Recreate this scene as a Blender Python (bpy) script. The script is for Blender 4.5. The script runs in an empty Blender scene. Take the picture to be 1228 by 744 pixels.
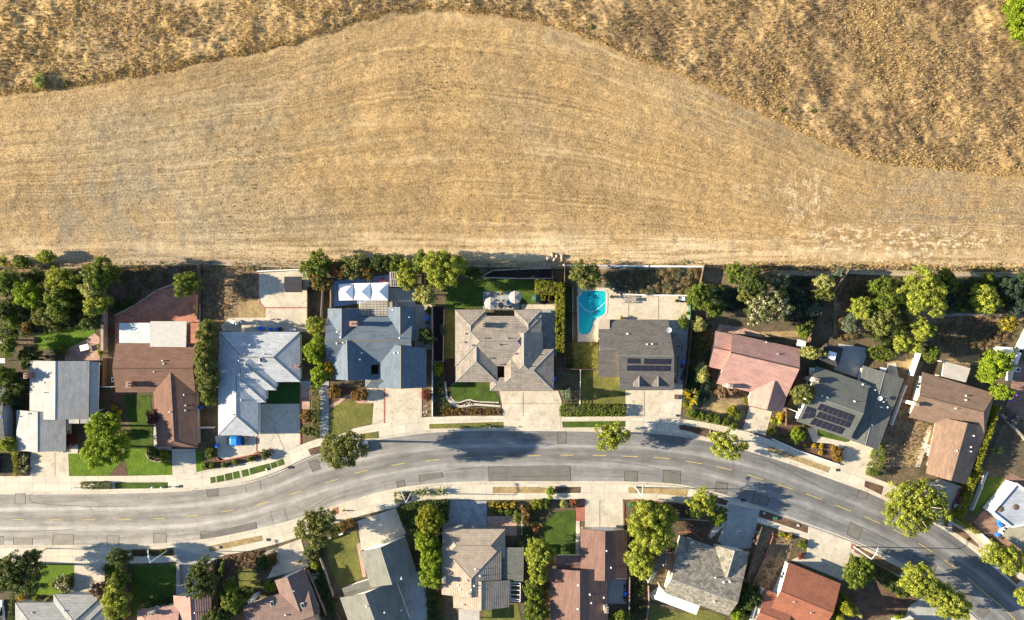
import bpy, bmesh, math, random
import numpy as np
from mathutils import Vector, Matrix
from mathutils.geometry import tessellate_polygon

S = 0.19            # metres per photograph pixel on the ground
H = 155.0           # camera height above the road
Z0 = 0.12           # ground level of the lots (road is 0)
W_, H_ = 1228.0, 744.0
scene = bpy.context.scene
COL = scene.collection
random.seed(7)
RNG = np.random.default_rng(11)

# ------------------------------------------------------------------ survey
REG = {'R1': (0, 290, 4.648), 'R2': (0, 430, 4.648), 'R3': (230, 300, 4.648), 'R4': (230, 440, 4.648),
       'R5': (440, 290, 4.648), 'R6': (440, 430, 4.648), 'R7': (640, 300, 4.648), 'R8': (640, 430, 4.648),
       'R9': (820, 310, 5.314), 'R10': (820, 440, 4.648), 'R11': (1000, 310, 5.13), 'R12': (1028, 430, 5.725),
       'B1': (0, 584, 4.648), 'B2': (220, 584, 4.648), 'B3': (380, 584, 4.648), 'B4': (580, 584, 4.648),
       'B5': (740, 584, 4.648), 'B6': (860, 584, 4.648), 'B7': (978, 560, 4.044),
       'W': (250, 380, 4.96), 'X': (380, 350, 5.953), 'Y': (535, 345, 5.513), 'V': (685, 330, 4.9625),
       'G': (940, 400, 5.3125), 'Q': (1128, 560, 6.2), 'A': (0, 640, 7.154), 'E': (520, 620, 6.0),
       'F': (760, 620, 6.0), 'K': (1000, 640, 7.154), 'P': (0, 0, 1.0)}


def pts(txt):
    """'R2 10,20 30,40' -> plan points surveyed on sheet R2, as photograph pixels"""
    t = txt.split()
    x0, y0, k = REG[t[0]]
    return [(x0 + float(a.split(',')[0]) / k, y0 + float(a.split(',')[1]) / k) for a in t[1:]]


def P(p, z=Z0):
    """the place at height z that a plan point names"""
    f = S * (H - z) / H
    return Vector(((p[0] - W_ / 2) * f, (H_ / 2 - p[1]) * f, z))


def klen(reg, v):
    return v / REG[reg][2] * S


def resample(line, step=None, n=None):
    a = np.array(line, float)
    d = np.r_[0, np.cumsum(np.hypot(*np.diff(a, axis=0).T))]
    n = n or max(2, int(d[-1] / step) + 1)
    t = np.linspace(0, d[-1], n)
    # smooth the chain before sampling
    return np.c_[np.interp(t, d, a[:, 0]), np.interp(t, d, a[:, 1])]


def chaikin(line, n=2):
    a = [tuple(p) for p in line]
    for _ in range(n):
        b = [a[0]]
        for p, q in zip(a[:-1], a[1:]):
            b += [(p[0] * .75 + q[0] * .25, p[1] * .75 + q[1] * .25), (p[0] * .25 + q[0] * .75, p[1] * .25 + q[1] * .75)]
        a = b + [a[-1]]
    return a


# ------------------------------------------------------------------ noise
def vnoise(x, y, seed=0):
    xi, yi = np.floor(x).astype(np.int64), np.floor(y).astype(np.int64)
    xf, yf = x - xi, y - yi

    def hsh(i, j):
        h = (i * 374761393 + j * 668265263 + seed * 1274126177) & 0x7fffffff
        h = ((h ^ (h >> 13)) * 1274126177) & 0x7fffffff
        return ((h ^ (h >> 16)) & 0xffff) / 65535.0
    u, v = xf * xf * (3 - 2 * xf), yf * yf * (3 - 2 * yf)
    return (hsh(xi, yi) * (1 - u) + hsh(xi + 1, yi) * u) * (1 - v) + (hsh(xi, yi + 1) * (1 - u) + hsh(xi + 1, yi + 1) * u) * v


def fbm(x, y, seed=0, octv=4):
    a, t, n = 1.0, 0, 0
    for o in range(octv):
        t = t + a * vnoise(x * 2 ** o, y * 2 ** o, seed + o * 17)
        n += a
        a *= .5
    return t / n


# ------------------------------------------------------------------ materials
MATS = {}


def new_mat(name):
    m = bpy.data.materials.new(name)
    m.use_nodes = True
    nt = m.node_tree
    for n in list(nt.nodes):
        nt.nodes.remove(n)
    out = nt.nodes.new('ShaderNodeOutputMaterial')
    b = nt.nodes.new('ShaderNodeBsdfPrincipled')
    nt.links.new(b.outputs[0], out.inputs[0])
    MATS[name] = m
    return m, nt, b, out


def N(nt, typ, **kw):
    n = nt.nodes.new(typ)
    for k, v in kw.items():
        if k.startswith('i_'):
            n.inputs[k[2:].replace('_', ' ')].default_value = v
        else:
            setattr(n, k, v)
    return n


def noise(nt, vec, scale, detail=4, rough=.55):
    n = N(nt, 'ShaderNodeTexNoise')
    n.inputs['Scale'].default_value = scale
    n.inputs['Detail'].default_value = detail
    n.inputs['Roughness'].default_value = rough
    nt.links.new(vec, n.inputs['Vector'])
    return n.outputs['Fac']


def ramp(nt, fac, stops):
    r = N(nt, 'ShaderNodeValToRGB')
    el = r.color_ramp.elements
    while len(el) < len(stops):
        el.new(.5)
    for e, (p, c) in zip(el, stops):
        e.position = p
        e.color = (c, c, c, 1) if not hasattr(c, '__len__') else (*c, 1)
    nt.links.new(fac, r.inputs[0])
    return r.outputs[0]


def mixc(nt, fac, a, b, mode='MIX'):
    m = N(nt, 'ShaderNodeMix', data_type='RGBA', blend_type=mode)
    for sock, v in ((m.inputs[0], fac), (m.inputs[6], a), (m.inputs[7], b)):
        if hasattr(v, 'links'):
            nt.links.new(v, sock)
        elif hasattr(v, '__len__'):
            sock.default_value = (*v, 1)
        else:
            sock.default_value = v
    return m.outputs[2]


def vscale(nt, vec, s):
    m = N(nt, 'ShaderNodeMapping')
    m.inputs['Scale'].default_value = s
    nt.links.new(vec, m.inputs['Vector'])
    return m.outputs[0]


def position(nt):
    return N(nt, 'ShaderNodeNewGeometry').outputs['Position']


def objpos(nt):
    return N(nt, 'ShaderNodeTexCoord').outputs['Object']


def uvpos(nt):
    return N(nt, 'ShaderNodeTexCoord').outputs['UV']


def bump(nt, b, fac, dist, strength=1.0):
    n = N(nt, 'ShaderNodeBump')
    n.inputs['Distance'].default_value = dist
    n.inputs['Strength'].default_value = strength
    nt.links.new(fac, n.inputs['Height'])
    nt.links.new(n.outputs[0], b.inputs['Normal'])


def surf(name, c1, c2=None, scale=.4, fine=4.0, famp=.25, rough=.9, bd=0.0, coord='pos', lo=.35, hi=.65, spec=.25, metal=0.0, stain=0.0):
    """two-tone blotchy surface with a fine grain"""
    m, nt, b, _ = new_mat(name)
    v = {'pos': position, 'obj': objpos, 'uv': uvpos}[coord](nt)
    c2 = c2 or tuple(x * .8 for x in c1)
    f = ramp(nt, noise(nt, v, scale), [(lo, 0.0), (hi, 1.0)])
    col = mixc(nt, f, c1, c2)
    fn = noise(nt, v, fine, 3, .7)
    g = ramp(nt, fn, [(.25, 1 - famp), (.75, 1 + famp)])
    col = mixc(nt, 1.0, col, g, 'MULTIPLY')
    if stain:
        sn = ramp(nt, noise(nt, v, .7, 5, .7), [(.55, 1.0), (.68, 1 - stain)])
        col = mixc(nt, 1.0, col, sn, 'MULTIPLY')
        sn = ramp(nt, noise(nt, vscale(nt, v, (1, 1, 1)), .16, 3, .5), [(.3, .9), (.7, 1.07)])
        col = mixc(nt, 1.0, col, sn, 'MULTIPLY')
    nt.links.new(col, b.inputs['Base Color'])
    b.inputs['Roughness'].default_value = rough
    b.inputs['Specular IOR Level'].default_value = spec
    b.inputs['Metallic'].default_value = metal
    if bd:
        bump(nt, b, fn, bd)
    return m


def plain(name, c, rough=.6, metal=0.0, spec=.4):
    return surf(name, c, tuple(x * .88 for x in c), 1.5, 9, .06, rough, 0, 'obj', spec=spec, metal=metal)


def shingle(name, c, var=.18, bw=.9, bh=.32, streak=0.0, moss=None):
    m, nt, b, _ = new_mat(name)
    uv = uvpos(nt)
    t = N(nt, 'ShaderNodeTexBrick')
    t.inputs['Scale'].default_value = 1.0
    t.inputs['Brick Width'].default_value = bw
    t.inputs['Row Height'].default_value = bh
    t.inputs['Mortar Size'].default_value = .028
    t.inputs['Mortar Smooth'].default_value = .6
    t.inputs['Color1'].default_value = (*[x * (1 + var) for x in c], 1)
    t.inputs['Color2'].default_value = (*[x * (1 - var) for x in c], 1)
    t.inputs['Mortar'].default_value = (*[x * .55 for x in c], 1)
    nt.links.new(uv, t.inputs['Vector'])
    n1 = ramp(nt, noise(nt, vscale(nt, uv, (.25, .6, 1)), 1.2, 5, .65), [(.3, .8), (.7, 1.15)])
    col = mixc(nt, 1.0, t.outputs['Color'], n1, 'MULTIPLY')
    n2 = ramp(nt, noise(nt, uv, 5.0, 3, .7), [(.25, .75), (.75, 1.25)])
    col = mixc(nt, 1.0, col, n2, 'MULTIPLY')
    if streak:
        n3 = ramp(nt, noise(nt, vscale(nt, uv, (1.3, .08, 1)), 2.0, 3, .6), [(.35, 1 - streak), (.6, 1.05)])
        col = mixc(nt, 1.0, col, n3, 'MULTIPLY')
    if moss:
        n4 = ramp(nt, noise(nt, uv, .35, 4, .6), [(.6, 0.0), (.75, .7)])
        col = mixc(nt, n4, col, moss)
    nt.links.new(col, b.inputs['Base Color'])
    b.inputs['Roughness'].default_value = .92
    b.inputs['Specular IOR Level'].default_value = .2
    bump(nt, b, t.outputs['Fac'], -.015)
    return m


def tile(name, c, ridge=.42):
    """clay roof tiles: rounded rows running down the slope, crossed by courses"""
    m, nt, b, _ = new_mat(name)
    uv = uvpos(nt)
    w = N(nt, 'ShaderNodeTexWave', wave_type='BANDS', bands_direction='Y')
    w.inputs['Scale'].default_value = .314 / ridge
    w.inputs['Distortion'].default_value = .3
    nt.links.new(uv, w.inputs['Vector'])
    t = N(nt, 'ShaderNodeTexBrick')
    t.inputs['Scale'].default_value = 1.0
    t.inputs['Brick Width'].default_value = ridge
    t.inputs['Row Height'].default_value = .45
    t.inputs['Mortar Size'].default_value = .03
    t.inputs['Color1'].default_value = (*[x * 1.1 for x in c], 1)
    t.inputs['Color2'].default_value = (*[x * .9 for x in c], 1)
    t.inputs['Mortar'].default_value = (*[x * .66 for x in c], 1)
    nt.links.new(uv, t.inputs['Vector'])
    n1 = ramp(nt, noise(nt, uv, .5, 5, .6), [(.3, .8), (.7, 1.15)])
    col = mixc(nt, 1.0, t.outputs['Color'], n1, 'MULTIPLY')
    nt.links.new(col, b.inputs['Base Color'])
    b.inputs['Roughness'].default_value = .85
    bump(nt, b, w.outputs['Fac'], .014)
    return m


def brickwork(name, c, mortar, bw=.45, bh=.22, coord='pos'):
    m, nt, b, _ = new_mat(name)
    v = (position if coord == 'pos' else objpos)(nt)
    t = N(nt, 'ShaderNodeTexBrick')
    t.inputs['Scale'].default_value = 1.0
    t.inputs['Brick Width'].default_value = bw
    t.inputs['Row Height'].default_value = bh
    t.inputs['Mortar Size'].default_value = .02
    t.inputs['Color1'].default_value = (*[x * 1.2 for x in c], 1)
    t.inputs['Color2'].default_value = (*[x * .78 for x in c], 1)
    t.inputs['Mortar'].default_value = (*mortar, 1)
    nt.links.new(v, t.inputs['Vector'])
    n1 = ramp(nt, noise(nt, v, .6, 5, .6), [(.3, .8), (.7, 1.15)])
    nt.links.new(mixc(nt, 1.0, t.outputs['Color'], n1, 'MULTIPLY'), b.inputs['Base Color'])
    b.inputs['Roughness'].default_value = .9
    return m


def leafmat(name, lo, hi, tip=None, tipamt=.85):
    m, nt, b, out = new_mat('leaves_' + name)
    at = N(nt, 'ShaderNodeAttribute', attribute_name='tint')
    col = ramp(nt, at.outputs['Fac'], [(0.05, lo), (tipamt - .02 if tip else .85, hi)] + ([(tipamt + .02, tip)] if tip else []))
    nt.links.new(col, b.inputs['Base Color'])
    b.inputs['Roughness'].default_value = .6
    b.inputs['Specular IOR Level'].default_value = .25
    tr = N(nt, 'ShaderNodeBsdfTranslucent')
    nt.links.new(mixc(nt, 1.0, col, (1.2, 1.15, .55), 'MULTIPLY'), tr.inputs[0])
    mx = N(nt, 'ShaderNodeMixShader')
    mx.inputs[0].default_value = .32
    nt.links.new(b.outputs[0], mx.inputs[1])
    nt.links.new(tr.outputs[0], mx.inputs[2])
    nt.links.new(mx.outputs[0], out.inputs[0])
    return m


# ------------------------------------------------------------------ objects
def props(o, label=None, cat=None, group=None, kind=None):
    if label:
        o['label'] = label
    if cat:
        o['category'] = cat
    if group:
        o['group'] = group
    if kind:
        o['kind'] = kind
    return o


def thing(name, label, cat, loc=(0, 0, 0), rz=0.0, group=None):
    o = bpy.data.objects.new(name, None)
    o.empty_display_size = .5
    COL.objects.link(o)
    o.location = loc
    o.rotation_euler = (0, 0, rz)
    return props(o, label, cat, group, 'thing')


def link(name, me, mats, parent=None, world=False):
    """one mesh object; world=True when the vertices are in world space and the parent is an unrotated Empty"""
    for m in (mats if isinstance(mats, (list, tuple)) else [mats]):
        me.materials.append(MATS[m] if isinstance(m, str) else m)
    o = bpy.data.objects.new(name, me)
    COL.objects.link(o)
    if parent is not None:
        o.parent = parent
        if world:
            off = Vector((0, 0, 0))
            q = parent
            while q is not None:
                off += q.location
                q = q.parent
            me.transform(Matrix.Translation(-off))
    return o


class MB:
    """collects faces for one mesh"""

    def __init__(self):
        self.v, self.f, self.mi, self.uv = [], [], [], []

    def face(self, vs, mi=0, uv=None):
        i = len(self.v)
        self.v += [tuple(p) for p in vs]
        self.f.append(tuple(range(i, i + len(vs))))
        self.mi.append(mi)
        self.uv.append(uv)

    def box(self, c, d, rz=0.0, mi=0, taper=1.0):
        cx, cy, cz = c
        x, y, z = d[0] / 2, d[1] / 2, d[2] / 2
        ca, sa = math.cos(rz), math.sin(rz)

        def q(a, b, h):
            s = taper if h > 0 else 1.0
            a, b = a * s, b * s
            return (cx + a * ca - b * sa, cy + a * sa + b * ca, cz + h)
        A = [q(-x, -y, -z), q(x, -y, -z), q(x, y, -z), q(-x, y, -z), q(-x, -y, z), q(x, -y, z), q(x, y, z), q(-x, y, z)]
        for f in ((0, 3, 2, 1), (4, 5, 6, 7), (0, 1, 5, 4), (1, 2, 6, 5), (2, 3, 7, 6), (3, 0, 4, 7)):
            self.face([A[i] for i in f], mi)

    def tube(self, a, b, r0, r1, n=8, mi=0, cap=True):
        a, b = Vector(a), Vector(b)
        d = (b - a)
        if d.length < 1e-6:
            return
        d.normalize()
        t = d.orthogonal().normalized()
        w = d.cross(t)
        A = [a + (t * math.cos(i * 2 * math.pi / n) + w * math.sin(i * 2 * math.pi / n)) * r0 for i in range(n)]
        B = [b + (t * math.cos(i * 2 * math.pi / n) + w * math.sin(i * 2 * math.pi / n)) * r1 for i in range(n)]
        for i in range(n):
            j = (i + 1) % n
            self.face([A[i], A[j], B[j], B[i]], mi)
        if cap:
            self.face(B, mi)
            self.face(A[::-1], mi)

    def lathe(self, c, prof, n=12, mi=0):
        """prof: (radius, z) from the bottom up"""
        rings = [[(c[0] + r * math.cos(k * 2 * math.pi / n), c[1] + r * math.sin(k * 2 * math.pi / n), c[2] + z) for k in range(n)] for r, z in prof]
        for A, B in zip(rings[:-1], rings[1:]):
            for i in range(n):
                j = (i + 1) % n
                self.face([A[i], A[j], B[j], B[i]], mi)
        self.face(rings[-1], mi)
        self.face(rings[0][::-1], mi)

    def prism(self, poly, z0, z1, mi=0, mtop=None):
        """extruded polygon (world xy)"""
        poly = ccw(poly)
        n = len(poly)
        for tri in tess(poly):
            self.face([(*poly[i][:2], z1) for i in tri], mi if mtop is None else mtop)
        for i in range(n):
            p, q = poly[i], poly[(i + 1) % n]
            self.face([(p[0], p[1], z0), (q[0], q[1], z0), (q[0], q[1], z1), (p[0], p[1], z1)], mi)

    def strip(self, A, B, z, mi=0, uvs=None):
        for i in range(len(A) - 1):
            self.face([(*A[i], z), (*B[i], z), (*B[i + 1], z), (*A[i + 1], z)], mi, uvs and uvs[i])

    def mesh(self, name, smooth=False):
        me = bpy.data.meshes.new(name)
        me.from_pydata(self.v, [], self.f)
        me.polygons.foreach_set('material_index', self.mi)
        if any(u is not None for u in self.uv):
            ul = me.uv_layers.new(name='UVMap')
            flat = []
            for f, u in zip(self.f, self.uv):
                flat += [c for p in (u or [(0, 0)] * len(f)) for c in p]
            ul.data.foreach_set('uv', flat)
        if smooth:
            me.polygons.foreach_set('use_smooth', [True] * len(self.f))
        me.update()
        return me

    def build(self, name, mats, parent=None, world=False, smooth=False, weld=False):
        me = self.mesh(name, smooth)
        if weld:
            bm = bmesh.new()
            bm.from_mesh(me)
            bmesh.ops.remove_doubles(bm, verts=bm.verts, dist=1e-4)
            bm.to_mesh(me)
            bm.free()
        return link(name, me, mats, parent, world)


def area2(poly):
    return sum(p[0] * q[1] - q[0] * p[1] for p, q in zip(poly, list(poly[1:]) + [poly[0]]))


def ccw(poly):
    poly = [tuple(p) for p in poly]
    return poly if area2(poly) > 0 else poly[::-1]


def tess(poly, holes=()):
    loops = [[Vector((p[0], p[1], 0)) for p in poly]] + [[Vector((p[0], p[1], 0)) for p in h] for h in holes]
    allp = [p for lp in loops for p in lp]
    out = []
    for t in tessellate_polygon(loops):
        a, b, c = (allp[i] for i in t)
        cr = (b.x - a.x) * (c.y - a.y) - (b.y - a.y) * (c.x - a.x)
        out.append(tuple(t) if cr > 0 else tuple(t[::-1]))
    return out


_zc = {}


def sheet(name, poly_px, mat, base, holes=(), smooth=0, label=None, thick=True):
    """a paved or planted area of the ground: a low slab with real edges"""
    _zc[base] = _zc.get(base, 0) + 1
    z = Z0 + base + .0015 * (_zc[base] % 11)
    if smooth:
        poly_px = chaikin(list(poly_px) + [poly_px[0]], smooth)[:-1]
    poly = ccw([tuple(P(p)[:2]) for p in poly_px])
    hl = [[tuple(P(p)[:2]) for p in h] for h in holes]
    mb = MB()
    allp = poly + [p for h in hl for p in h]
    for t in tess(poly, hl):
        mb.face([(*allp[i], z) for i in t])
    for i in range(len(poly)):
        p, q = poly[i], poly[(i + 1) % len(poly)]
        mb.face([(*p, Z0 - .1), (*q, Z0 - .1), (*q, z), (*p, z)])
    o = mb.build(name, mat)
    return props(o, kind='structure')
# ------------------------------------------------------------------ palette
surf('soil', (.13, .098, .06), (.065, .058, .034), .25, 2.2, .45, 1, .06)
surf('dry_yard', (.25, .18, .105), (.14, .10, .06), .3, 2.0, .5, 1, .08)
surf('far_field', (.33, .235, .115), (.22, .165, .09), .02, .6, .3, 1)
surf('mulch', (.13, .078, .05), (.075, .047, .034), .6, 3.5, .5, 1, .06)
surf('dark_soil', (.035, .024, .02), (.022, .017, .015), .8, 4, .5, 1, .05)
surf('bark', (.19, .115, .06), (.12, .07, .04), .6, 4, .5, 1, .05)
surf('straw', (.34, .25, .12), (.22, .16, .08), .5, 2.6, .45, 1, .06)
surf('lawn', (.06, .10, .012), (.035, .06, .010), .35, 3.0, .45, 1, .06)  # green darkened so the colour carries some tree shade of the back lawn
surf('lawn_bright', (.10, .165, .010), (.065, .115, .010), .55, 3.0, .42, 1, .06)
surf('lawn_dry', (.15, .14, .035), (.085, .095, .022), .35, 2.6, .4, 1, .06)
surf('turf', (.025, .07, .015), (.02, .055, .012), .5, 5, .25, 1, .02)
surf('concrete', (.50, .45, .365), (.41, .37, .305), .3, 1.6, .15, .85, stain=.28)
surf('concrete_warm', (.51, .445, .345), (.42, .37, .29), .35, 1.6, .16, .85, stain=.3)
surf('concrete_grey', (.35, .35, .33), (.28, .28, .265), .3, 1.6, .15, .85, stain=.25)
surf('concrete_blue', (.30, .32, .32), (.22, .235, .235), .5, 1.2, .3, .8)
surf('patio_blue', (.24, .34, .52), (.19, .28, .43), .5, 2, .12, .7)
surf('pool_deck', (.50, .445, .35), (.43, .375, .29), .4, 1.8, .15, .8, stain=.2)
brickwork('brick_red', (.38, .15, .095), (.3, .2, .15), .8, .4)
brickwork('brick_pink', (.36, .22, .17), (.4, .3, .25), .6, .3)
brickwork('paver_brown', (.21, .125, .088), (.12, .08, .06), .8, .4)
surf('brick_line', (.33, .13, .09), (.25, .1, .07), 1, 5, .2)
surf('block_wall', (.33, .27, .21), (.25, .2, .16), .6, 4, .2)
surf('block_pink', (.30, .20, .17), (.24, .16, .14), .6, 4, .2)
surf('white_wall', (.72, .70, .66), (.62, .60, .56), .5, 3, .06)
surf('old_wood', (.13, .085, .055), (.08, .055, .04), .8, 5, .3)
surf('pale_wood', (.50, .46, .41), (.36, .33, .29), .9, 6, .25)
surf('grey_wood', (.30, .27, .23), (.20, .18, .16), .8, 6, .3)
surf('stucco_white', (.72, .69, .63), (.66, .63, .57), .6, 4, .05)
surf('stucco_cream', (.62, .53, .40), (.56, .48, .36), .6, 4, .06)
surf('stucco_tan', (.45, .36, .27), (.40, .32, .24), .6, 4, .06)
surf('stucco_grey', (.42, .42, .41), (.37, .37, .36), .6, 4, .06)
surf('stucco_pink', (.52, .36, .30), (.47, .32, .27), .6, 4, .06)
surf('rock', (.36, .30, .22), (.25, .2, .15), 1.5, 6, .3, .9, .02, 'obj')
surf('ditch', (.36, .29, .20), (.26, .20, .14), .3, 2, .25)
plain('white_paint', (.80, .79, .76))
plain('white_metal', (.72, .74, .76), .45)
plain('grey_metal', (.38, .40, .42), .4, .6)
plain('dark_metal', (.05, .05, .055), .4, .3)
plain('galvanised', (.45, .46, .46), .45, .5)
plain('trim_dark', (.09, .06, .045))
plain('garage_white', (.70, .68, .63))
plain('door_brown', (.14, .07, .04))
plain('red_paint', (.42, .06, .045), .5)
plain('blue_plastic', (.02, .13, .62), .45)
plain('black_plastic', (.025, .026, .03), .5)
plain('green_plastic', (.03, .13, .08), .5)
plain('purple_plastic', (.45, .08, .55), .4)
plain('blue_tarp', (.03, .25, .80), .4)
plain('yellow_paint', (.72, .46, .03))
plain('tent_white', (.85, .86, .88), .7)
plain('umbrella_grey', (.36, .335, .32), .8)
plain('umbrella_green', (.02, .07, .04), .8)
plain('wicker', (.10, .07, .05), .8)
plain('terracotta', (.36, .14, .07), .8)
plain('rubber', (.02, .02, .02), .8)
plain('brick_stack', (.30, .11, .07), .9)
plain('cover_white', (.72, .72, .70), .6)
plain('cover_tan', (.40, .33, .25), .7)
plain('cover_beige', (.42, .40, .37), .7)
plain('bark_wood', (.14, .10, .07), .95)
plain('bark_pale', (.25, .2, .15), .95)
plain('teal_plaster', (.05, .42, .46), .5)
plain('coping', (.50, .45, .38), .8)
plain('cushion_red', (.5, .07, .05), .8)
plain('table_blue', (.10, .25, .42), .5)
plain('pot_white', (.62, .58, .52), .6)
m_, nt_, b_, _o = new_mat('glass_dark')
b_.inputs['Base Color'].default_value = (.02, .03, .04, 1)
b_.inputs['Roughness'].default_value = .08
m_, nt_, b_, _o = new_mat('lamp_lens')
b_.inputs['Base Color'].default_value = (.6, .6, .55, 1)
b_.inputs['Roughness'].default_value = .3
for nm, c, r in (('car_white', (.72, .73, .74), .25), ('car_dark', (.025, .03, .045), .22), ('car_maroon', (.13, .03, .025), .3),
                 ('car_silver', (.42, .5, .55), .25), ('car_blue', (.02, .06, .2), .25)):
    m_, nt_, b_, _o = new_mat(nm)
    b_.inputs['Base Color'].default_value = (*c, 1)
    b_.inputs['Roughness'].default_value = r
    b_.inputs['Coat Weight'].default_value = .5

# pool water: tinted, glossy, with small ripples
m_, nt_, b_, out_ = new_mat('pool_water')
v_ = position(nt_)
col_ = mixc(nt_, ramp(nt_, noise(nt_, v_, 1.4, 3), [(.35, 0.0), (.65, 1.0)]), (.012, .37, .43), (.012, .34, .405))
nt_.links.new(col_, b_.inputs['Base Color'])
b_.inputs['Roughness'].default_value = .3
b_.inputs['Specular IOR Level'].default_value = .2

# solar panels: cells drawn in the module's own UVs
m_, nt_, b_, out_ = new_mat('solar')
t_ = N(nt_, 'ShaderNodeTexBrick', offset=0.0)
t_.inputs['Scale'].default_value = 1.0
t_.inputs['Brick Width'].default_value = .16
t_.inputs['Row Height'].default_value = .16
t_.inputs['Mortar Size'].default_value = .006
t_.inputs['Color1'].default_value = (.013, .013, .022, 1)
t_.inputs['Color2'].default_value = (.017, .016, .026, 1)
t_.inputs['Mortar'].default_value = (.045, .045, .055, 1)
nt_.links.new(uvpos(nt_), t_.inputs['Vector'])
nt_.links.new(t_.outputs[0], b_.inputs['Base Color'])
b_.inputs['Roughness'].default_value = .25

# roofs
shingle('roof_pale', (.37, .36, .34), .10)
shingle('roof_brown', (.175, .10, .072), .12)
shingle('roof_white', (.42, .44, .46), .16, .7, .2)
shingle('roof_bluegrey', (.11, .142, .178), .10)
shingle('roof_taupe', (.265, .228, .19), .13, 1.1, .4, .12)
shingle('roof_charcoal', (.125, .115, .106), .16)
shingle('roof_pink', (.40, .235, .20), .10)
shingle('roof_pinkbrown', (.16, .10, .075), .12)
shingle('roof_slate', (.125, .13, .118), .12)
shingle('roof_brown_b', (.235, .155, .11), .12)
shingle('roof_grey', (.27, .275, .27), .10)
tile('roof_rose', (.34, .19, .155), .5)
shingle('roof_mauve', (.19, .128, .11), .12)
shingle('roof_twotone', (.165, .165, .145), .10)
tile('roof_tan', (.30, .245, .19), .42)
shingle('roof_maroon', (.18, .108, .088), .12)
shingle('roof_scallop', (.22, .20, .165), .36, .62, .5)
tile('roof_orange', (.28, .10, .055), .5)
shingle('roof_flatwhite', (.36, .39, .44), .05, moss=(.28, .24, .2))
shingle('roof_khaki', (.26, .25, .19), .08)
shingle('roof_darkshed', (.045, .045, .05), .1)
shingle('corrugated', (.46, .42, .37), .05, .2, 4.0)
shingle('corrugated_clear', (.50, .54, .54), .06, .3, 6.0)

# asphalt: u along the street in metres, v across it 0..1 (north kerb to south kerb)
m_, nt_, b_, out_ = new_mat('asphalt')
uv_ = uvpos(nt_)
sep_ = N(nt_, 'ShaderNodeSeparateXYZ')
nt_.links.new(uv_, sep_.inputs[0])
wob_ = N(nt_, 'ShaderNodeMath', operation='MULTIPLY_ADD')
nt_.links.new(noise(nt_, vscale(nt_, uv_, (.06, 3, 1)), 1.0, 3), wob_.inputs[0])
wob_.inputs[1].default_value = .07
nt_.links.new(sep_.outputs[1], wob_.inputs[2])
band_ = ramp(nt_, wob_.outputs[0], [(0.03, .62), (.16, .56), (.28, .70), (.34, 1.0), (.40, .66), (.54, .55), (.63, .72), (.69, 1.0), (.76, .72), (.9, .68), (1.0, .9)])
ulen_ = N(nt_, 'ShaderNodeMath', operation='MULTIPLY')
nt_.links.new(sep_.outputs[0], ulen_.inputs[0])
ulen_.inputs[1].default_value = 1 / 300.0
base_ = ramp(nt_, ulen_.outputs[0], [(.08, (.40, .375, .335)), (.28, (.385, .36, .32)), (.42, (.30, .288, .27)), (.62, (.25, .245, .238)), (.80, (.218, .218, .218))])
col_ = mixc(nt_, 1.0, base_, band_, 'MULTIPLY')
pos_ = position(nt_)
col_ = mixc(nt_, 1.0, col_, ramp(nt_, noise(nt_, vscale(nt_, uv_, (.10, 14, 1)), 1.0, 5, .7), [(.3, .72), (.7, 1.28)]), 'MULTIPLY')
col_ = mixc(nt_, 1.0, col_, ramp(nt_, noise(nt_, pos_, .22, 5, .7), [(.3, .74), (.7, 1.2)]), 'MULTIPLY')
col_ = mixc(nt_, 1.0, col_, ramp(nt_, noise(nt_, pos_, 5, 3, .8), [(.25, .8), (.75, 1.2)]), 'MULTIPLY')
# fine alligator cracking, in patches
vo_ = N(nt_, 'ShaderNodeTexVoronoi', feature='DISTANCE_TO_EDGE')
vo_.inputs['Scale'].default_value = .6
dn_ = N(nt_, 'ShaderNodeTexNoise')
dn_.inputs['Scale'].default_value = .8
nt_.links.new(pos_, dn_.inputs['Vector'])
nt_.links.new(mixc(nt_, .35, pos_, dn_.outputs['Color'], 'ADD'), vo_.inputs['Vector'])
ck_ = ramp(nt_, vo_.outputs['Distance'], [(.008, .74), (.03, 1.0)])
col_ = mixc(nt_, ramp(nt_, noise(nt_, pos_, .11, 4), [(.5, 0.0), (.6, .85)]), col_, mixc(nt_, 1.0, col_, ck_, 'MULTIPLY'))
nt_.links.new(col_, b_.inputs['Base Color'])
b_.inputs['Roughness'].default_value = .88
b_.inputs['Specular IOR Level'].default_value = .2
surf('asphalt_patch', (.155, .145, .13), (.125, .117, .105), .5, 5, .2, .9)
surf('asphalt_patch_pale', (.26, .235, .20), (.21, .19, .165), .5, 5, .2, .9)
surf('tar', (.045, .043, .042), (.06, .056, .052), 1, 5, .2, .8)
surf('dash_paint', (.55, .40, .08), (.38, .30, .13), 1.6, 5, .4, .7)

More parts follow.
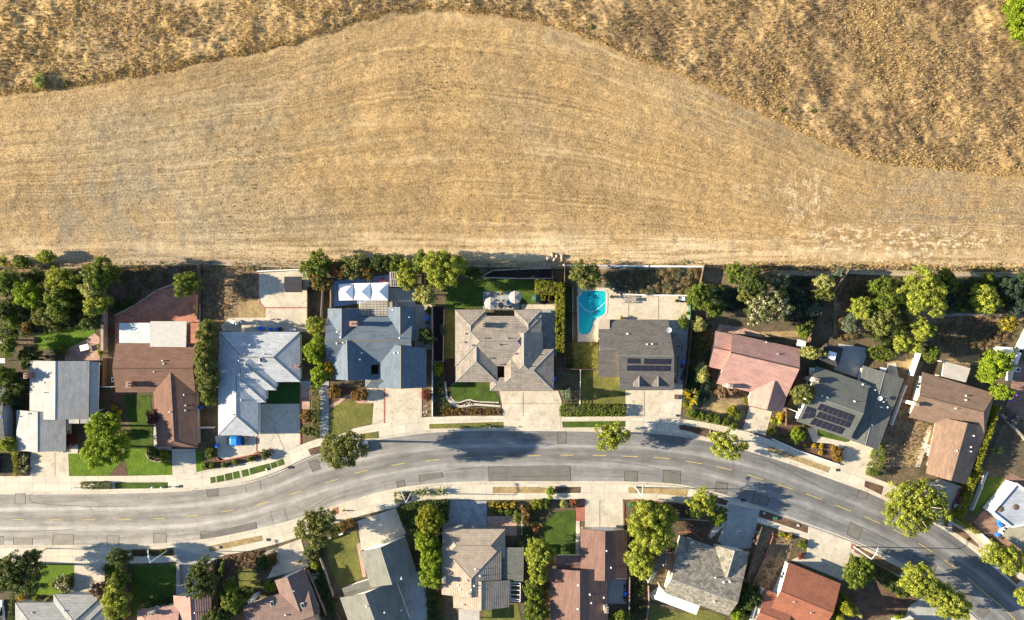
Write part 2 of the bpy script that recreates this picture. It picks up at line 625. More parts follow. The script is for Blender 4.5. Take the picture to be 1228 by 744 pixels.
# pavement with joints every 1.5 m
m_, nt_, b_, out_ = new_mat('pavement')
uv_ = uvpos(nt_)
t_ = N(nt_, 'ShaderNodeTexBrick', offset=0.0)
for k_, w_ in (('Scale', 1.0), ('Brick Width', 3.0), ('Row Height', 2.0), ('Mortar Size', .035)):
    t_.inputs[k_].default_value = w_
t_.inputs['Color1'].default_value = (.53, .475, .38, 1)
t_.inputs['Color2'].default_value = (.45, .405, .325, 1)
t_.inputs['Mortar'].default_value = (.27, .23, .18, 1)
nt_.links.new(uv_, t_.inputs['Vector'])
pos_ = position(nt_)
col_ = mixc(nt_, 1.0, t_.outputs['Color'], ramp(nt_, noise(nt_, pos_, .35, 5, .65), [(.3, .84), (.7, 1.1)]), 'MULTIPLY')
col_ = mixc(nt_, 1.0, col_, ramp(nt_, noise(nt_, pos_, 3, 3, .7), [(.25, .88), (.75, 1.1)]), 'MULTIPLY')
nt_.links.new(col_, b_.inputs['Base Color'])
b_.inputs['Roughness'].default_value = .88

# mown hay field: long sweeping streaks, pale tracks, grain
m_, nt_, b_, out_ = new_mat('stubble')
pos_ = position(nt_)
uv_ = uvpos(nt_)
big_ = ramp(nt_, noise(nt_, pos_, .035, 5, .6), [(.35, 0.0), (.65, 1.0)])
col_ = mixc(nt_, big_, (.345, .23, .105), (.26, .182, .094))
grey_ = ramp(nt_, noise(nt_, vscale(nt_, pos_, (.6, 1, 1)), .02, 4, .6), [(.5, 0.0), (.68, .55)])
col_ = mixc(nt_, grey_, col_, (.26, .225, .16))


def blob(cx, cy, rx, ry, amt, col, n_scale, lo=.45, hi=.6):
    """a worn or stained area of the field with a ragged outline"""
    global col_
    mp = N(nt_, 'ShaderNodeMapping', vector_type='TEXTURE')
    mp.inputs['Location'].default_value = (cx, cy, 0)
    mp.inputs['Scale'].default_value = (rx, ry, 1)
    nt_.links.new(pos_, mp.inputs['Vector'])
    gr = N(nt_, 'ShaderNodeTexGradient', gradient_type='SPHERICAL')
    nt_.links.new(mp.outputs[0], gr.inputs[0])
    nz = ramp(nt_, noise(nt_, vscale(nt_, pos_, n_scale), 1.0, 5, .65), [(lo, 0.0), (hi, 1.0)])
    f = mixc(nt_, 1.0, ramp(nt_, gr.outputs['Fac'], [(0.0, 0.0), (.5, amt)]), nz, 'MULTIPLY')
    col_ = mixc(nt_, f, col_, col)


blob(-90, 17, 30, 24, .75, (.22, .19, .14), (.25, .12, 1), .4, .62)
blob(-60, 40, 40, 14, .5, (.25, .205, .13), (.1, .3, 1))
blob(67, 25, 7, 8, .6, (.52, .42, .28), (.8, .35, 1), .5, .56)
blob(57, 27, 8, 3, .6, (.50, .40, .26), (.3, .9, 1), .52, .58)
blob(86, 15, 34, 6, .9, (.56, .45, .30), (.5, .9, 1), .5, .58)
blob(20, 14, 60, 4, .8, (.54, .42, .27), (.06, 1.0, 1), .46, .56)
blob(20, 63, 24, 7, .6, (.28, .22, .15), (.4, .4, 1))
blob(55, 47, 25, 10, .7, (.27, .21, .135), (.12, .35, 1))
blob(100, 24, 30, 8, .6, (.25, .205, .14), (.08, .6, 1))
st_ = ramp(nt_, noise(nt_, vscale(nt_, uv_, (.022, .8, 1)), 1.0, 5, .7), [(.36, .86), (.5, 1.0), (.64, 1.15)])
col_ = mixc(nt_, 1.0, col_, st_, 'MULTIPLY')
s2_ = ramp(nt_, noise(nt_, vscale(nt_, uv_, (.012, 2.0, 1)), 1.0, 3, .6), [(.38, .74), (.5, 1.0), (.62, 1.2)])
s2m_ = ramp(nt_, noise(nt_, vscale(nt_, uv_, (.012, .12, 1)), 1.0, 3, .5), [(.4, .1), (.6, 1.0)])
col_ = mixc(nt_, s2m_, col_, mixc(nt_, 1.0, col_, s2_, 'MULTIPLY'))
md_ = ramp(nt_, noise(nt_, pos_, .5, 5, .75), [(.3, .84), (.7, 1.16)])
col_ = mixc(nt_, 1.0, col_, md_, 'MULTIPLY')
fn_ = noise(nt_, pos_, 2.3, 3, .8)
col_ = mixc(nt_, 1.0, col_, ramp(nt_, fn_, [(.3, .52), (.5, 1.0), (.7, 1.45)]), 'MULTIPLY')
tr_ = ramp(nt_, noise(nt_, vscale(nt_, uv_, (.02, .35, 1)), 1.0, 3, .5), [(.62, 0.0), (.7, .45)])
sp_ = N(nt_, 'ShaderNodeSeparateXYZ')
nt_.links.new(uv_, sp_.inputs[0])
mm_ = N(nt_, 'ShaderNodeMath', operation='DIVIDE')
nt_.links.new(sp_.outputs[1], mm_.inputs[0])
mm_.inputs[1].default_value = 14.0
bare_ = ramp(nt_, mm_.outputs[0], [(.05, .9), (.35, .6), (.7, 0.0)])
bn_ = ramp(nt_, noise(nt_, vscale(nt_, pos_, (.05, .8, 1)), 1.0, 4, .6), [(.4, 0.0), (.6, 1.0)])
col_ = mixc(nt_, mixc(nt_, 1.0, bare_, bn_, 'MULTIPLY'), col_, (.50, .385, .24))
col_ = mixc(nt_, tr_, col_, (.50, .375, .215))
nt_.links.new(col_, b_.inputs['Base Color'])
b_.inputs['Roughness'].default_value = .95
b_.inputs['Specular IOR Level'].default_value = .1
bump(nt_, b_, fn_, .11)

# rough dry hillside
m_, nt_, b_, out_ = new_mat('brush')
pos_ = position(nt_)
col_ = mixc(nt_, ramp(nt_, noise(nt_, pos_, .05, 5, .6), [(.35, 0.0), (.65, 1.0)]), (.46, .315, .14), (.27, .19, .105))
sx_ = N(nt_, 'ShaderNodeSeparateXYZ')
nt_.links.new(pos_, sx_.inputs[0])
mr_ = N(nt_, 'ShaderNodeMapRange')
nt_.links.new(sx_.outputs[0], mr_.inputs[0])
mr_.inputs[1].default_value, mr_.inputs[2].default_value = 5, 40
mr_.inputs[4].default_value = .85
bs_ = ramp(nt_, noise(nt_, vscale(nt_, pos_, (1.0, .45, 1)), .07, 4, .65), [(.36, 0.0), (.58, 1.0)])
col_ = mixc(nt_, mixc(nt_, 1.0, mr_.outputs[0], bs_, 'MULTIPLY'), col_, (.17, .115, .06))
col_ = mixc(nt_, 1.0, col_, ramp(nt_, noise(nt_, pos_, .45, 5, .75), [(.3, .7), (.7, 1.35)]), 'MULTIPLY')
fn_ = noise(nt_, pos_, 2.2, 4, .8)
col_ = mixc(nt_, 1.0, col_, ramp(nt_, fn_, [(.28, .6), (.72, 1.4)]), 'MULTIPLY')
nt_.links.new(col_, b_.inputs['Base Color'])
b_.inputs['Roughness'].default_value = .95
b_.inputs['Specular IOR Level'].default_value = .1
bump(nt_, b_, fn_, .12)

leafmat('bright', (.07, .12, .008), (.27, .35, .02))
leafmat('yellowgreen', (.085, .118, .017), (.36, .385, .05))
leafmat('dark', (.022, .042, .010), (.105, .135, .03))
leafmat('mid', (.04, .068, .010), (.18, .225, .028))
leafmat('olive', (.05, .062, .016), (.225, .235, .06))
leafmat('bluegreen', (.05, .075, .05), (.16, .19, .125))
leafmat('deepteal', (.015, .035, .025), (.055, .085, .05))
leafmat('pale', (.16, .17, .05), (.40, .40, .13))
leafmat('hedge', (.08, .10, .008), (.28, .28, .02))
leafmat('plum', (.05, .018, .018), (.15, .05, .045))
leafmat('greybrown', (.07, .05, .04), (.20, .14, .11))
leafmat('autumn', (.07, .05, .015), (.26, .15, .03))
leafmat('redleaf', (.07, .025, .015), (.28, .07, .04))
leafmat('yellow', (.20, .15, .015), (.55, .38, .02))
leafmat('whiteflower', (.035, .05, .015), (.16, .18, .05), (.55, .5, .38), .68)
leafmat('redflower', (.03, .05, .012), (.12, .14, .03), (.55, .03, .07), .70)
leafmat('orangeflower', (.04, .05, .015), (.15, .14, .035), (.45, .15, .04), .74)
leafmat('yellowflower', (.04, .055, .012), (.14, .15, .025), (.65, .45, .02), .60)
leafmat('dryleaf', (.10, .07, .035), (.30, .22, .10))
leafmat('drygrass', (.25, .17, .08), (.64, .47, .225))
leafmat('brownbrush', (.10, .07, .042), (.33, .225, .12))
leafmat('agave', (.12, .15, .08), (.38, .40, .25))

# ------------------------------------------------------------------ street lines
NL = [(-150, 591), (0, 591), (60, 591), (130, 590.5), (190, 589), (230, 586.5), (270, 582.5), (301, 577), (330, 567), (352, 556.5), (375, 545.5), (400, 537), (425, 531), (450, 526), (480, 521), (513, 517), (560, 515), (603, 514.5), (690, 515.5), (750, 516.5), (786, 518), (821, 522), (860, 529.5), (893, 538.5), (920, 545.5), (955, 557), (992, 571), (1035, 586), (1057, 596), (1095, 613), (1131, 632), (1158, 651), (1181, 669), (1205, 689), (1228, 709), (1290, 765), (1380, 850)]
SL = [(-150, 656), (0, 656), (130, 656), (200, 654), (235, 650.5), (275, 644), (315, 635), (345, 627.5), (370, 620), (396, 610.5), (427, 600.5), (450, 593.5), (474, 588), (500, 584), (526, 581.5), (560, 580), (595, 579.5), (690, 579.5), (750, 579.5), (790, 581), (816, 583), (847, 590), (873, 597), (912, 610), (968, 630.5), (1021, 649.5), (1055, 664), (1086, 680), (1120, 701), (1161, 733), (1200, 768), (1300, 860)]
NB = [(-150, 571), (0, 571), (130, 571), (204, 570), (235, 566), (285, 557.5), (331, 546), (359, 534), (383, 525.5), (410, 517.5), (440, 510), (480, 503.5), (518, 499.5), (601, 498.5), (690, 499.5), (750, 499.5), (814, 502), (850, 507), (891, 516), (917, 525), (960, 541), (1007, 557), (1037, 569), (1080, 585), (1112, 601), (1138, 617), (1171, 638), (1192, 655), (1228, 690), (1300, 755), (1390, 840)]
SB = [(-150, 676), (0, 676), (155, 676), (215, 674), (261, 668.5), (315, 657), (355, 645.5), (396, 630), (430, 619), (474, 608), (517, 602), (537, 600), (584, 599.5), (690, 598.5), (752, 598.5), (808, 602), (826, 605.5), (870, 615), (910, 627), (970, 647), (1023, 666), (1077, 690.5), (1110, 711), (1148, 742), (1190, 780), (1290, 870)]
NL, SL, NB, SB = (chaikin(l, 2) for l in (NL, SL, NB, SB))


def xy(line, n=260):
    return [tuple(P(p, 0)[:2]) for p in resample(line, n=n)]


def offset(line, d):
    """line of xy shifted sideways by d (positive: to the left of its direction)"""
    out = []
    for i in range(len(line)):
        a, b = line[max(0, i - 1)], line[min(len(line) - 1, i + 1)]
        t = Vector((b[0] - a[0], b[1] - a[1])).normalized()
        out.append((line[i][0] - t.y * d, line[i][1] + t.x * d))
    return out


def cum(line):
    c = [0]
    for a, b in zip(line[:-1], line[1:]):
        c.append(c[-1] + math.hypot(b[0] - a[0], b[1] - a[1]))
    return c


nl, sl, nb, sb = xy(NL), xy(SL), xy(NB), xy(SB)
cu = cum(nl)
mb = MB()
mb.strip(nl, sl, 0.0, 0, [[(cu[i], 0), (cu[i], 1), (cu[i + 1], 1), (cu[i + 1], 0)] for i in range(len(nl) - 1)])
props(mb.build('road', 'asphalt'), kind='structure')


def kerb(name, line, side):
    out = offset(line, side * .2)
    gut = offset(line, -side * .42)
    mb = MB()
    A, B = (out, line) if side > 0 else (line, out)
    mb.strip(A, B, Z0 + .035)
    for i in range(len(line) - 1):
        mb.face([(*line[i], -.02), (*line[i + 1], -.02), (*line[i + 1], Z0 + .035), (*line[i], Z0 + .035)])
    A, B = (line, gut) if side > 0 else (gut, line)
    mb.strip(A, B, .008)
    props(mb.build(name, 'concrete'), kind='structure')


kerb('kerb', nl, 1)
kerb('kerb', sl, -1)


def pavement(name, a, b, flip):
    c = cum(a)
    mb = MB()
    uv = []
    for i in range(len(a) - 1):
        w0 = math.hypot(a[i][0] - b[i][0], a[i][1] - b[i][1])
        w1 = math.hypot(a[i + 1][0] - b[i + 1][0], a[i + 1][1] - b[i + 1][1])
        uv.append([(c[i], 0), (c[i], w0), (c[i + 1], w1), (c[i + 1], 0)] if not flip else [(c[i], w0), (c[i], 0), (c[i + 1], 0), (c[i + 1], w1)])
    if flip:
        mb.strip(b, a, Z0 + .03, 0, uv)
    else:
        mb.strip(a, b, Z0 + .03, 0, uv)
    props(mb.build(name, 'pavement'), kind='structure')


# resample each back line against its kerb so that the cross joints run square
def match(a, b):
    bb = np.array([tuple(P(p, 0)[:2]) for p in resample(b, 0.8)])
    return [tuple(bb[np.argmin(((bb - np.array(p)) ** 2).sum(1))]) for p in a]


pavement('pavement', offset(nl, .2), match(nl, NB), True)
pavement('pavement', offset(sl, -.2), match(sl, SB), False)

# ------------------------------------------------------------------ ground
mb = MB()
g = 2600
mb.face([(-g, -g, -.7), (g, -g, -.7), (g, g, -.7), (-g, g, -.7)])
props(mb.build('ground', 'far_field'), kind='structure')

POOL = chaikin(pts('R7 248,262 262,250 275,228 300,226 360,226 400,228 405,240 404,300 402,350 385,366 352,378 335,400 328,430 318,455 298,472 272,472 250,455'), 0)
FY = 318.0
north = [(-330, FY), (1560, FY), (1560, 850), (1390, 850)] + [p for p in NL[::-1] if p[0] > -150 and p[1] < 850] + [(-150, 591), (-330, 591)]
mb = MB()
poly = [tuple(P(p, 0)[:2]) for p in north]
hole = [tuple(P(p, 0)[:2]) for p in POOL]
poly, hole = ccw(poly), ccw(hole)
allp = poly + hole
for t in tess(poly, [hole]):
    mb.face([(*allp[i], Z0) for i in t])
props(mb.build('yard_ground', 'soil'), kind='structure')
south = [(-330, 656), (-150, 656)] + [p for p in SL if p[0] > -150] + [(1300, 1060), (-330, 1060)]
poly = ccw([tuple(P(p, 0)[:2]) for p in south])
mb = MB()
for t in tess(poly):
    mb.face([(*poly[i], Z0) for i in t])
props(mb.build('yard_ground', 'soil'), kind='structure')

# field and hillside share this edge
EDGE = chaikin([(-330, 150), (-150, 128), (0, 115), (47, 108), (129, 97), (206, 84), (280, 67), (344, 54), (400, 37.5), (452, 19), (516, 9.5), (581, 15), (641, 26), (697, 39), (744, 62), (800, 84), (873, 114), (925, 140), (972, 165), (1015, 185), (1075, 198), (1144, 204), (1228, 210), (1380, 216), (1560, 222)], 2)


def edge_y(x):
    e = np.array(EDGE)
    x = np.asarray(x, float)
    return np.interp(x, e[:, 0], e[:, 1]) + (fbm(x / 16, x * 0, 51, 4) - .5) * 7


def grid_mesh(name, X, Y, Z, mat, UV=None):
    r, c = X.shape
    v = np.stack([X, Y, Z], -1).reshape(-1, 3)
    i = np.arange(r * c).reshape(r, c)
    f = np.stack([i[:-1, :-1], i[:-1, 1:], i[1:, 1:], i[1:, :-1]], -1).reshape(-1, 4)
    me = bpy.data.meshes.new(name)
    me.vertices.add(len(v))
    me.vertices.foreach_set('co', v.ravel())
    me.loops.add(f.size)
    me.loops.foreach_set('vertex_index', f.ravel())
    me.polygons.add(len(f))
    me.polygons.foreach_set('loop_start', np.arange(0, f.size, 4))
    me.polygons.foreach_set('use_smooth', np.ones(len(f), bool))
    if UV is not None:
        ul = me.uv_layers.new(name='UVMap')
        ul.data.foreach_set('uv', UV.reshape(-1, 2)[f.ravel()].ravel())
    me.update(calc_edges=True)
    me.validate()
    return props(link(name, me, mat), kind='structure')


px = np.linspace(-330, 1560, 760)
t = np.linspace(0, 1, 210)
PX, T = np.meshgrid(px, t)
EY = edge_y(PX)
LOW = FY + 1.5 + (fbm(PX / 22, PX * 0, 71, 4) - .5) * 9
PY = LOW + (EY - LOW) * T
X, Y = (PX - W_ / 2) * S, (H_ / 2 - PY) * S
fade = np.clip(T * 12, 0, 1)
Z = Z0 + .014 + fade * ((fbm(X / 9, Y / 9, 3) - .5) * .5 + (fbm(X / 1.3, Y / 1.3, 5) - .5) * .16)
# windrows that follow the edge of the mown ground
DEPTH = (LOW - PY) * S
Z += fade * np.sin(DEPTH * 2 * math.pi / 2.3 + fbm(X / 7, Y / 7, 8) * 9) * .012
grid_mesh('field', X, Y, Z, 'stubble', np.stack([X, T * 46], -1))


def hill_z(X, Y, D):
    up = np.clip(D, 0, None)
    f = np.clip(D / 1.2, 0, 1)
    big = fbm(X / 6, Y / 6, 21, 3)
    return Z0 + up * .05 + f * (.15 + (big - .4) * .75 + (fbm(X / 2.2 + Y / 5, Y / 2.2, 23, 3) - .4) * .5 + (fbm(X / .6, Y / .6, 25, 2) - .5) * .3)


t = np.linspace(0, 1, 230) ** 1.15
PX, T = np.meshgrid(np.linspace(-330, 1560, 820), t)
EY = edge_y(PX)
PY = EY + (-230 - EY) * T
X, Y = (PX - W_ / 2) * S, (H_ / 2 - PY) * S
grid_mesh('hillside', X, Y, hill_z(X, Y, (EY - PY) * S * .9), 'brush')


# ------------------------------------------------------------------ leaves
def leaf_mesh(name, pos, nrm, size, tint, asp=.74, up=None):
    """diamond leaves: pos, nrm (n,3), size (n,), tint (n,)"""
    n = len(pos)
    nrm = nrm / (np.linalg.norm(nrm, axis=1, keepdims=True) + 1e-9)
    r = RNG.normal(size=(n, 3)) if up is None else up + RNG.normal(size=(n, 3)) * .05
    a = np.cross(nrm, r)
    a /= np.linalg.norm(a, axis=1, keepdims=True) + 1e-9
    b = np.cross(nrm, a)
    s = size[:, None] * .5
    if up is not None:
        a, b = b, a
    q = np.stack([pos + a * s, pos + b * s * asp, pos - a * s, pos - b * s * asp], 1)
    me = bpy.data.meshes.new(name)
    me.vertices.add(n * 4)
    me.vertices.foreach_set('co', q.reshape(-1))
    me.loops.add(n * 4)
    me.loops.foreach_set('vertex_index', np.arange(n * 4))
    me.polygons.add(n)
    me.polygons.foreach_set('loop_start', np.arange(0, n * 4, 4))
    at = me.attributes.new('tint', 'FLOAT', 'FACE')
    at.data.foreach_set('value', np.clip(tint, 0, 1).astype(np.float32))
    me.update(calc_edges=True)
    return me


def unit(n):
    d = RNG.normal(size=(n, 3))
    return d / np.linalg.norm(d, axis=1, keepdims=True)


def clump_leaves(C, R, leaf, dens=1.0, up=.25):
    """leaves over clumps at C (k,3) with radii R (k,)"""
    m = np.maximum(6, (dens * 16.0 * (R / leaf) ** 2)).astype(int)
    idx = np.repeat(np.arange(len(C)), m)
    n = len(idx)
    d = unit(n)
    d[:, 2] += up
    d /= np.linalg.norm(d, axis=1, keepdims=True)
    pos = C[idx] + d * (R[idx] * RNG.uniform(.55, 1.2, n))[:, None]
    nrm = d * 1.0 + RNG.normal(size=(n, 3)) * .38
    ct = RNG.random(len(C))
    tint = ct[idx] * .5 + RNG.random(n) * .5
    return pos, nrm, RNG.uniform(.75, 1.3, n) * leaf, tint


def crown_mesh(rx, ry, z0, z1, clump=.75, leaf=.36, dens=1.0, rough=.3, gaps=.12, shape='dome'):
    """a crown of leaf clumps round (0,0): uneven outline, gaps between the clumps"""
    rz = (z1 - z0) / 2
    zc = (z0 + z1) / 2
    area = 2 * math.pi * ((rx * ry) ** .5) * (((rx * ry) ** .5 + rz) / 2) * 1.35
    k = max(5, int(area / (math.pi * clump ** 2) * 1.7))
    d = unit(k)
    d[:, 2] = np.where(d[:, 2] < -.25, -d[:, 2], d[:, 2])
    az = np.arctan2(d[:, 1], d[:, 0])
    ph = RNG.uniform(0, 6.28, 4)
    rad = 1 + rough * (.5 * np.sin(2 * az + ph[0]) + .4 * np.sin(3 * az + ph[1]) + .4 * np.sin(5 * az + ph[2]) + .3 * np.sin(8 * az + ph[3])) * .6
    f = RNG.uniform(.68, 1.0, k) * np.clip(rad, .62, 1.22)
    if shape == 'cone':
        hgt = RNG.random(k) ** 1.3
        rr = (1 - hgt) * RNG.uniform(.7, 1.0, k)
        C = np.stack([np.cos(az) * rr * rx, np.sin(az) * rr * ry, z0 + hgt * (z1 - z0)], 1)
    else:
        C = np.stack([d[:, 0] * rx * f, d[:, 1] * ry * f, zc + d[:, 2] * rz * f], 1)
    keep = RNG.random(k) > gaps * .8
    C = C[keep]
    R = clump * RNG.uniform(.65, 1.25, len(C))
    # inner fill so that the crown is not hollow
    n2 = max(3, len(C) // 3)
    d2 = unit(n2) * (RNG.random(n2) ** .5 * .55)[:, None]
    C2 = np.stack([d2[:, 0] * rx, d2[:, 1] * ry, zc + d2[:, 2] * rz], 1)
    if shape == 'cone':
        C2[:, 2] = z0 + .25 * (z1 - z0)
    C, R = np.r_[C, C2], np.r_[R, np.full(n2, clump)]
    return clump_leaves(C, R, leaf, dens)


def trunk_mb(h, r, spread, n=5):
    mb = MB()
    top = (RNG.normal() * .15, RNG.normal() * .15, h)
    mb.tube((0, 0, -.05), (top[0] * .5, top[1] * .5, h * .5), r * 1.35, r, 8, cap=False)
    mb.tube((top[0] * .5, top[1] * .5, h * .5), top, r, r * .8, 8)
    for i in range(n):
        a = i * 6.283 / n + RNG.random()
        e = (top[0] + math.cos(a) * spread * .6, top[1] + math.sin(a) * spread * .6, h + spread * RNG.uniform(.35, .8))
        mb.tube((top[0] * .9, top[1] * .9, h * .92), e, r * .55, r * .15, 6)
    return mb
# ------------------------------------------------------------------ houses
class Wing:
    """one pitched roof volume over four eave corners; the ridge runs from side p3-p0 to side p1-p2"""

    def __init__(self, corners, rise=None, ez=2.9, frac=.5, ends=(0, 0), pitch=.25, drop=0.0, skip=(), over=.55):
        ez = ez + Z0 - drop
        self.skip = set(skip)
        self.over = over
        self.p = [P(c, ez) for c in corners]
        if area2([(q.x, q.y) for q in self.p]) < 0:      # keep it counter-clockwise
            p0, p1, p2, p3 = self.p
            self.p = [p3, p2, p1, p0]
            self.skip = {3 - k for k in skip}
            frac = 1 - frac
        p0, p1, p2, p3 = self.p
        w = ((p0 - p3).length + (p1 - p2).length) / 2
        self.rise = rise if rise is not None else pitch * w * max(frac, 1 - frac)
        r0, r1 = p0.lerp(p3, frac), p1.lerp(p2, frac)
        d = (r1 - r0)
        L = d.length
        d.normalize()
        a, b = ends[0] * w / 2, ends[1] * w / 2
        if a + b > L * .96:
            a, b = a * L * .96 / (a + b), b * L * .96 / (a + b)
        up = Vector((0, 0, self.rise))
        self.g0, self.g1 = r0 + up, r1 + up
        self.r0, self.r1 = r0 + d * a + up, r1 - d * b + up
        self.ends, self.ez = (a, b), ez

    def planes(self):
        p0, p1, p2, p3 = self.p
        out = []
        for a, b, c in ((p0, p1, self.r0), (p2, p3, self.r0)):
            out.append((a, b, c))
        if self.ends[0] > 0:
            out.append((p3, p0, self.r0))
        if self.ends[1] > 0:
            out.append((p1, p2, self.r1))
        return out

    def inside(self, x, y, m=0.0):
        for i in range(4):
            a, b = self.p[i], self.p[(i + 1) % 4]
            l = math.hypot(b.x - a.x, b.y - a.y)
            if ((b.x - a.x) * (y - a.y) - (b.y - a.y) * (x - a.x)) / l < m:
                return False
        return True

    def z(self, x, y):
        zz = 1e9
        for a, b, c in self.planes():
            n = (b - a).cross(c - a)
            if abs(n.z) > 1e-6:
                zz = min(zz, a.z - (n.x * (x - a.x) + n.y * (y - a.y)) / n.z)
        return zz

    def roof(self, mb, t=.2):
        p0, p1, p2, p3 = self.p
        r0, r1 = self.r0, self.r1
        faces = [(p0, p1, r1, r0), (p2, p3, r0, r1)]
        if self.ends[0] > 0:
            faces.append((p3, p0, r0))
        if self.ends[1] > 0:
            faces.append((p1, p2, r1))
        dn = Vector((0, 0, -t))
        for f in faces:
            a, b = f[0], f[1]
            u = (b - a).normalized()
            nrm = (b - a).cross(f[2] - a).normalized()
            v = nrm.cross(u)
            o = RNG.random() * 20
            mb.face(f, 0, [((q - a).dot(u) + o, (q - a).dot(v)) for q in f])
            mb.face([q + dn for q in f[::-1]], 1)
        for a, b in ((p0, p1), (p2, p3)):
            mb.face([a + dn, b + dn, b, a], 1)
        for e, a, b, g in ((0, p3, p0, self.r0), (1, p1, p2, self.r1)):
            if self.ends[e] > 0:
                mb.face([a + dn, b + dn, b, a], 1)
            else:
                mb.face([a + dn, g + dn, g, a], 1)
                mb.face([g + dn, b + dn, b, g], 1)

    def caps(self, mb):
        p0, p1, p2, p3 = self.p
        segs = [(self.r0, self.r1)]
        if self.ends[0] > 0:
            segs += [(self.p[k], self.r0) for k in (0, 3) if k not in self.skip]
        if self.ends[1] > 0:
            segs += [(self.p[k], self.r1) for k in (1, 2) if k not in self.skip]
        for a, b in segs:
            if (b - a).length < .6:
                continue
            d = (b - a).normalized()
            s = d.cross(Vector((0, 0, 1))).normalized() * .15
            up = Vector((0, 0, .055))
            lo = Vector((0, 0, -.05))
            mb.face([a - s + lo, b - s + lo, b + up, a + up])
            mb.face([a + up, b + up, b + s + lo, a + s + lo])

    def inset(self):
        d = self.over
        c = []
        for i in range(4):
            a, b, e = self.p[i - 1], self.p[i], self.p[(i + 1) % 4]
            u, v = (b - a), (e - b)
            u.z = v.z = 0
            u.normalize()
            v.normalize()
            c.append(Vector((b.x, b.y, 0)) + (v - u) * d)
        return c

    def walls(self, mb):
        q = self.inset()
        zt = self.ez - .04
        g = [None, self.g1, None, self.g0]
        for i in range(4):
            a, b = q[i], q[(i + 1) % 4]
            A, B = Vector((a.x, a.y, zt)), Vector((b.x, b.y, zt))
            f = [Vector((a.x, a.y, -.05)), Vector((b.x, b.y, -.05)), B, A]
            if i in (1, 3) and self.ends[0 if i == 3 else 1] == 0:
                t = .5 + 0 * i
                w = g[i]
                # apex stands in the wall plane under the ridge
                ab = B - A
                s = max(0, min(1, (Vector((w.x, w.y, zt)) - A).dot(ab) / ab.length_squared))
                ap = A + ab * s
                ap.z = w.z - .14
                f = f[:3] + [ap, f[3]]
            mb.face(f)
        return q


HOUSES = {}


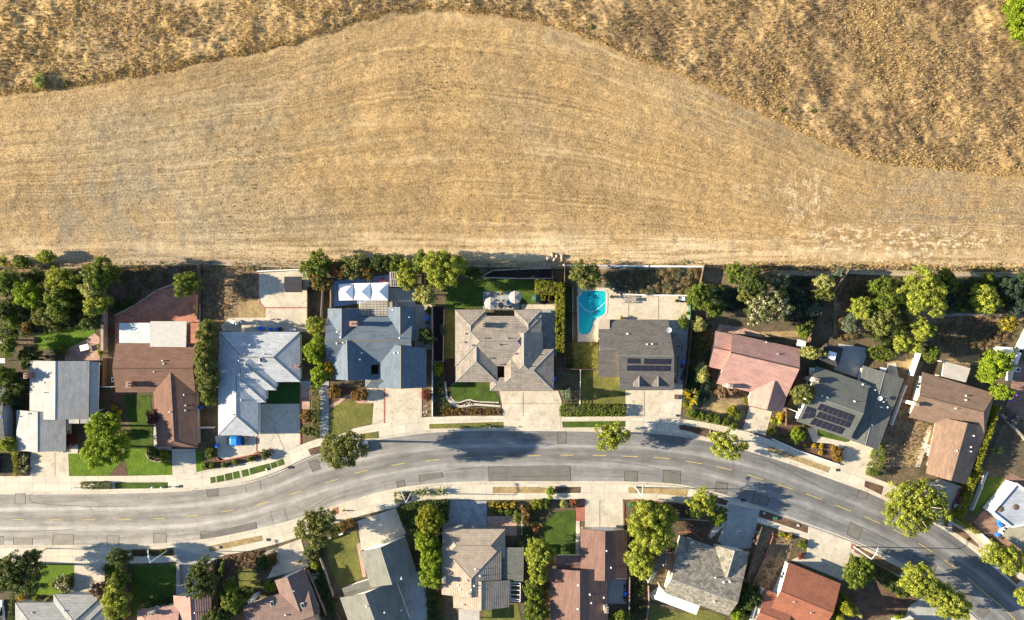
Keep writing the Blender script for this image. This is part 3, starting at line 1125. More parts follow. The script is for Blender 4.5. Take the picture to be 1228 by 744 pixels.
def house(key, label, wings, roof, wall, cap=None, trim='trim_dark', vents='', chimneys=(), garage=None, door=None,
          windows=6, vent_mat='galvanised', name='house', cat='house'):
    ws = []
    for i, w in enumerate(wings):
        kw = dict(w[1])
        kw.setdefault('drop', .013 * i)
        ws.append(Wing(w[0], **kw))
    allp = [p for w in ws for p in w.p]
    c = sum(allp, Vector()) / len(allp)
    root = thing(name, label, cat, (c.x, c.y, Z0))
    r, k, wl = MB(), MB(), MB()
    for w in ws:
        w.roof(r)
        w.caps(k)
    ins = [w.walls(wl) for w in ws]
    ro = r.build('roof', [roof, trim], root, True)
    k.build('ridge_cap', cap or roof, ro, True)
    wo = wl.build('wall', wall, root, True)

    def roofz(x, y):
        z = [w.z(x, y) for w in ws if w.inside(x, y)]
        return max(z) if z else 3.2

    def on_roof(p):
        z = 4.0
        for _ in range(6):
            q = P(p, z)
            z = roofz(q.x, q.y)
        return P(p, z)

    H = HOUSES[key] = dict(root=root, roof=ro, wings=ws, on=on_roof, z=roofz, wall=wo)
    used = []

    def clear(pt, n, wi):
        x, y = pt.x + n.x * .9, pt.y + n.y * .9
        return not any(w.inside(x, y, .1) for j, w in enumerate(ws) if j != wi)

    def opening(wi, side, s, width, z0, z1, kind):
        q = ins[wi]
        a, b = q[side], q[(side + 1) % 4]
        t = (b - a).normalized()
        n = Vector((t.y, -t.x, 0))
        m = a.lerp(b, s)
        if kind == 'window' and not clear(m, n, wi):
            return False
        A, B = m - t * width / 2, m + t * width / 2

        def bx(mb, A, B, z0, z1, d0, d1, mi=0):
            v = [A + n * d0, B + n * d0, B + n * d1, A + n * d1]
            lo = [Vector((p.x, p.y, z0)) for p in v]
            hi = [Vector((p.x, p.y, z1)) for p in v]
            for f in ((lo[3], lo[2], hi[2], hi[3]), (hi[0], hi[3], hi[2], hi[1]), (lo[0], lo[1], lo[2], lo[3]), (lo[0], lo[3], hi[3], hi[0]), (lo[2], lo[1], hi[1], hi[2])):
                mb.face(f, mi)
        mb = MB()
        if kind == 'window':
            bx(mb, A, B, z0, z1, 0, .03)
            o = mb.build('window', 'glass_dark', root, True)
            f = MB()
            e = t * .08
            bx(f, A - e, A, z0 - .08, z1 + .08, 0, .07)
            bx(f, B, B + e, z0 - .08, z1 + .08, 0, .07)
            bx(f, A, B, z1, z1 + .08, 0, .068)
            bx(f, A, B, z0 - .08, z0, 0, .09)
            m2 = (A + B) / 2
            bx(f, m2 - t * .025, m2 + t * .025, z0, z1, 0.025, .06)
            f.build('window_frame', 'white_paint', o, True)
        elif kind == 'garage_door':
            for i in range(4):
                h = (z1 - z0) / 4
                bx(mb, A, B, z0 + i * h + .012, z0 + (i + 1) * h - .012, 0, .05)
            mb.build('garage_door', 'garage_white', root, True)
        else:
            bx(mb, A, B, z0, z1, 0, .05)
            o = mb.build('door', 'door_brown', root, True)
            f = MB()
            f.tube(B - t * .12 + n * .05 + Vector((0, 0, z0 + 1.0)), B - t * .12 + n * .12 + Vector((0, 0, z0 + 1.0)), .035, .03, 8)
            f.build('door_handle', 'galvanised', o, True)
        return True

    if garage:
        opening(garage[0], garage[1], garage[2], garage[3], Z0 + .06, Z0 + 2.25, 'garage_door')
    if door:
        opening(door[0], door[1], door[2], .95, Z0 + .1, Z0 + 2.15, 'door')
    left = windows
    for wi, w in enumerate(ws):
        for side in (0, 2, 1, 3):
            L = (ins[wi][side] - ins[wi][(side + 1) % 4]).length
            n = max(1, int(L / 4.2))
            for j in range(n):
                s = (j + .5) / n
                if garage and garage[0] == wi and garage[1] == side or door and door[0] == wi and door[1] == side and abs(s - door[2]) * L < 1.6:
                    continue
                if left > 0 and opening(wi, side, s, 1.5, Z0 + 1.0, Z0 + 2.15, 'window'):
                    left -= 1
    vl = pts(vents) if vents else []
    for i, p in enumerate(vl):
        q = on_roof(p)
        v = MB()
        kind = i % 3
        if kind == 0:      # mushroom vent
            v.tube(q - Vector((0, 0, .15)), q + Vector((0, 0, .3)), .1, .1, 10)
            v.lathe(q + Vector((0, 0, .3)), [(.17, 0), (.19, .05), (.1, .12), (.02, .15)], 12)
        elif kind == 1:    # low box vent
            v.box(q + Vector((0, 0, .1)), (.42, .34, .22), 0, 0, .85)
        else:              # pipe vent
            v.tube(q - Vector((0, 0, .2)), q + Vector((0, 0, .55)), .075, .075, 8)
            v.lathe(q, [(.22, -.1), (.2, .05), (.08, .12)], 10)
        v.build('roof_vent', vent_mat, root, True)
    for ch in chimneys:
        p, (dx, dy), zt, mat = ch[:4]
        rz = ch[4] if len(ch) > 4 else 0.0
        q = P(p, zt)
        b = MB()
        b.box((q.x, q.y, (zt - .16) / 2), (dx, dy, zt - .16), rz)
        o = b.build('chimney', mat, root, True)
        b = MB()
        b.box((q.x, q.y, zt - .1), (dx + .18, dy + .18, .14), rz)
        for s in (-.24, .24):
            ox, oy = (s * dx, 0) if dx > dy else (0, s * dy)
            b.lathe((q.x + ox * math.cos(rz) - oy * math.sin(rz), q.y + ox * math.sin(rz) + oy * math.cos(rz), zt - .03), [(.17, 0), (.15, .28), (.11, .3)], 10)
        b.build('chimney_cap', 'block_pink' if mat == 'brick_stack' else 'block_wall', o, True)
    return H


def slab_cover(root, txt, z, mat, name='patio_cover', t=.14, tilt=0.0, posts=True, trim='white_paint', zs=None):
    """a flat lean-to roof on posts, a part of its house"""
    q = [P(p, zs[i] + Z0 if zs else z + Z0) for i, p in enumerate(pts(txt))]
    if area2([(a.x, a.y) for a in q]) < 0:
        q = q[::-1]
    mb = MB()
    u = (q[1] - q[0]).normalized()
    v = Vector((-u.y, u.x, 0))
    mb.face(q, 0, [((a - q[0]).dot(u), (a - q[0]).dot(v)) for a in q])
    dn = Vector((0, 0, -t))
    mb.face([a + dn for a in q[::-1]], 1)
    for i in range(len(q)):
        a, b = q[i], q[(i + 1) % len(q)]
        mb.face([a + dn, b + dn, b, a], 1)
    o = mb.build(name, [mat, trim], root, True)
    if posts:
        c = sum(q, Vector()) / len(q)
        for a in q:
            e = a.lerp(c, .07)
            p = MB()
            p.box((e.x, e.y, (a.z - t) / 2), (.12, .12, a.z - t - .01))
            p.build('post', trim, o, True)
    return o


def solar(hk, quads, root=None):
    H = HOUSES[hk]
    for txt, nx, ny in quads:
        q = [H['on'](p) for p in pts(txt)]
        for i in range(nx):
            for j in range(ny):
                def at(a, b):
                    return (q[0].lerp(q[1], a)).lerp(q[3].lerp(q[2], a), b)
                e = .03
                c = [at((i + e) / nx, (j + e) / ny), at((i + 1 - e) / nx, (j + e) / ny), at((i + 1 - e) / nx, (j + 1 - e) / ny), at((i + e) / nx, (j + 1 - e) / ny)]
                n = (c[1] - c[0]).cross(c[3] - c[0]).normalized()
                if n.z < 0:
                    n = -n
                    c = c[::-1]
                mb = MB()
                top = [a + n * .14 for a in c]
                bot = [a + n * .09 for a in c]
                w, h = (c[1] - c[0]).length, (c[3] - c[0]).length
                mb.face(top, 0, [(0, 0), (w, 0), (w, h), (0, h)])
                mb.face(bot[::-1], 1)
                for k in range(4):
                    mb.face([bot[k], bot[(k + 1) % 4], top[(k + 1) % 4], top[k]], 1)
                mb.build('solar_panel', ['solar', 'grey_metal'], H['root'], True)


def wg(txt, **kw):
    return (pts(txt), kw)


# --- north side of the street, from the field end of the picture's low sun
house('N1', 'pale grey gabled house beside the broad first driveway and the bright lawn trees',
      [wg('R2 165,12 165,338 495,336 500,14', pitch=.2), wg('R2 92,288 92,514 368,518 368,300', ez=2.75, pitch=.2), wg('R2 350,318 350,362 540,362 540,318', rise=.25, ez=2.5)],
      'roof_pale', 'stucco_cream', vents='R2 272,80 180,158 250,190 160,308 245,135', chimneys=[(pts('R2 140,97')[0], (.7, 1.1), 5.3, 'brick_stack')],
      garage=(1, 1, .5, 4.9), door=(0, 1, .8))
house('N2', 'dark brown shingled house with a long front wing and a red brick back patio',
      [wg('R1 645,568 1092,568 1090,840 645,840'), wg('R2 846,80 876,494 1102,496 1085,80', ends=(0, .35))],
      'roof_brown', 'stucco_tan', vents='R2 910,12 912,30 860,75 1030,202 1035,262 1035,290 950,298',
      chimneys=[(pts('R2 714,146')[0], (1.0, 1.2), 4.9, 'brick_stack')], garage=(1, 1, .5, 4.6), door=(0, 0, .3))
house('N3', 'whitish grey house with stepped roof hips over a dark green court',
      [wg('W 63,90 545,91 548,388 63,388', ends=(1, 1), skip=(3,)), wg('W 63,110 63,437 405,437 405,110', ends=(1, 1), skip=(0, 1, 3)),
       wg('W 63,160 63,510 343,510 343,160', ends=(1, 1), skip=(0, 1, 3)), wg('W 58,230 58,707 297,704 297,230', ends=(1, 1), skip=(0, 3))],
      'roof_white', 'stucco_white', cap='roof_grey', vents='W 250,165 215,220 333,222 185,262 148,582 195,497 245,172',
      chimneys=[(pts('W 525,298')[0], (.8, .6), 4.0, 'brick_stack')], garage=(3, 2, .3, 4.9), door=(1, 1, .7))
house('N4', 'blue grey house with cross gables and red chimney beside the white party tents',
      [wg('X 72,178 680,178 684,522 72,522', pitch=.36), wg('X 78,120 78,350 303,350 303,120', pitch=.5), wg('X 508,110 508,350 697,350 697,110', pitch=.5),
       wg('X 105,345 118,626 388,626 388,345', pitch=.48, frac=.45), wg('X 440,360 440,685 782,685 782,404', pitch=.42), wg('X 345,588 470,588 480,684 345,684', ez=2.75, ends=(1, 0), rise=.7)],
      'roof_bluegrey', 'stucco_white', cap='roof_taupe', vents='X 147,287 168,326 143,370 190,364 320,438 307,484 553,438 580,436 591,331 660,183 540,130',
      chimneys=[(pts('X 259,229')[0], (1.5, 1.0), 5.9, 'brick_stack')], garage=(4, 1, .55, 5.0), door=(0, 0, .5), vent_mat='white_paint')
house('N5', 'taupe house with a complex hipped roof behind the widest pale driveway',
      [wg('Y 60,188 632,188 632,520 60,520', ends=(1, 1)), wg('Y 60,146 60,400 265,400 267,148', ends=(1, 0)), wg('Y 452,148 452,420 635,420 630,148', ends=(1, 0)),
       wg('Y 63,360 63,625 340,625 340,360', ends=(0, 1)), wg('Y 385,300 385,636 640,636 640,300', ends=(0, 1), pitch=.325),
       wg('Y 430,407 712,407 712,683 430,683', ends=(0, 1)), wg('Y 290,594 470,594 470,683 290,683', ez=2.75, ends=(1, 0))],
      'roof_taupe', 'stucco_tan', cap='roof_pale', vents='Y 257,335 132,306 413,337 290,467 128,362 358,376 460,438 180,382 550,522 360,508 530,444 597,205', vent_mat='dark_metal',
      chimneys=[(pts('Y 240,249')[0], (.9, 1.1), 5.0, 'stucco_tan')], garage=(5, 0, .5, 7.2), door=(3, 1, .7))
house('N6', 'charcoal house with two small dormers and dark solar rows beside the swimming pool',
      [wg('V 238,265 577,265 612,686 292,686', pitch=.36), wg('V 430,345 640,345 628,615 430,615', ends=(0, 1), pitch=.36, drop=.35), wg('V 163,268 318,268 318,608 160,608', pitch=.30, drop=.15),
       wg('V 368,540 368,664 436,664 436,540', ez=3.55, drop=0, pitch=.45), wg('V 482,540 482,662 548,662 548,540', ez=3.55, drop=0, pitch=.45)],
      'roof_charcoal', 'stucco_cream', cap='roof_grey', vents='V 450,412 335,350 612,590 480,410', vent_mat='white_paint', garage=(0, 0, .5, 4.9), door=(2, 0, .5))
house('N7', 'faded pink gabled house turned slightly away from the street beyond the yucca bed',
      [(pts('R9 310,480 740,575') + pts('R10 563,190 182,94'), dict(frac=.36, rise=2.8, ez=2.8)), (pts('R9 203,462 320,488 252,712 160,692'), dict(frac=.45, ez=2.5, pitch=.22)),
       wg('R10 395,60 359,215 547,254 598,95', pitch=.36)],
      'roof_pink', 'stucco_pink', cap='roof_pinkbrown', vents='R9 525,535 R10 530,48'.replace('R10 530,48', '600,610'), chimneys=[(pts('R10 262,110')[0], (1.1, .8), 4.6, 'pot_white', -.22)],
      garage=(2, 1, .5, 4.4), door=(0, 0, .3))
house('N8', 'slate grey house with a large block of solar panels and a low attached garage wing',
      [wg('G 205,208 545,326 420,680 82,560', pitch=.27, ez=3.3), wg('G 505,205 425,682 600,742 768,290', pitch=.12, ez=2.45)],
      'roof_slate', 'stucco_white', cap='roof_grey', vents='G 240,398 275,408 450,433 500,325 545,340 578,360 600,415 632,437 618,470 657,470 558,582', vent_mat='white_paint',
      chimneys=[(pts('G 208,300')[0], (1.2, .9), 5.2, 'stucco_cream', -.32)], garage=(1, 1, .5, 4.9), door=(0, 0, .4))
house('N9', 'warm brown house with a deep front wing beside the long bright hedge',
      [wg('R12 448,93 945,240 872,520 355,406', ends=(0, .5), pitch=.31, over=.9), (pts('R12 548,400') + pts('P 1110.5,568 1159,581') + pts('R12 895,470'), dict(pitch=.33, over=1.6))],
      'roof_brown_b', 'stucco_tan', cap='roof_brown_b', vents='R12 742,255 745,285 672,342 795,530 778,608 775,638 680,632', vent_mat='white_paint',
      chimneys=[(pts('R12 412,316')[0], (.9, .7), 5.2, 'stucco_cream', -.3)], garage=(1, 1, .5, 4.9), door=(0, 0, .6))
# --- south side
house('S1', 'light grey hipped house on the small green lawn at the street end',
      [wg('B1 85,645 600,645 600,960 85,960', ends=(1, 1)), wg('B1 298,598 298,960 560,960 572,602', ends=(1, 1), drop=.02), wg('B1 480,612 480,960 590,960 588,640', ends=(1, 1), drop=.3)],
      'roof_grey', 'stucco_grey', cap='roof_pale', vents='B1 360,690 180,700', garage=(1, 3, .6, 4.6), windows=4)
house('S2', 'dusty rose tiled house with a pale chimney beside two square lawns',
      [wg('B1 966,606 985,960 1200,960 1178,596'), wg('B1 765,690 1000,655 1010,960 765,960', ends=(1, 0))],
      'roof_rose', 'stucco_cream', vents='B1 1090,700', chimneys=[(pts('B1 838,710')[0], (1.1, .8), 4.4, 'pot_white', .1)], garage=(0, 3, .5, 4.2), windows=4)
house('S3', 'mauve brown house tilted to the street bend with a yellow striped lawn patch',
      [wg('B2 330,665 690,545 790,860 430,975'), wg('B2 508,522 600,770 762,700 671,458', pitch=.36)],
      'roof_mauve', 'stucco_tan', vents='B2 572,712 615,580', chimneys=[(pts('B2 374,640')[0], (1.1, .7), 4.6, 'pot_white', .3)], garage=(1, 3, .5, 4.2), windows=4)
house('S4', 'two toned grey house with steep dark slopes next to the dry back lawn',
      [wg('B3 238,363 300,560 558,488 490,277', pitch=.4), wg('B3 128,618 218,868 527,768 437,519', pitch=.4), wg('B3 140,566 330,505 372,560 160,616', ez=2.6, pitch=.15)],
      'roof_twotone', 'stucco_white', cap='roof_grey', vents='B3 278,663 375,700 470,505 472,686 470,512', vent_mat='white_paint', garage=(0, 3, .6, 4.9), windows=5)
house('S5', 'tan tiled house with a broad front hip and a flat grey side roof',
      [wg('E 58,208 58,560 490,560 490,210', ends=(1, 0), ez=3.1), wg('E 62,88 515,88 515,300 62,300', ends=(1, 1), ez=2.7, rise=1.2), wg('E 140,440 142,655 548,650 552,456', ez=3.0, drop=.05)],
      'roof_tan', 'stucco_tan', vents='E 235,455 175,490 293,497 248,552 190,522 335,425 272,522 335,522 302,377 212,630', vent_mat='white_paint',
      chimneys=[(pts('E 72,462')[0], (.7, .9), 5.3, 'pot_white')], windows=6)
house('S6', 'maroon brown pair of long gables behind the brick edged driveway',
      [wg('B4 540,232 540,520 800,500 804,240', pitch=.29), wg('B4 372,455 372,960 692,960 692,450', pitch=.29), wg('B4 405,384 660,384 660,480 405,480', ez=2.5, rise=.35)],
      'roof_maroon', 'stucco_cream', cap='roof_mauve', vents='B4 685,355 528,548 592,600 600,645 525,680 710,450 670,615', vent_mat='white_paint',
      chimneys=[(pts('B4 684,688')[0], (.8, 1.2), 4.8, 'pot_white')], garage=(0, 3, .5, 4.9), windows=5)
house('S7', 'scalloped grey shingle house with one tan slope above a white patio cover',
      [wg('F 338,140 822,300 682,712 218,542', frac=.69, rise=2.3), wg('F 590,205 540,385 772,450 832,250', pitch=.4)],
      'roof_scallop', 'stucco_cream', cap='roof_pale', vents='F 585,435 648,470 690,466 575,605 420,180', vent_mat='white_paint',
      chimneys=[(pts('F 432,208')[0], (1.0, .7), 4.7, 'pot_white', -.35)], garage=(1, 3, .5, 4.6), windows=5)
house('S8', 'orange tiled house between the bare yard and a pointed conifer',
      [wg('B6 400,422 690,540 570,830 280,710'), wg('B6 268,570 430,636 350,860 185,800', drop=.3), wg('B6 555,612 676,600 660,665 545,740', ez=2.5, pitch=.2)],
      'roof_orange', 'stucco_white', vents='B6 520,700 430,640', garage=(0, 2, .3, 4.6), windows=5)
house('S9', 'small brown roofed house cut off below the lower street trees',
      [wg('P 1075,746 1072,800 1104,800 1102,741')], 'roof_brown_b', 'stucco_white', windows=2)
house('N0', 'low dark grey house at the very edge of the picture behind a small car',
      [wg('P -60,446 7,449 7,541 -60,541', pitch=.12)], 'roof_slate', 'stucco_grey', vents='P 3,500', vent_mat='blue_plastic', windows=2)
# the flat white roofed house on its paved court
house('N10', 'white flat roofed house on a curved brown paver court',
      [(pts('Q 520,438 460,515 760,740 880,470'), dict(ez=2.6, pitch=.12))], 'roof_khaki', 'stucco_white', windows=3)
R = HOUSES['N10']['root']
q = [tuple(P(p, 3.4)[:2]) for p in pts('Q 565,125 385,335 525,445 640,430 760,270')]
mb = MB()
mb.prism(q, Z0, 3.25, 0)
mb.build('wall', 'stucco_white', R, True)
mb = MB()
q = ccw(q)
for t_ in tess(q):
    mb.face([(*q[i], 3.262) for i in t_], 0, [q[i] for i in t_])
mb.build('flat_roof', 'roof_flatwhite', R, True)
mb = MB()
for i in range(len(q)):
    a, b = Vector((*q[i], 0)), Vector((*q[(i + 1) % len(q)], 0))
    d = (b - a)
    m = (a + b) / 2
    mb.box((m.x, m.y, 3.4), (d.length + .0, .32, .42 + .004 * i), math.atan2(d.y, d.x))
mb.build('parapet', 'white_paint', R, True)
for p in pts('Q 560,300 447,315'):
    w = P(p, 3.3)
    mb = MB()
    mb.lathe(w, [(.7, -.03), (.6, .05), (.25, .12)], 14)
    mb.build('roof_vent', 'old_wood', R, True)

slab_cover(HOUSES['N1']['root'], 'R2 499,18 554,22 547,300 500,326', 2.35, 'roof_pale', 'side_roof', zs=[2.75, 2.3, 2.3, 2.75])
# --- lean-tos, covers and roof gear that belong to their houses
slab_cover(HOUSES['N2']['root'], 'R1 664,454 836,452 836,566 664,566', 2.55, 'corrugated_clear')
slab_cover(HOUSES['N2']['root'], 'R1 838,444 1040,444 1036,588 836,586', 3.5, 'cover_beige', t=.2)
slab_cover(HOUSES['N6']['root'], 'V 168,263 230,263 228,385 168,385', 3.35, 'cover_tan')
slab_cover(HOUSES['N9']['root'], 'R12 596,18 778,68 745,165 580,124', 2.6, 'corrugated')
slab_cover(HOUSES['S5']['root'], 'E 491,224 650,222 645,466 491,456', 2.7, 'roof_slate')
slab_cover(HOUSES['S5']['root'], 'E 180,664 330,662 330,760 180,760', 2.5, 'corrugated')
slab_cover(HOUSES['S5']['root'], 'E 176,145 404,145 404,225 176,225', 3, 'roof_tan', 'entry_roof', zs=[2.75, 2.75, 3.28, 3.28])
slab_cover(HOUSES['S7']['root'], 'F 182,496 245,556 476,640 450,706 150,592', 2.5, 'cover_white')
slab_cover(HOUSES['S7']['root'], 'F 215,240 240,295 120,480 100,478', 2.5, 'roof_slate', 'side_roof')
slab_cover(HOUSES['S7']['root'], 'F 235,255 300,268 276,400 225,375', 2.6, 'roof_brown_b', 'side_roof')
slab_cover(HOUSES['S6']['root'], 'B4 698,470 800,468 800,512 698,516', 2.4, 'roof_maroon', 'side_roof')
solar('N6', [('V 333,493 403,494 403,527 331,527', 2, 1), ('V 431,494 587,497 585,532 430,529', 4, 1), ('V 331,535 584,538 581,573 329,569', 6, 1)])
solar('N8', [('G 232,446 447,520 428,562 206,482', 7, 1), ('G 222,496 428,564 408,602 200,532', 7, 1),
             ('G 145,462 200,481 190,535 105,548', 2, 2), ('G 190,537 385,603 362,642 160,575', 6, 1)])


def dish(hk, p, r=.42):
    q = HOUSES[hk]['on'](pts(p)[0])
    b = MB()
    b.tube(q, q + Vector((0, 0, .6)), .035, .035, 6)
    o = b.build('satellite_dish', 'grey_metal', HOUSES[hk]['root'], True)
    b = MB()
    b.lathe(q + Vector((0, 0, .6)), [(.05, 0), (r * .6, .06), (r, .18), (r * .97, .19), (r * .55, .08), (.02, .02)], 16)
    b.build('dish_reflector', 'white_paint', o, True)


dish('N6', 'V 578,327', .55)
dish('N8', 'G 602,412', .5)
q = HOUSES['N5']['on'](pts('Y 458,262')[0])
b = MB()
b.tube(q - Vector((0, 0, .1)), q + Vector((0, 0, 2.2)), .04, .03, 6)
b.tube(q + Vector((-.1, -1.5, 2.1)), q + Vector((.1, 1.5, 2.1)), .03, .03, 6)
for k in range(-4, 5):
    w = .75 - abs(k) * .06
    b.tube(q + Vector((-w, k * .33, 2.12)), q + Vector((w, k * .33, 2.12)), .018, .018, 5)
b.build('antenna', 'dark_metal', HOUSES['N5']['root'], True)
q = HOUSES['S7']['on'](pts('F 672,550')[0])
b = MB()
b.tube(q - Vector((0, 0, .1)), q + Vector((0, 0, 1.8)), .04, .03, 6)
b.tube(q + Vector((-.1, -1.2, 1.75)), q + Vector((.1, 1.2, 1.75)), .03, .03, 6)
for k in range(-3, 4):
    b.tube(q + Vector((-.5, k * .36, 1.77)), q + Vector((.5, k * .36, 1.77)), .018, .018, 5)
b.build('antenna', 'dark_metal', HOUSES['S7']['root'], True)
for hk, p in (('S3', 'B2 495,650'), ('S3', 'B2 665,660'), ('N3', 'W 315,257')):
    q = HOUSES[hk]['on'](pts(p)[0])
    b = MB()
    b.box(q + Vector((0, 0, .08)), (.7, 1.1, .28), .25)
    o = b.build('skylight', 'white_paint', HOUSES[hk]['root'], True)
    b = MB()
    b.box(q + Vector((0, 0, .235)), (.56, .96, .04), .25)
    b.build('skylight_pane', 'glass_dark', o, True)
# ------------------------------------------------------------------ paved and planted areas
def sh(name, mat, base, *areas, smooth=0, holes=()):
    for a in areas:
        sheet(name, pts(a), mat, base, holes, smooth)


DECK = pts('R7 245,206 420,212 470,248 860,254 866,388 740,392 425,388 362,392 358,512 245,511')
sh('planting_bed', 'dry_yard', .012, 'R1 0,150 640,150 640,240 600,400 590,470 0,470', 'R3 60,95 375,95 372,290 410,376 160,440 60,400', 'R7 370,110 930,98 900,240 500,238 380,215',
   'R9 120,60 1010,80 960,180 850,350 740,420 240,340 130,200', 'R11 60,130 1228,110 1228,330 1110,420 600,400 0,480 0,260', 'R12 100,640 215,470 330,160 400,20 460,20 430,110 370,240 350,410 560,470 420,744 60,744',
   'B5 700,330 850,232 980,300 960,420 890,600 740,560', 'B6 300,240 420,320 400,420 330,600 190,560', 'R10 120,130 330,170 350,220 330,340 90,250')
sh('planting_bed', 'straw', .02, 'R3 262,280 372,276 410,330 410,374 262,376', 'R9 480,470 620,465 720,460 735,500 500,500', 'R11 240,590 380,600 500,575 470,690 300,640', 'R12 350,640 440,600 400,744 320,744',
   'R10 120,190 290,200 330,270 240,300 100,240', 'R11 690,620 900,590 890,660 720,640')
sh('planting_bed', 'mulch', .018, 'R2 605,655 625,605 690,565 716,653', 'R4 135,505 350,485 390,470 470,490 330,515 150,560 70,580 70,540', 'R6 375,265 440,250 520,285 755,275 752,318 372,320',
   'R4 765,112 810,105 960,125 1005,185 960,195 900,165 830,185 768,225', 'R1 600,150 1120,130 1120,290 970,240 860,280 760,350 650,410 600,400', 'B6 720,610 900,540 1110,620 1000,700 850,744 760,700',
   'R10 460,310 520,255 555,275 640,310 700,350 690,400 760,430 870,450 880,480 830,530 500,405', 'B5 330,180 540,185 505,230 510,290 380,250', 'B2 225,380 450,345 460,480 420,560 300,570 230,560',
   'R2 372,375 500,370 490,450 430,480 375,470', 'R2 600,205 690,205 700,300 600,340')
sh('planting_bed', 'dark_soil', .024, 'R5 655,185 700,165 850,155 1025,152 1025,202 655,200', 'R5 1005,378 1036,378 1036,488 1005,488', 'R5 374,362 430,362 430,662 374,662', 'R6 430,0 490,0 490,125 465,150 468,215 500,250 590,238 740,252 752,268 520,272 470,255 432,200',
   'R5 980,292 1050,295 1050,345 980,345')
sh('planting_bed', 'bark', .022, 'R12 815,520 860,560 800,744 760,744', 'R4 610,240 655,240 655,320 610,320')
sh('lawn', 'lawn_bright', .034, 'R1 200,530 300,490 390,458 470,470 535,490 520,520 400,600 220,600', 'R2 381,530 381,655 603,655 690,560 600,470 480,525', 'R2 694,545 720,505 815,505 835,562 900,576 961,570 962,650 716,652', 'R2 1092,522 1132,515 1132,632 1095,632',
   'B1 270,430 415,430 412,592 300,602 165,602 165,500', 'B1 590,428 656,428 656,500 590,512', 'R4 22,475 62,470 55,585 25,588')
sh('lawn', 'lawn', .036, 'R2 690,205 838,205 856,505 720,505 690,545 690,440 730,400', 'R5 434,372 440,240 560,208 940,206 940,345 862,345 850,278 646,278 644,374', 'R6 490,136 682,136 738,230 735,248 600,240 570,222 500,250 466,215 466,160',
   'B1 735,440 1000,432 1012,540 965,565 965,632 790,655 760,720 735,720', 'B4 330,200 400,140 512,130 512,376 385,382 330,300', 'R10 735,368 760,350 900,402 925,418 765,396', 'Q 320,80 480,80 420,170 360,270 260,360 215,310')
sh('lawn', 'lawn_dry', .035, 'R4 765,242 800,200 900,186 1010,212 1010,312 930,332 800,390 765,396', 'R8 265,66 402,66 482,108 510,178 510,262 253,262', 'R7 222,514 358,514 358,660 222,658', 'B2 288,462 400,456 442,560 320,572', 'B2 795,300 965,240 985,330 1003,500 870,562 810,430',
   'B4 0,690 190,650 215,760 0,760', 'B5 185,648 350,702 470,680 605,722 600,790 170,790', 'R5 434,375 490,378 490,640 430,660')
sh('lawn', 'turf', .034, 'R4 415,92 605,92 605,207 377,207 377,198 415,198')
sh('patio', 'brick_red', .05, 'R1 642,412 762,357 882,272 972,240 1115,290 1115,565 642,568')
sh('patio', 'brick_pink', .05, 'R1 360,662 368,602 462,556 530,510 556,535 556,660', 'B4 20,164 184,164 184,272 120,272 20,240', 'R4 605,80 664,80 657,236 605,236', 'R9 228,420 380,442 480,472 500,505 205,462', 'B2 965,320 985,310 1018,500 1000,505')
sh('patio', 'concrete_warm', .05, 'R3 375,128 650,112 656,210 656,457 270,457 170,450 165,420 210,378 412,376 412,328 372,285', 'R5 268,352 366,350 362,365 268,365', 'R5 860,350 1056,350 1056,377 860,377', 'R11 330,650 380,640 400,744 330,744')
sh('patio', 'patio_blue', .05, 'R3 790,172 1000,150 1102,138 1106,275 790,318')
sh('patio', 'concrete_grey', .048, 'R5 126,256 270,268 270,364 128,364', 'R5 268,367 362,367 362,600 265,600', 'R7 742,392 866,392 835,744 800,744 810,590 752,585', 'G 350,65 546,95 500,210 470,282 318,232', 'R4 708,80 765,78 762,396 712,402', 'B3 470,500 560,470 610,560 620,744 500,744 440,520',
   'B4 694,516 795,512 795,652 694,650', 'F 182,496 245,556 130,600 105,560', 'R4 608,80 664,80 664,120 608,120')
sh('patio', 'concrete_blue', .052, 'R5 648,278 850,280 850,376 648,376', 'R5 974,378 1056,378 1056,640 974,600')
sh('patio', 'paver_brown', .05, 'Q 640,100 520,45 470,90 425,170 360,270 245,412 330,500 440,562 600,640 760,760 900,500 800,100')
sh('patio', 'paver_brown', .05, 'R12 1055,200 1095,20 1300,20 1300,460 1130,420 1020,330')
sheet('pool_deck', DECK, 'pool_deck', .06, [POOL])
sh('path', 'concrete', .046, 'R12 490,460 515,462 480,590 430,744 400,744 440,600', 'R10 688,345 740,330 745,385 900,420 930,415 880,460 830,430 720,420', 'R6 488,248 520,262 600,250 745,262 745,272 600,262 520,275 470,262 440,225 432,130 440,130 450,215', 'B4 515,190 535,190 535,378 512,378',
   'B5 505,270 560,200 610,170 600,215 520,290', 'R2 375,500 435,478 435,530 378,530', 'R2 858,375 878,375 880,492 955,494 955,512 858,510', 'B1 415,425 448,425 448,550 590,545 580,600 385,600 415,545')
sh('path', 'brick_pink', .05, 'R4 765,215 815,190 850,162 890,150 940,185 1005,185 1005,205 930,205 885,172 855,180 825,205 768,236')
sh('path', 'concrete_grey', .03, 'R11 640,345 800,335 1050,345 1050,358 800,352 640,362')
sh('driveway', 'concrete_warm', .052, 'R2 172,518 381,515 386,657 168,657', 'R6 0,165 306,165 306,332 180,347 30,372 38,250 0,240', 'R6 738,182 1066,182 1086,240 1080,325 1080,392 765,392 752,250', 'R8 512,178 738,178 738,340 512,330', 'R10 365,220 492,250 455,382 328,352',
   'R10 880,480 930,408 1105,470 1030,592 1008,602 866,547', 'B2 450,365 655,290 702,450 665,462 540,492 465,512 500,450'.replace('B2', 'B2'), 'B1 448,425 586,425 586,545 448,552')
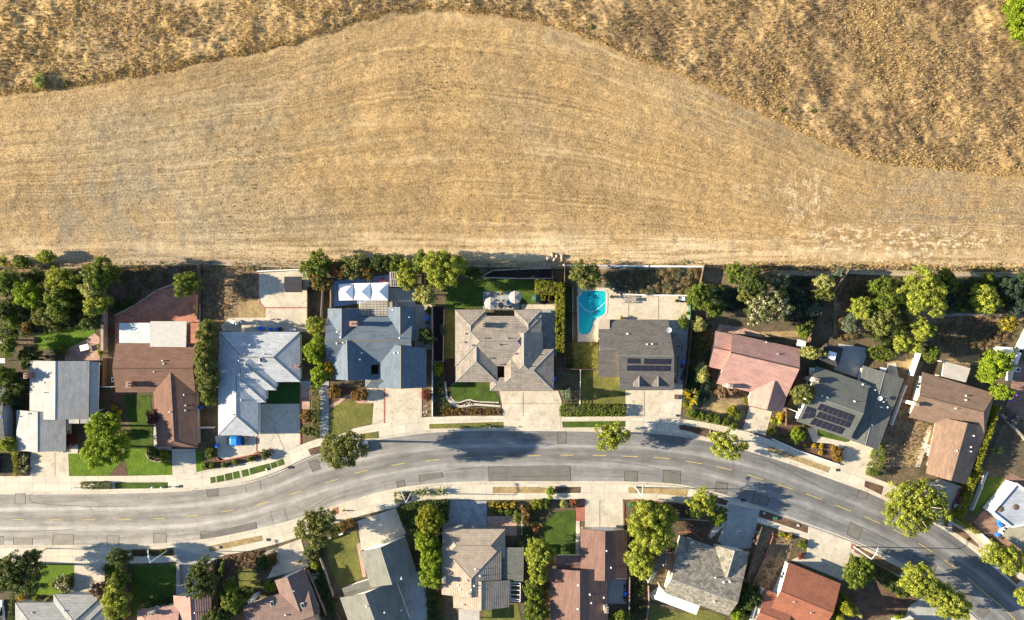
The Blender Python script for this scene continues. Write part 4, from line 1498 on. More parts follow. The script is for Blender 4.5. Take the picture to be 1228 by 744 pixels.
sh('driveway', 'concrete', .054, 'R2 958,505 1090,505 1096,652 962,655', 'R4 377,207 603,207 604,437 520,476 475,500 372,470', 'R4 130,385 372,380 372,470 330,492 200,522 145,502', 'B3 228,190 440,118 497,260 375,332 248,352', 'B4 565,68 775,68 778,228 565,228', 'B6 510,225 748,310 740,385 700,522 480,432 415,408 500,370',
   'P 1128,575 1154,584 1144,611 1134,622 1112,607 1104,580', 'R8 738,178 776,140 834,140 818,336 738,330')
sh('driveway', 'concrete_grey', .053, 'B1 1008,432 1090,425 1110,560 1010,560', 'B5 622,95 790,128 770,250 742,345 600,335 560,300 612,180', 'B7 458,672 515,638 760,760 400,800', 'B2 -40,345 190,400 185,425 50,425 65,500 60,620 -40,620')
sh('driveway', 'concrete_blue', .053, 'B3 735,78 948,78 948,240 698,240')
# parkway strips between pavement and kerb
sh('parkway_strip', 'lawn', .05, 'R2 640,692 935,690 935,724 642,727', 'R8 157,352 510,349 510,382 162,386')
sh('parkway_strip', 'lawn_dry', .05, 'R6 348,366 765,353 762,386 348,392', 'R4 937,376 1040,359 1042,397 945,403')
for a in ('103,617 130,612 133,645 107,650', '137,610 177,602 182,638 140,645', '183,598 222,590 228,629 188,637', '228,588 262,580 271,619 234,627', '275,578 312,569 321,606 284,615', '320,567 432,538 442,570 327,603', '438,537 470,527 480,557 446,568', '475,524 508,512 518,544 485,555'):
    sh('parkway_strip', 'lawn', .052, 'R4 ' + a)
sh('parkway_strip', 'mulch', .05, 'R4 648,460 730,436 746,474 662,492', 'R8 810,370 950,386 1060,415 1040,436 940,420 812,396', 'R10 -5,322 130,352 188,380 150,402 0,348', 'R10 1010,634 1112,666 1102,714 1005,668', 'B1 735,349 965,346 965,384 730,388', 'B3 494,30 528,28 524,76 492,80', 'B5 540,55 620,76 606,104 540,86',
   'B5 797,126 1066,220 1060,258 786,166', 'B4 396,0 540,0 540,34 396,34')
sh('parkway_strip', 'straw', .05, 'R10 472,441 815,562 804,590 463,470', 'B2 140,330 435,270 443,300 148,362', 'B3 985,0 1240,0 1300,35 985,34', 'B4 806,0 1000,8 1140,14 1130,54 990,38 806,32', 'B4 50,0 345,4 345,34 50,36')
sh('parkway_strip', 'bark', .05, 'P 1141.7,629.4 1157,637.4 1173,653.5 1174,657 1160,648.7 1141.7,636.6', 'P 1133,623 1138,624 1136,633 1131,631', 'P 1188,664 1203,675 1224,697 1219,701 1200,683', 'B6 776,330 1040,462 1012,492 762,362', 'P 1065,590 1086,598 1110,612 1104,616 1080,605 1060,595')
sh('brick_apron', 'brick_line', .056, 'B6 742,312 770,322 768,352 740,345', 'B3 85,125 118,110 122,150 90,155', 'B4 515,72 565,72 565,104 515,104', 'B4 515,112 565,112 565,190 515,190')
# thin brick and concrete edgings let into the ground
EDG = [('R3 372,130 372,285 412,327', 'brick_line'), ('R3 412,322 655,322', 'brick_line'), ('R6 98,168 98,360', 'brick_line'), ('R4 363,385 363,470', 'brick_line'), ('R4 607,178 663,178', 'brick_line'), ('R4 607,100 607,430', 'brick_line'),
       ('B4 780,78 780,225', 'brick_line'), ('B5 90,68 400,98', 'brick_line'), ('B4 815,72 1060,88', 'brick_line'), ('B5 340,255 400,248 440,265 478,300', 'brick_line'), ('B5 505,290 520,235 545,205', 'brick_line'),
       ('R8 615,182 615,320', 'old_wood'), ('R6 870,185 870,320', 'old_wood'), ('R6 750,250 1080,252', 'old_wood'), ('R2 308,520 308,655', 'old_wood'), ('R4 460,330 520,470', 'old_wood'), ('R7 527,256 527,388', 'old_wood'), ('R7 693,256 693,388', 'old_wood'), ('B4 645,75 645,225', 'old_wood'), ('B5 600,190 600,320', 'old_wood'),
       ('R4 30,590 510,498', 'concrete'), ('B4 320,230 345,180 400,140 510,118', 'old_wood'), ('R6 466,215 500,252 570,226 600,240 735,246', 'concrete')]
for tx, mt in EDG:
    l = [tuple(P(p, 0)[:2]) for p in chaikin(pts(tx), 1)]
    mb = MB()
    hw = .14 if mt != 'old_wood' else .035
    _zc['e'] = _zc.get('e', 0) + 1
    mb.strip(offset(l, hw), offset(l, -hw), Z0 + .085 + .0015 * _zc['e'])
    props(mb.build('edging_strip' if mt != 'old_wood' else 'concrete_joint', mt), kind='structure')
# drainage ditch along the field, and the dirt track beside it
for tx in ('P 72,320 110,318 150,315 200,314 260,315 330,317.5 365,318.5', 'P 560,317 600,317.5 640,318.5 676,319.5 760,321 842,321.5', 'P 925,327.5 960,328 1000,328.5', 'P 1012,325 1060,327.5 1110,328.5 1170,329.5 1228,329.5 1330,330'):
    l = [tuple(P(p, 0)[:2]) for p in chaikin(pts(tx), 2)]
    mb = MB()
    A = [offset(l, d) for d in (.6, .35, .1, -.1, -.35, -.6)]
    for k, (zz0, zz1) in enumerate(((.17, .10), (.10, .035), (.035, .035), (.035, .10), (.10, .17))):
        for i in range(len(l) - 1):
            mb.face([(*A[k][i], Z0 + zz0), (*A[k + 1][i], Z0 + zz1), (*A[k + 1][i + 1], Z0 + zz1), (*A[k][i + 1], Z0 + zz0)])
    props(mb.build('drainage_ditch', 'ditch'), kind='structure')

# road: repairs with tarred seams, dashes
PATCH = ['B1 75,285 183,285 183,342 70,342', 'B1 295,265 412,265 412,335 290,335', 'B1 595,272 665,272 665,328 595,328', 'B1 855,258 930,258 930,325 855,325', 'B1 85,38 143,36 143,97 80,97', 'B1 1115,250 1165,246 1165,303 1118,306', 'B1 0,275 22,275 22,330 0,330',
         'B2 95,265 405,195 414,246 105,308', 'R4 650,530 700,512 722,570 672,586', 'R6 290,650 420,633 425,662 292,690', 'R6 162,686 210,676 218,718 170,726', 'R6 675,603 772,600 772,692 680,692', 'R6 777,600 1135,597 1138,692 777,692', 'R6 1060,408 1113,408 1113,475 1060,475',
         'R8 505,630 580,628 580,688 505,685', 'R8 722,620 822,628 818,705 718,695', 'R8 778,427 842,432 838,480 780,478', 'R8 1018,685 1085,698 1070,744 1010,744', 'R10 180,640 248,655 240,710 172,695', 'R10 975,686 1035,705 1015,740 965,730', 'B6 740,195 815,228 790,300 722,265', 'B6 205,35 290,62 280,108 190,90',
         'B7 735,592 775,625 740,678 692,655', 'B7 810,675 845,700 815,733 780,705', 'B7 480,425 590,480 570,520 460,470', 'R4 80,660 145,655 150,720 85,725']
for k, tx in enumerate(PATCH):
    q = ccw([tuple(P(p, 0)[:2]) for p in pts(tx)])
    mb = MB()
    c = (sum(p[0] for p in q) / 4, sum(p[1] for p in q) / 4)
    z = .006 + .0006 * (k % 5)
    ins = [(p[0] + (c[0] - p[0]) * .16 / max(.5, math.hypot(c[0] - p[0], c[1] - p[1])), p[1] + (c[1] - p[1]) * .16 / max(.5, math.hypot(c[0] - p[0], c[1] - p[1]))) for p in q]
    mb.face([(*p, z) for p in ins], 0)
    for i in range(4):
        j = (i + 1) % 4
        mb.face([(*q[i], z), (*q[j], z), (*ins[j], z), (*ins[i], z)], 1)
    props(mb.build('road_patch', ['asphalt_patch' if k > 6 else 'asphalt_patch_pale', 'tar']), kind='structure')
CR = ['B1 165,40 165,92 400,108 712,112 712,92', 'B1 0,250 250,246 415,238', 'R4 0,690 160,640 380,600 560,560', 'B2 620,200 760,80 920,20', 'R6 430,630 560,610 680,608', 'R8 210,560 420,570 640,600 860,660', 'R10 350,470 470,520 700,640 900,744', 'B6 300,60 500,130 720,220', 'B6 810,225 1000,320 1160,420', 'B7 600,320 760,440 900,580', 'R6 780,660 1130,655', 'R6 690,640 770,640',
      'R4 380,640 385,690', 'R4 300,660 306,700', 'B2 480,130 500,200', 'B2 560,120 580,190', 'R8 590,640 700,650', 'R10 280,510 265,610']
for tx in CR:
    l = resample(chaikin(pts(tx), 2), 2.5)
    l = [tuple(P((p[0] + RNG.normal() * .25, p[1] + RNG.normal() * .25), 0)[:2]) for p in l]
    mb = MB()
    mb.strip(offset(l, .04), offset(l, -.04), .0115)
    props(mb.build('road_crack', 'tar'), kind='structure')
DASH = [(21.5, 623.4), (65.6, 623.6), (106.5, 623.6), (149.5, 623.2), (191, 622), (230.6, 619), (272.7, 613), (314.7, 603.8), (353.5, 591.5), (398, 577), (433, 566), (477.6, 557), (518.5, 552), (558.7, 549), (599.6, 547.5), (640.5, 546.7), (680, 546.1), (719, 546.5), (755, 547.4), (793.4, 549.4), (832, 554.7), (868.5, 561.8), (905.6, 572.4), (941, 583.8), (976.6, 596), (1011, 609.3), (1046, 623.7), (1080.2, 639.5), (1109.8, 657), (1140.5, 677.5)]
for i, p in enumerate(DASH):
    a, b = DASH[max(0, i - 1)], DASH[min(len(DASH) - 1, i + 1)]
    A, B, C = P(a, 0), P(b, 0), P(p, 0)
    d = (B - A).normalized()
    hl = (1.4 if i < 6 else 1.55 if i < 18 else 1.95) * .98
    mb = MB()
    l = [tuple((C + d * u)[:2]) for u in np.linspace(-hl, hl, 5)]
    mb.strip(offset(l, .075), offset(l, -.075), .0125)
    props(mb.build('lane_dash', 'dash_paint'), kind='structure')
l = [tuple(P(p, 0)[:2]) for p in chaikin([(1159.7, 692.3), (1181, 711.5), (1200, 726), (1218, 744), (1260, 790)], 2)]
mb = MB()
mb.strip(offset(l, .09), offset(l, -.09), .0125)
props(mb.build('lane_line', 'dash_paint'), kind='structure')
# pale scuffs left by turning trucks at the field end, and gutter drain
for tx in ('B7 165,215 100,262', ):
    pass

# swimming pool
pc = P(pts('R7 320,340')[0], Z0)
pool = thing('swimming_pool', 'turquoise kidney shaped swimming pool set in the pale deck', 'pool', (pc.x, pc.y, 0))
pp = ccw([tuple(P(p, 0)[:2]) for p in POOL])
mb = MB()
for i in range(len(pp)):
    a, b = pp[i], pp[(i + 1) % len(pp)]
    mb.face([(*b, -.66), (*a, -.66), (*a, Z0 + .06), (*b, Z0 + .06)])
for t_ in tess(pp):
    mb.face([(*pp[i], -.66) for i in t_])
mb.build('pool_shell', 'teal_plaster', pool, True)
mb = MB()
for t_ in tess(pp):
    mb.face([(*pp[i], .055) for i in t_])
mb.build('pool_water', 'pool_water', pool, True)
cl = pp + [pp[0]]
mb = MB()
o1, o0 = offset(cl, -.34), offset(cl, .06)
o1[-1], o0[-1] = o1[0], o0[0]
for i in range(len(cl) - 1):
    mb.face([(*o0[i], Z0 + .1), (*o1[i], Z0 + .1), (*o1[i + 1], Z0 + .1), (*o0[i + 1], Z0 + .1)])
    mb.face([(*o1[i], Z0), (*o1[i + 1], Z0), (*o1[i + 1], Z0 + .1), (*o1[i], Z0 + .1)])
    mb.face([(*o0[i + 1], 0), (*o0[i], 0), (*o0[i], Z0 + .1), (*o0[i + 1], Z0 + .1)])
mb.build('coping', 'coping', pool, True)
mb = MB()
rope = [P(p, .075) for p in chaikin(pts('R7 255,295 275,325 315,350 350,335 400,293'), 2)]
for a, b in zip(rope[:-1], rope[1:]):
    mb.tube(a, b, .045, .045, 6)
mb.build('pool_rope', 'white_paint', pool, True)
mb = MB()
c = P(pts('R7 380,256')[0], .065)
for i in range(24):
    a0, a1 = i * math.pi / 12, (i + 1) * math.pi / 12
    mb.tube(c + Vector((math.cos(a0), math.sin(a0), 0)) * .95, c + Vector((math.cos(a1), math.sin(a1), 0)) * .95, .05, .05, 6)
mb.build('spa_ring', 'teal_plaster', pool, True)
mb = MB()
mb.lathe(P(pts('R7 308,249')[0], .06), [(.22, 0), (.22, .03)], 12)
mb.build('skimmer_float', 'dark_metal', pool, True)
# ------------------------------------------------------------------ trees and plants
def tree(ref, r, pal, label, h=None, ry=None, name='tree', clump=None, leaf=None, dens=1.0, rough=.35, gaps=.14, shape='dome', low=.3, bark='bark_wood', rz=0.0, group=None):
    reg = ref.split()[0]
    p = pts(ref)[0]
    rx = klen(reg, r)
    ry = klen(reg, ry) if ry else rx
    rm = (rx * ry) ** .5
    h = h or min(9.0, max(2.6, 1.55 * rm + .6))
    zb = h * low
    c = P(p, (zb + h) / 2 + Z0)
    t = thing(name, label, 'tree', (c.x, c.y, Z0), rz, group)
    clump = .8 * min(.8, (clump or min(.8, .26 + .1 * rm)))
    leaf = .9 * (leaf or min(.32, .18 + .04 * rm))
    pos, nr, sz, ti = crown_mesh(rx * 1.04, ry * 1.04, zb, h, clump, leaf, dens, rough * 1.0, gaps, shape)
    link('crown', leaf_mesh('crown', pos, nr, sz, ti), 'leaves_' + pal, t)
    tm = trunk_mb(zb + (h - zb) * .25, max(.07, rm * .055), rm)
    tm.build('trunk', bark, t)
    return t


def shrub(ref, r, pal, label, h=None, ry=None, name='shrub', clump=None, leaf=None, dens=1.1, rough=.3, gaps=.08, cat='shrub', group=None, rz=0.0, shape='dome'):
    reg = ref.split()[0]
    p = pts(ref)[0]
    rx = klen(reg, r)
    ry = klen(reg, ry) if ry else rx
    rm = (rx * ry) ** .5
    h = h or min(3.2, max(.6, 1.1 * rm))
    c = P(p, h * .5 + Z0)
    clump = clump or max(.16, min(.6, .15 + .17 * rm))
    leaf = leaf or max(.12, min(.32, .13 + .06 * rm))
    pos, nr, sz, ti = crown_mesh(rx * .95, ry * .95, .02, h, clump, leaf, dens, rough, gaps, shape)
    o = link(name, leaf_mesh(name, pos, nr, sz, ti), 'leaves_' + pal)
    o.location = (c.x, c.y, Z0)
    o.rotation_euler = (0, 0, rz)
    return props(o, label, cat, group, 'thing')


def rosette(ref, r, pal, label, n=46, h=None, name='agave_plant', cat='plant', group=None, droop=.4):
    """sword leaved plant: yucca, agave, palm heads"""
    reg = ref.split()[0]
    p = pts(ref)[0]
    rm = klen(reg, r)
    h = h or rm * .8
    c = P(p, h * .4 + Z0)
    mb = MB()
    tint = []
    for i in range(n):
        a = i * 2.399 + RNG.random() * .4
        e = RNG.uniform(.1, 1.2)
        L = rm * RNG.uniform(.8, 1.12)
        d = Vector((math.cos(a) * math.cos(e), math.sin(a) * math.cos(e), math.sin(e)))
        s = Vector((-math.sin(a), math.cos(a), 0)) * L * .085
        m = d * L * .55 + Vector((0, 0, h * .15))
        t = d * L + Vector((0, 0, -droop * L * math.cos(e) * .5 + h * .15))
        t.z, m.z = max(t.z, .04), max(m.z, .05)
        b = Vector((0, 0, h * .12))
        mb.face([b - s * .5, b + s * .5, m + s, m - s])
        mb.face([m - s, m + s, t])
        tint += [RNG.random()] * 2
    me = mb.mesh(name)
    at = me.attributes.new('tint', 'FLOAT', 'FACE')
    at.data.foreach_set('value', np.array(tint, np.float32))
    o = link(name, me, 'leaves_' + pal)
    o.location = (c.x, c.y, Z0)
    return props(o, label, cat, group, 'thing')


def inside_poly(poly, x, y):
    n = len(poly)
    r = np.zeros(len(x), bool)
    for i in range(n):
        (x1, y1), (x2, y2) = poly[i], poly[(i + 1) % n]
        c = ((y1 > y) != (y2 > y)) & (x < (x2 - x1) * (y - y1) / ((y2 - y1) + 1e-12) + x1)
        r ^= c
    return r


def scatter(poly_px, n, base=Z0):
    poly = [tuple(P(p, 0)[:2]) for p in poly_px]
    a = np.array(poly)
    lo, hi = a.min(0), a.max(0)
    out = np.zeros((0, 2))
    while len(out) < n:
        q = RNG.uniform(lo, hi, (n * 3, 2))
        out = np.r_[out, q[inside_poly(poly, q[:, 0], q[:, 1])]]
    return out[:n]


def hedge(poly_txt, h, pal, label, leaf=.2, dens=1.0, name='hedge', lump=.28, group=None):
    """a clipped or shaggy hedge filling a plan outline, leafy on top and sides"""
    px = pts(poly_txt)
    # the outline was surveyed on the hedge's top
    poly = ccw([tuple(P(p, h + Z0)[:2]) for p in px])
    A = abs(area2(poly)) / 2
    n = int(A * 9 * dens)
    a = np.array(poly)
    lo, hi = a.min(0), a.max(0)
    q = np.zeros((0, 2))
    while len(q) < n:
        c = RNG.uniform(lo, hi, (n * 3, 2))
        q = np.r_[q, c[inside_poly(poly, c[:, 0], c[:, 1])]]
    q = q[:n]
    z = h * (.86 + .14 * fbm(q[:, 0] / .7, q[:, 1] / .7, 31, 3) * 2 - .1)
    C = [np.c_[q, z]]
    for i in range(len(poly)):
        p, e = np.array(poly[i]), np.array(poly[(i + 1) % len(poly)])
        L = np.hypot(*(e - p))
        k = max(2, int(L * h * 7 * dens))
        s = RNG.random(k)
        pt = p + (e - p) * s[:, None] + RNG.normal(size=(k, 2)) * .06
        C.append(np.c_[pt, RNG.uniform(.05, h * .95, k)])
    C = np.concatenate(C)
    R = lump * RNG.uniform(.6, 1.1, len(C))
    ctr = a.mean(0)
    pos, nr, sz, ti = clump_leaves(C - np.array([ctr[0], ctr[1], 0]), R, leaf, .5, .5)
    o = link(name, leaf_mesh(name, pos, nr, sz, ti), 'leaves_' + pal)
    o.location = (ctr[0], ctr[1], Z0)
    return props(o, label, 'hedge', group, 'thing')


def cover(name, poly_txt, n, pal, size=.35, clump=.25, leaf=.16):
    """low planting nobody could count"""
    for t in poly_txt if isinstance(poly_txt, (list, tuple)) else [poly_txt]:
        q = scatter(pts(t), n)
        R = np.abs(RNG.normal(size, size * .35, n)) * clump / .25
        C = np.c_[q, Z0 + R * .5]
        pos, nr, sz, ti = clump_leaves(C, np.clip(R, .1, 1.2), leaf, .55, .5)
        o = link(name, leaf_mesh(name, pos, nr, sz, ti), 'leaves_' + pal)
        props(o, kind='stuff')


# --- street trees
tree('R4 845,455', 118, 'olive', 'dark olive street tree half covering a parked white car', h=13, ry=98, name='street_tree', clump=.75, gaps=.3, low=.32)
tree('R8 428,432', 84, 'yellowgreen', 'yellow green street tree overhanging the kerb below the long box hedge', h=6, ry=76, name='street_tree', clump=.62, leaf=.33, gaps=.3, rough=.5, bark='bark_pale')
tree('R10 243,432', 106, 'yellowgreen', 'loose yellow street tree beside the mulched verge of the pink house', h=6, ry=66, name='street_tree', clump=.6, leaf=.33, gaps=.35, rough=.6, bark='bark_pale', rz=-.25)
tree('B7 480,190', 158, 'yellowgreen', 'largest round street tree, shading the pavement near the maroon car', h=5.6, ry=118, name='street_tree', clump=.72, gaps=.16, bark='bark_pale', rz=-.2)
tree('B7 905,440', 98, 'yellowgreen', 'street tree above the lower road end beside the white roofed house', h=6.5, ry=66, name='street_tree', clump=.66, gaps=.22, rough=.45, bark='bark_pale', rz=-.45)
tree('B7 1010,628', 40, 'yellowgreen', 'street tree tip peeking in at the picture edge beyond the solid yellow line', h=5, name='street_tree', clump=.6)
tree('B7 515,560', 112, 'yellowgreen', 'street tree beside the dark hedge and reddish yard, upper of a touching pair', h=7, ry=72, name='street_tree', clump=.68, gaps=.15, bark='bark_pale', rz=-.7)
tree('B7 645,655', 106, 'yellowgreen', 'street tree over the grey driveway by the solid yellow line, lower of a touching pair', h=7, ry=70, name='street_tree', clump=.68, gaps=.15, bark='bark_pale', rz=-.7)
tree('B2 752,225', 98, 'olive', 'grey green street tree on the bend between two driveways', h=8, ry=112, name='street_tree', clump=.6, leaf=.32)
tree('B5 470,90', 80, 'yellowgreen', 'street tree straddling the kerb strip at the grey driveway', h=6, ry=74, name='street_tree', clump=.55, leaf=.3, gaps=.3, rough=.55)
tree('B5 560,158', 50, 'mid', 'small darker tree at the pavement beside the grey driveway', h=4.5, clump=.5)
tree('B1 672,392', 60, 'dark', 'dark dense tree at the narrow lawn beside the pale driveway', h=6, ry=54, name='street_tree')
tree('B1 1128,512', 78, 'dark', 'dark spiky topped tree between a grey driveway and a rose roof', h=7, ry=112, clump=.55, gaps=.25)
tree('B1 105,480', 148, 'dark', 'big dark tree covering the corner lawn at the lower street end', h=9, ry=108, clump=.7, gaps=.2, leaf=.34)
tree('B1 195,378', 52, 'dark', 'thin topped sapling leaning over the pavement by the big dark tree', h=6, ry=30, gaps=.45, clump=.5)
# --- front yards, north side
tree('R2 598,395', 100, 'bright', 'bright green lawn tree between two driveways, upper crown of a pair', h=7.5, ry=88, clump=.62, leaf=.3, gaps=.06)
tree('R2 592,512', 124, 'bright', 'bright green lawn tree nearest the pavement, fuller lower crown of a pair', h=7, ry=88, clump=.66, leaf=.3, gaps=.06)
tree('R2 862,325', 40, 'plum', 'small purple leaved tree against the brown roof', h=3.8, clump=.36, leaf=.2)
shrub('R2 395,450', 34, 'redleaf', 'reddish shrub tucked beside the pale roofed garage', ry=46)
shrub('R2 700,425', 34, 'mid', 'low green shrub in the shade behind the bright lawn trees', ry=26)
tree('R2 48,478', 50, 'yellowgreen', 'yellow green small tree next to the strip hedge at the picture edge', h=4, clump=.5)
shrub('R2 850,525', 34, 'mid', 'mounded shrub in the stone ringed bed beside the driveway', h=.9)
shrub('R2 915,540', 34, 'hedge', 'second shrub in the stone ringed bed, close to the driveway edge', h=.9)
hedge('R2 66,530 92,530 92,655 80,655', 1.1, 'hedge', 'narrow bright strip hedge between two driveways at the picture edge', .16)
hedge('R2 446,694 612,694 614,726 448,727', .8, 'olive', 'clipped grey green verge hedge at the kerb before the pale driveway', .14)
shrub('R4 105,478', 34, 'mid', 'round clipped bush by the blue tarped car', h=1.6, rough=.08, gaps=0, clump=.3)
shrub('R4 415,488', 28, 'dark', 'dark round bush in the brick edged bed at the corner of the walk', h=1.1, rough=.1)
for k, (x, y) in enumerate(((72, 550), (112, 548), (182, 548), (240, 535), (330, 512))):
    shrub('R4 %d,%d' % (x, y), 17, 'mid', 'little round shrub in the brick edged bed below the tarped car', h=.7, rough=.1, group='small round shrubs in the brick edged bed')
shrub('R4 800,140', 42, 'autumn', 'yellowing shrub in the sandy bed by the curving brick path', h=1.2)
shrub('R4 935,160', 46, 'autumn', 'wide bronze shrub at the sandy bed close to the driveway', h=1.4, ry=38)
shrub('R4 638,270', 28, 'autumn', 'rusty shrub in the narrow bed beside the shaded driveway', ry=40, h=1.0)
shrub('R4 635,360', 26, 'olive', 'olive shrub at the kerb end of the narrow bed by the shaded driveway', h=.9)
hedge('R4 668,110 712,110 705,390 672,395', .9, 'olive', 'long loose flowering hedge beside the grey concrete walk', .16)
shrub('R6 335,205', 28, 'redleaf', 'rust red bush at the corner of the widest blue house driveway', ry=34, h=1.3)
shrub('R6 395,52', 34, 'hedge', 'bright shrub in the dark strip between the blue and taupe houses', ry=40, h=1.8)
cover('flower_bed', 'R6 390,262 520,276 752,280 750,316 372,318', 240, 'autumn', .22)
cover('ground_cover', 'R6 372,60 428,60 432,210 470,262 376,312', 160, 'dark', .28)
tree('R8 198,200', 40, 'bluegreen', 'blue green conifer standing above the box hedge', h=4.2, ry=50, shape='cone', clump=.42, leaf=.2, low=.05, name='conifer')
hedge('R8 150,264 510,264 510,318 150,322', 1.3, 'mid', 'long dark box hedge along the pavement before the charcoal house lawn', .18, 1.2)
rosette('R8 880,210', 62, 'yellowflower', 'large yellow tinged spiky yucca beside the driveway pad', 70, 2.4, 'yucca_plant')
rosette('R8 862,255', 40, 'hedge', 'smaller green yucca at the foot of the yellow one', 46, 1.3, 'yucca_plant')
for x, y, r in ((42, 262, 28), (90, 275, 26), (135, 283, 28), (186, 290, 28), (232, 305, 24), (275, 330, 22)):
    shrub('R10 %d,%d' % (x, y), r, 'mid', 'round clipped shrub in the row along the pavement of the pink house', h=1.2, rough=.08, gaps=0, group='clipped shrubs in a row along the pavement')
shrub('R10 268,250', 30, 'hedge', 'leafy green plant in the straw yard before the pink house', h=1.0)
shrub('R10 300,270', 26, 'mid', 'dark plant beside the pink house driveway and straw yard', h=.9)
shrub('R10 345,190', 16, 'hedge', 'small bright plant by the pink house front step', h=.7)
shrub('R10 240,140', 70, 'brownbrush', 'brown scrubby bush against the pink house front', h=1.4, ry=34)
rosette('R10 515,300', 44, 'yellowgreen', 'broad leaved plant in the bed between driveway and wood fence', 50, 1.5, 'yucca_plant')
rosette('R10 490,355', 34, 'hedge', 'green spiky plant nearest the pavement by the pink house driveway', 44, 1.2, 'yucca_plant')
shrub('R10 540,275', 26, 'yellow', 'yellow green bush beside the wood fence and pink garage', h=1.3)
tree('R10 660,150', 72, 'olive', 'olive tree leaning over the white side wall of the solar house', h=6.5, ry=50, clump=.5, leaf=.28)
shrub('R10 632,382', 46, 'bright', 'vivid green bush in the gravel front yard of the solar house', h=1.5, ry=40)
shrub('R10 676,336', 18, 'dark', 'small dark ball shrub in the gravel yard near the solar panels', h=.8)
shrub('R10 548,398', 20, 'dark', 'dark shrub in the gravel yard near the pavement', h=.9)
shrub('R10 850,490', 38, 'autumn', 'golden shrub at the driveway edge of the solar house', h=1.3, ry=46)
for x, y in ((672, 440), (725, 440), (765, 442), (762, 478), (832, 455)):
    shrub('R10 %d,%d' % (x, y), 13, 'yellow', 'tiny yellow tuft plant in the gravel bed before the solar house', h=.4, group='yellow tuft plants in the gravel bed')
hedge('R10 1070,470 1120,440 1122,520 1098,590 1060,612 1035,600 1045,550', 1.6, 'mid', 'shaggy dark hedge along the driveway of the solar house', .2)
hedge('R12 940,420 972,330 985,340 950,450 900,590 862,700 835,780 815,760 840,650', 3.0, 'hedge', 'tall bright hedge running from the brown house side to the maroon car', .2, 1.1, lump=.34)
hedge('Q 235,60 300,0 318,15 250,160 215,290 165,380 110,370 150,310 205,180', 2.2, 'hedge', 'bright hedge beside the maroon car and the shaded turf', .2, 1.1, lump=.34)
hedge('Q 92,375 160,385 290,490 270,500 150,430 90,400', 1.0, 'hedge', 'low yellow green hedge curving round the corner above the pavement', .18)
rosette('R12 960,630', 46, 'yellowgreen', 'pale broad leaved plant on the shaded slope beside the bright hedge', 40, 1.6, 'yucca_plant')
shrub('R12 535,598', 22, 'mid', 'round bush at the white lattice by the brown house walk', h=1.0, rough=.1)
shrub('R12 500,695', 24, 'mid', 'round bush below the white lattice by the brown house walk', h=1.0, rough=.1)
for x, y in ((135, 570), (120, 610), (150, 620), (100, 540), (145, 545)):
    shrub('R2 %d,%d' % (x, y), 20, 'whiteflower', 'pale flowering shrub in the dark bed beside the first driveway', h=.8, group='flowering shrubs beside the first driveway')
for x, y in ((640, 272), (670, 298), (641, 318)):
    shrub('R2 %d,%d' % (x, y), 19, 'yellow', 'round yellow clipped bush, one of three by the shaded lawn', h=.9, rough=.04, gaps=0, clump=.2, leaf=.14, group='three round yellow bushes')
# --- back yards, north side, from the picture's low sun inward
L = [
    ('R1 15,105', 28, 'yellowgreen', 'small bush on the field side of the wire fence at the picture edge', 2.2), ('R1 122,112', 46, 'mid', 'bushy shrub on the field side of the wire fence, between two others', 2.6),
    ('R1 262,85', 50, 'yellowgreen', 'bushy shrub on the field side of the wire fence nearest the dirt track', 2.6)]
for ref, r, pal, lab, h in L:
    tree(ref, r, pal, lab, h=h, clump=.42, leaf=.25, low=.1, ry=r * .75)
T = [
    ('R1 40,225', 66, 'mid', 'leafy green tree at the picture edge below the wire fence', 6), ('R1 205,195', 44, 'dark', 'low dark tree just inside the wire fence of the overgrown yard', 4),
    ('R1 345,215', 78, 'yellowgreen', 'yellow green bushy tree in the upper part of the overgrown yard', 6), ('R1 165,300', 76, 'bright', 'bright leaved spreading tree in the middle of the overgrown yard', 6),
    ('R1 335,345', 84, 'mid', 'wide mid green tree above the small back lawn', 6.5), ('R1 250,410', 62, 'olive', 'olive leaved tree by the brown round shrubs of the back lawn', 5),
    ('R1 40,385', 56, 'dark', 'dark tree at the picture edge beside the pale shed roof', 6), ('R1 140,385', 44, 'dark', 'shaded tree between the bright spreading tree and the back lawn', 4.5),
    ('R1 555,175', 82, 'mid', 'tall green tree overlapping the field track behind the brick patio house', 8), ('R1 530,255', 66, 'pale', 'pale topped tall tree below the one overlapping the field track', 7),
    ('R1 548,348', 66, 'yellowgreen', 'yellow green tree beside the block boundary wall', 6.5), ('R1 512,432', 62, 'dark', 'dark round tree at the end of the small back lawn', 5),
    ('R1 450,325', 50, 'dark', 'dark low tree in the shade left of the tall pale topped tree'.replace(' left of', ' beside'), 4), ('R1 45,580', 56, 'mid', 'mid green tree by the white shed at the picture edge', 5),
    ('R1 170,640', 60, 'dark', 'dark tree close to the pale gabled house back corner', 3.2), ('R1 640,180', 40, 'mid', 'small tree on the slope next to the tall field side tree', 4),
    ('R1 1052,238', 72, 'mid', 'round grey green tree at the corner of the red brick patio', 6), ('R2 75,150', 74, 'dark', 'big dark tree beside the red brick chimney', 3.6),
    ('R2 30,90', 50, 'mid', 'leafy tree at the picture edge beside the grey house roof', 6), ('R2 40,225', 40, 'dark', 'dark small tree between two roofs at the picture edge', 4),
    ('R1 280,250', 46, 'olive', 'thin olive tree in the gap under the yellow green bushy tree', 5), ('R1 80,440', 46, 'mid', 'green tree in the shade above the pale shed', 4.5), ('R1 360,430', 30, 'olive', 'small olive tree at the corner of the back lawn', 3.0)]
for ref, r, pal, lab, h in T:
    tree(ref, r, pal, lab, h=h, gaps=.2, rough=.45)
shrub('R1 160,475', 34, 'autumn', 'bronze leaved bush in the shade above the back lawn', h=1.6)
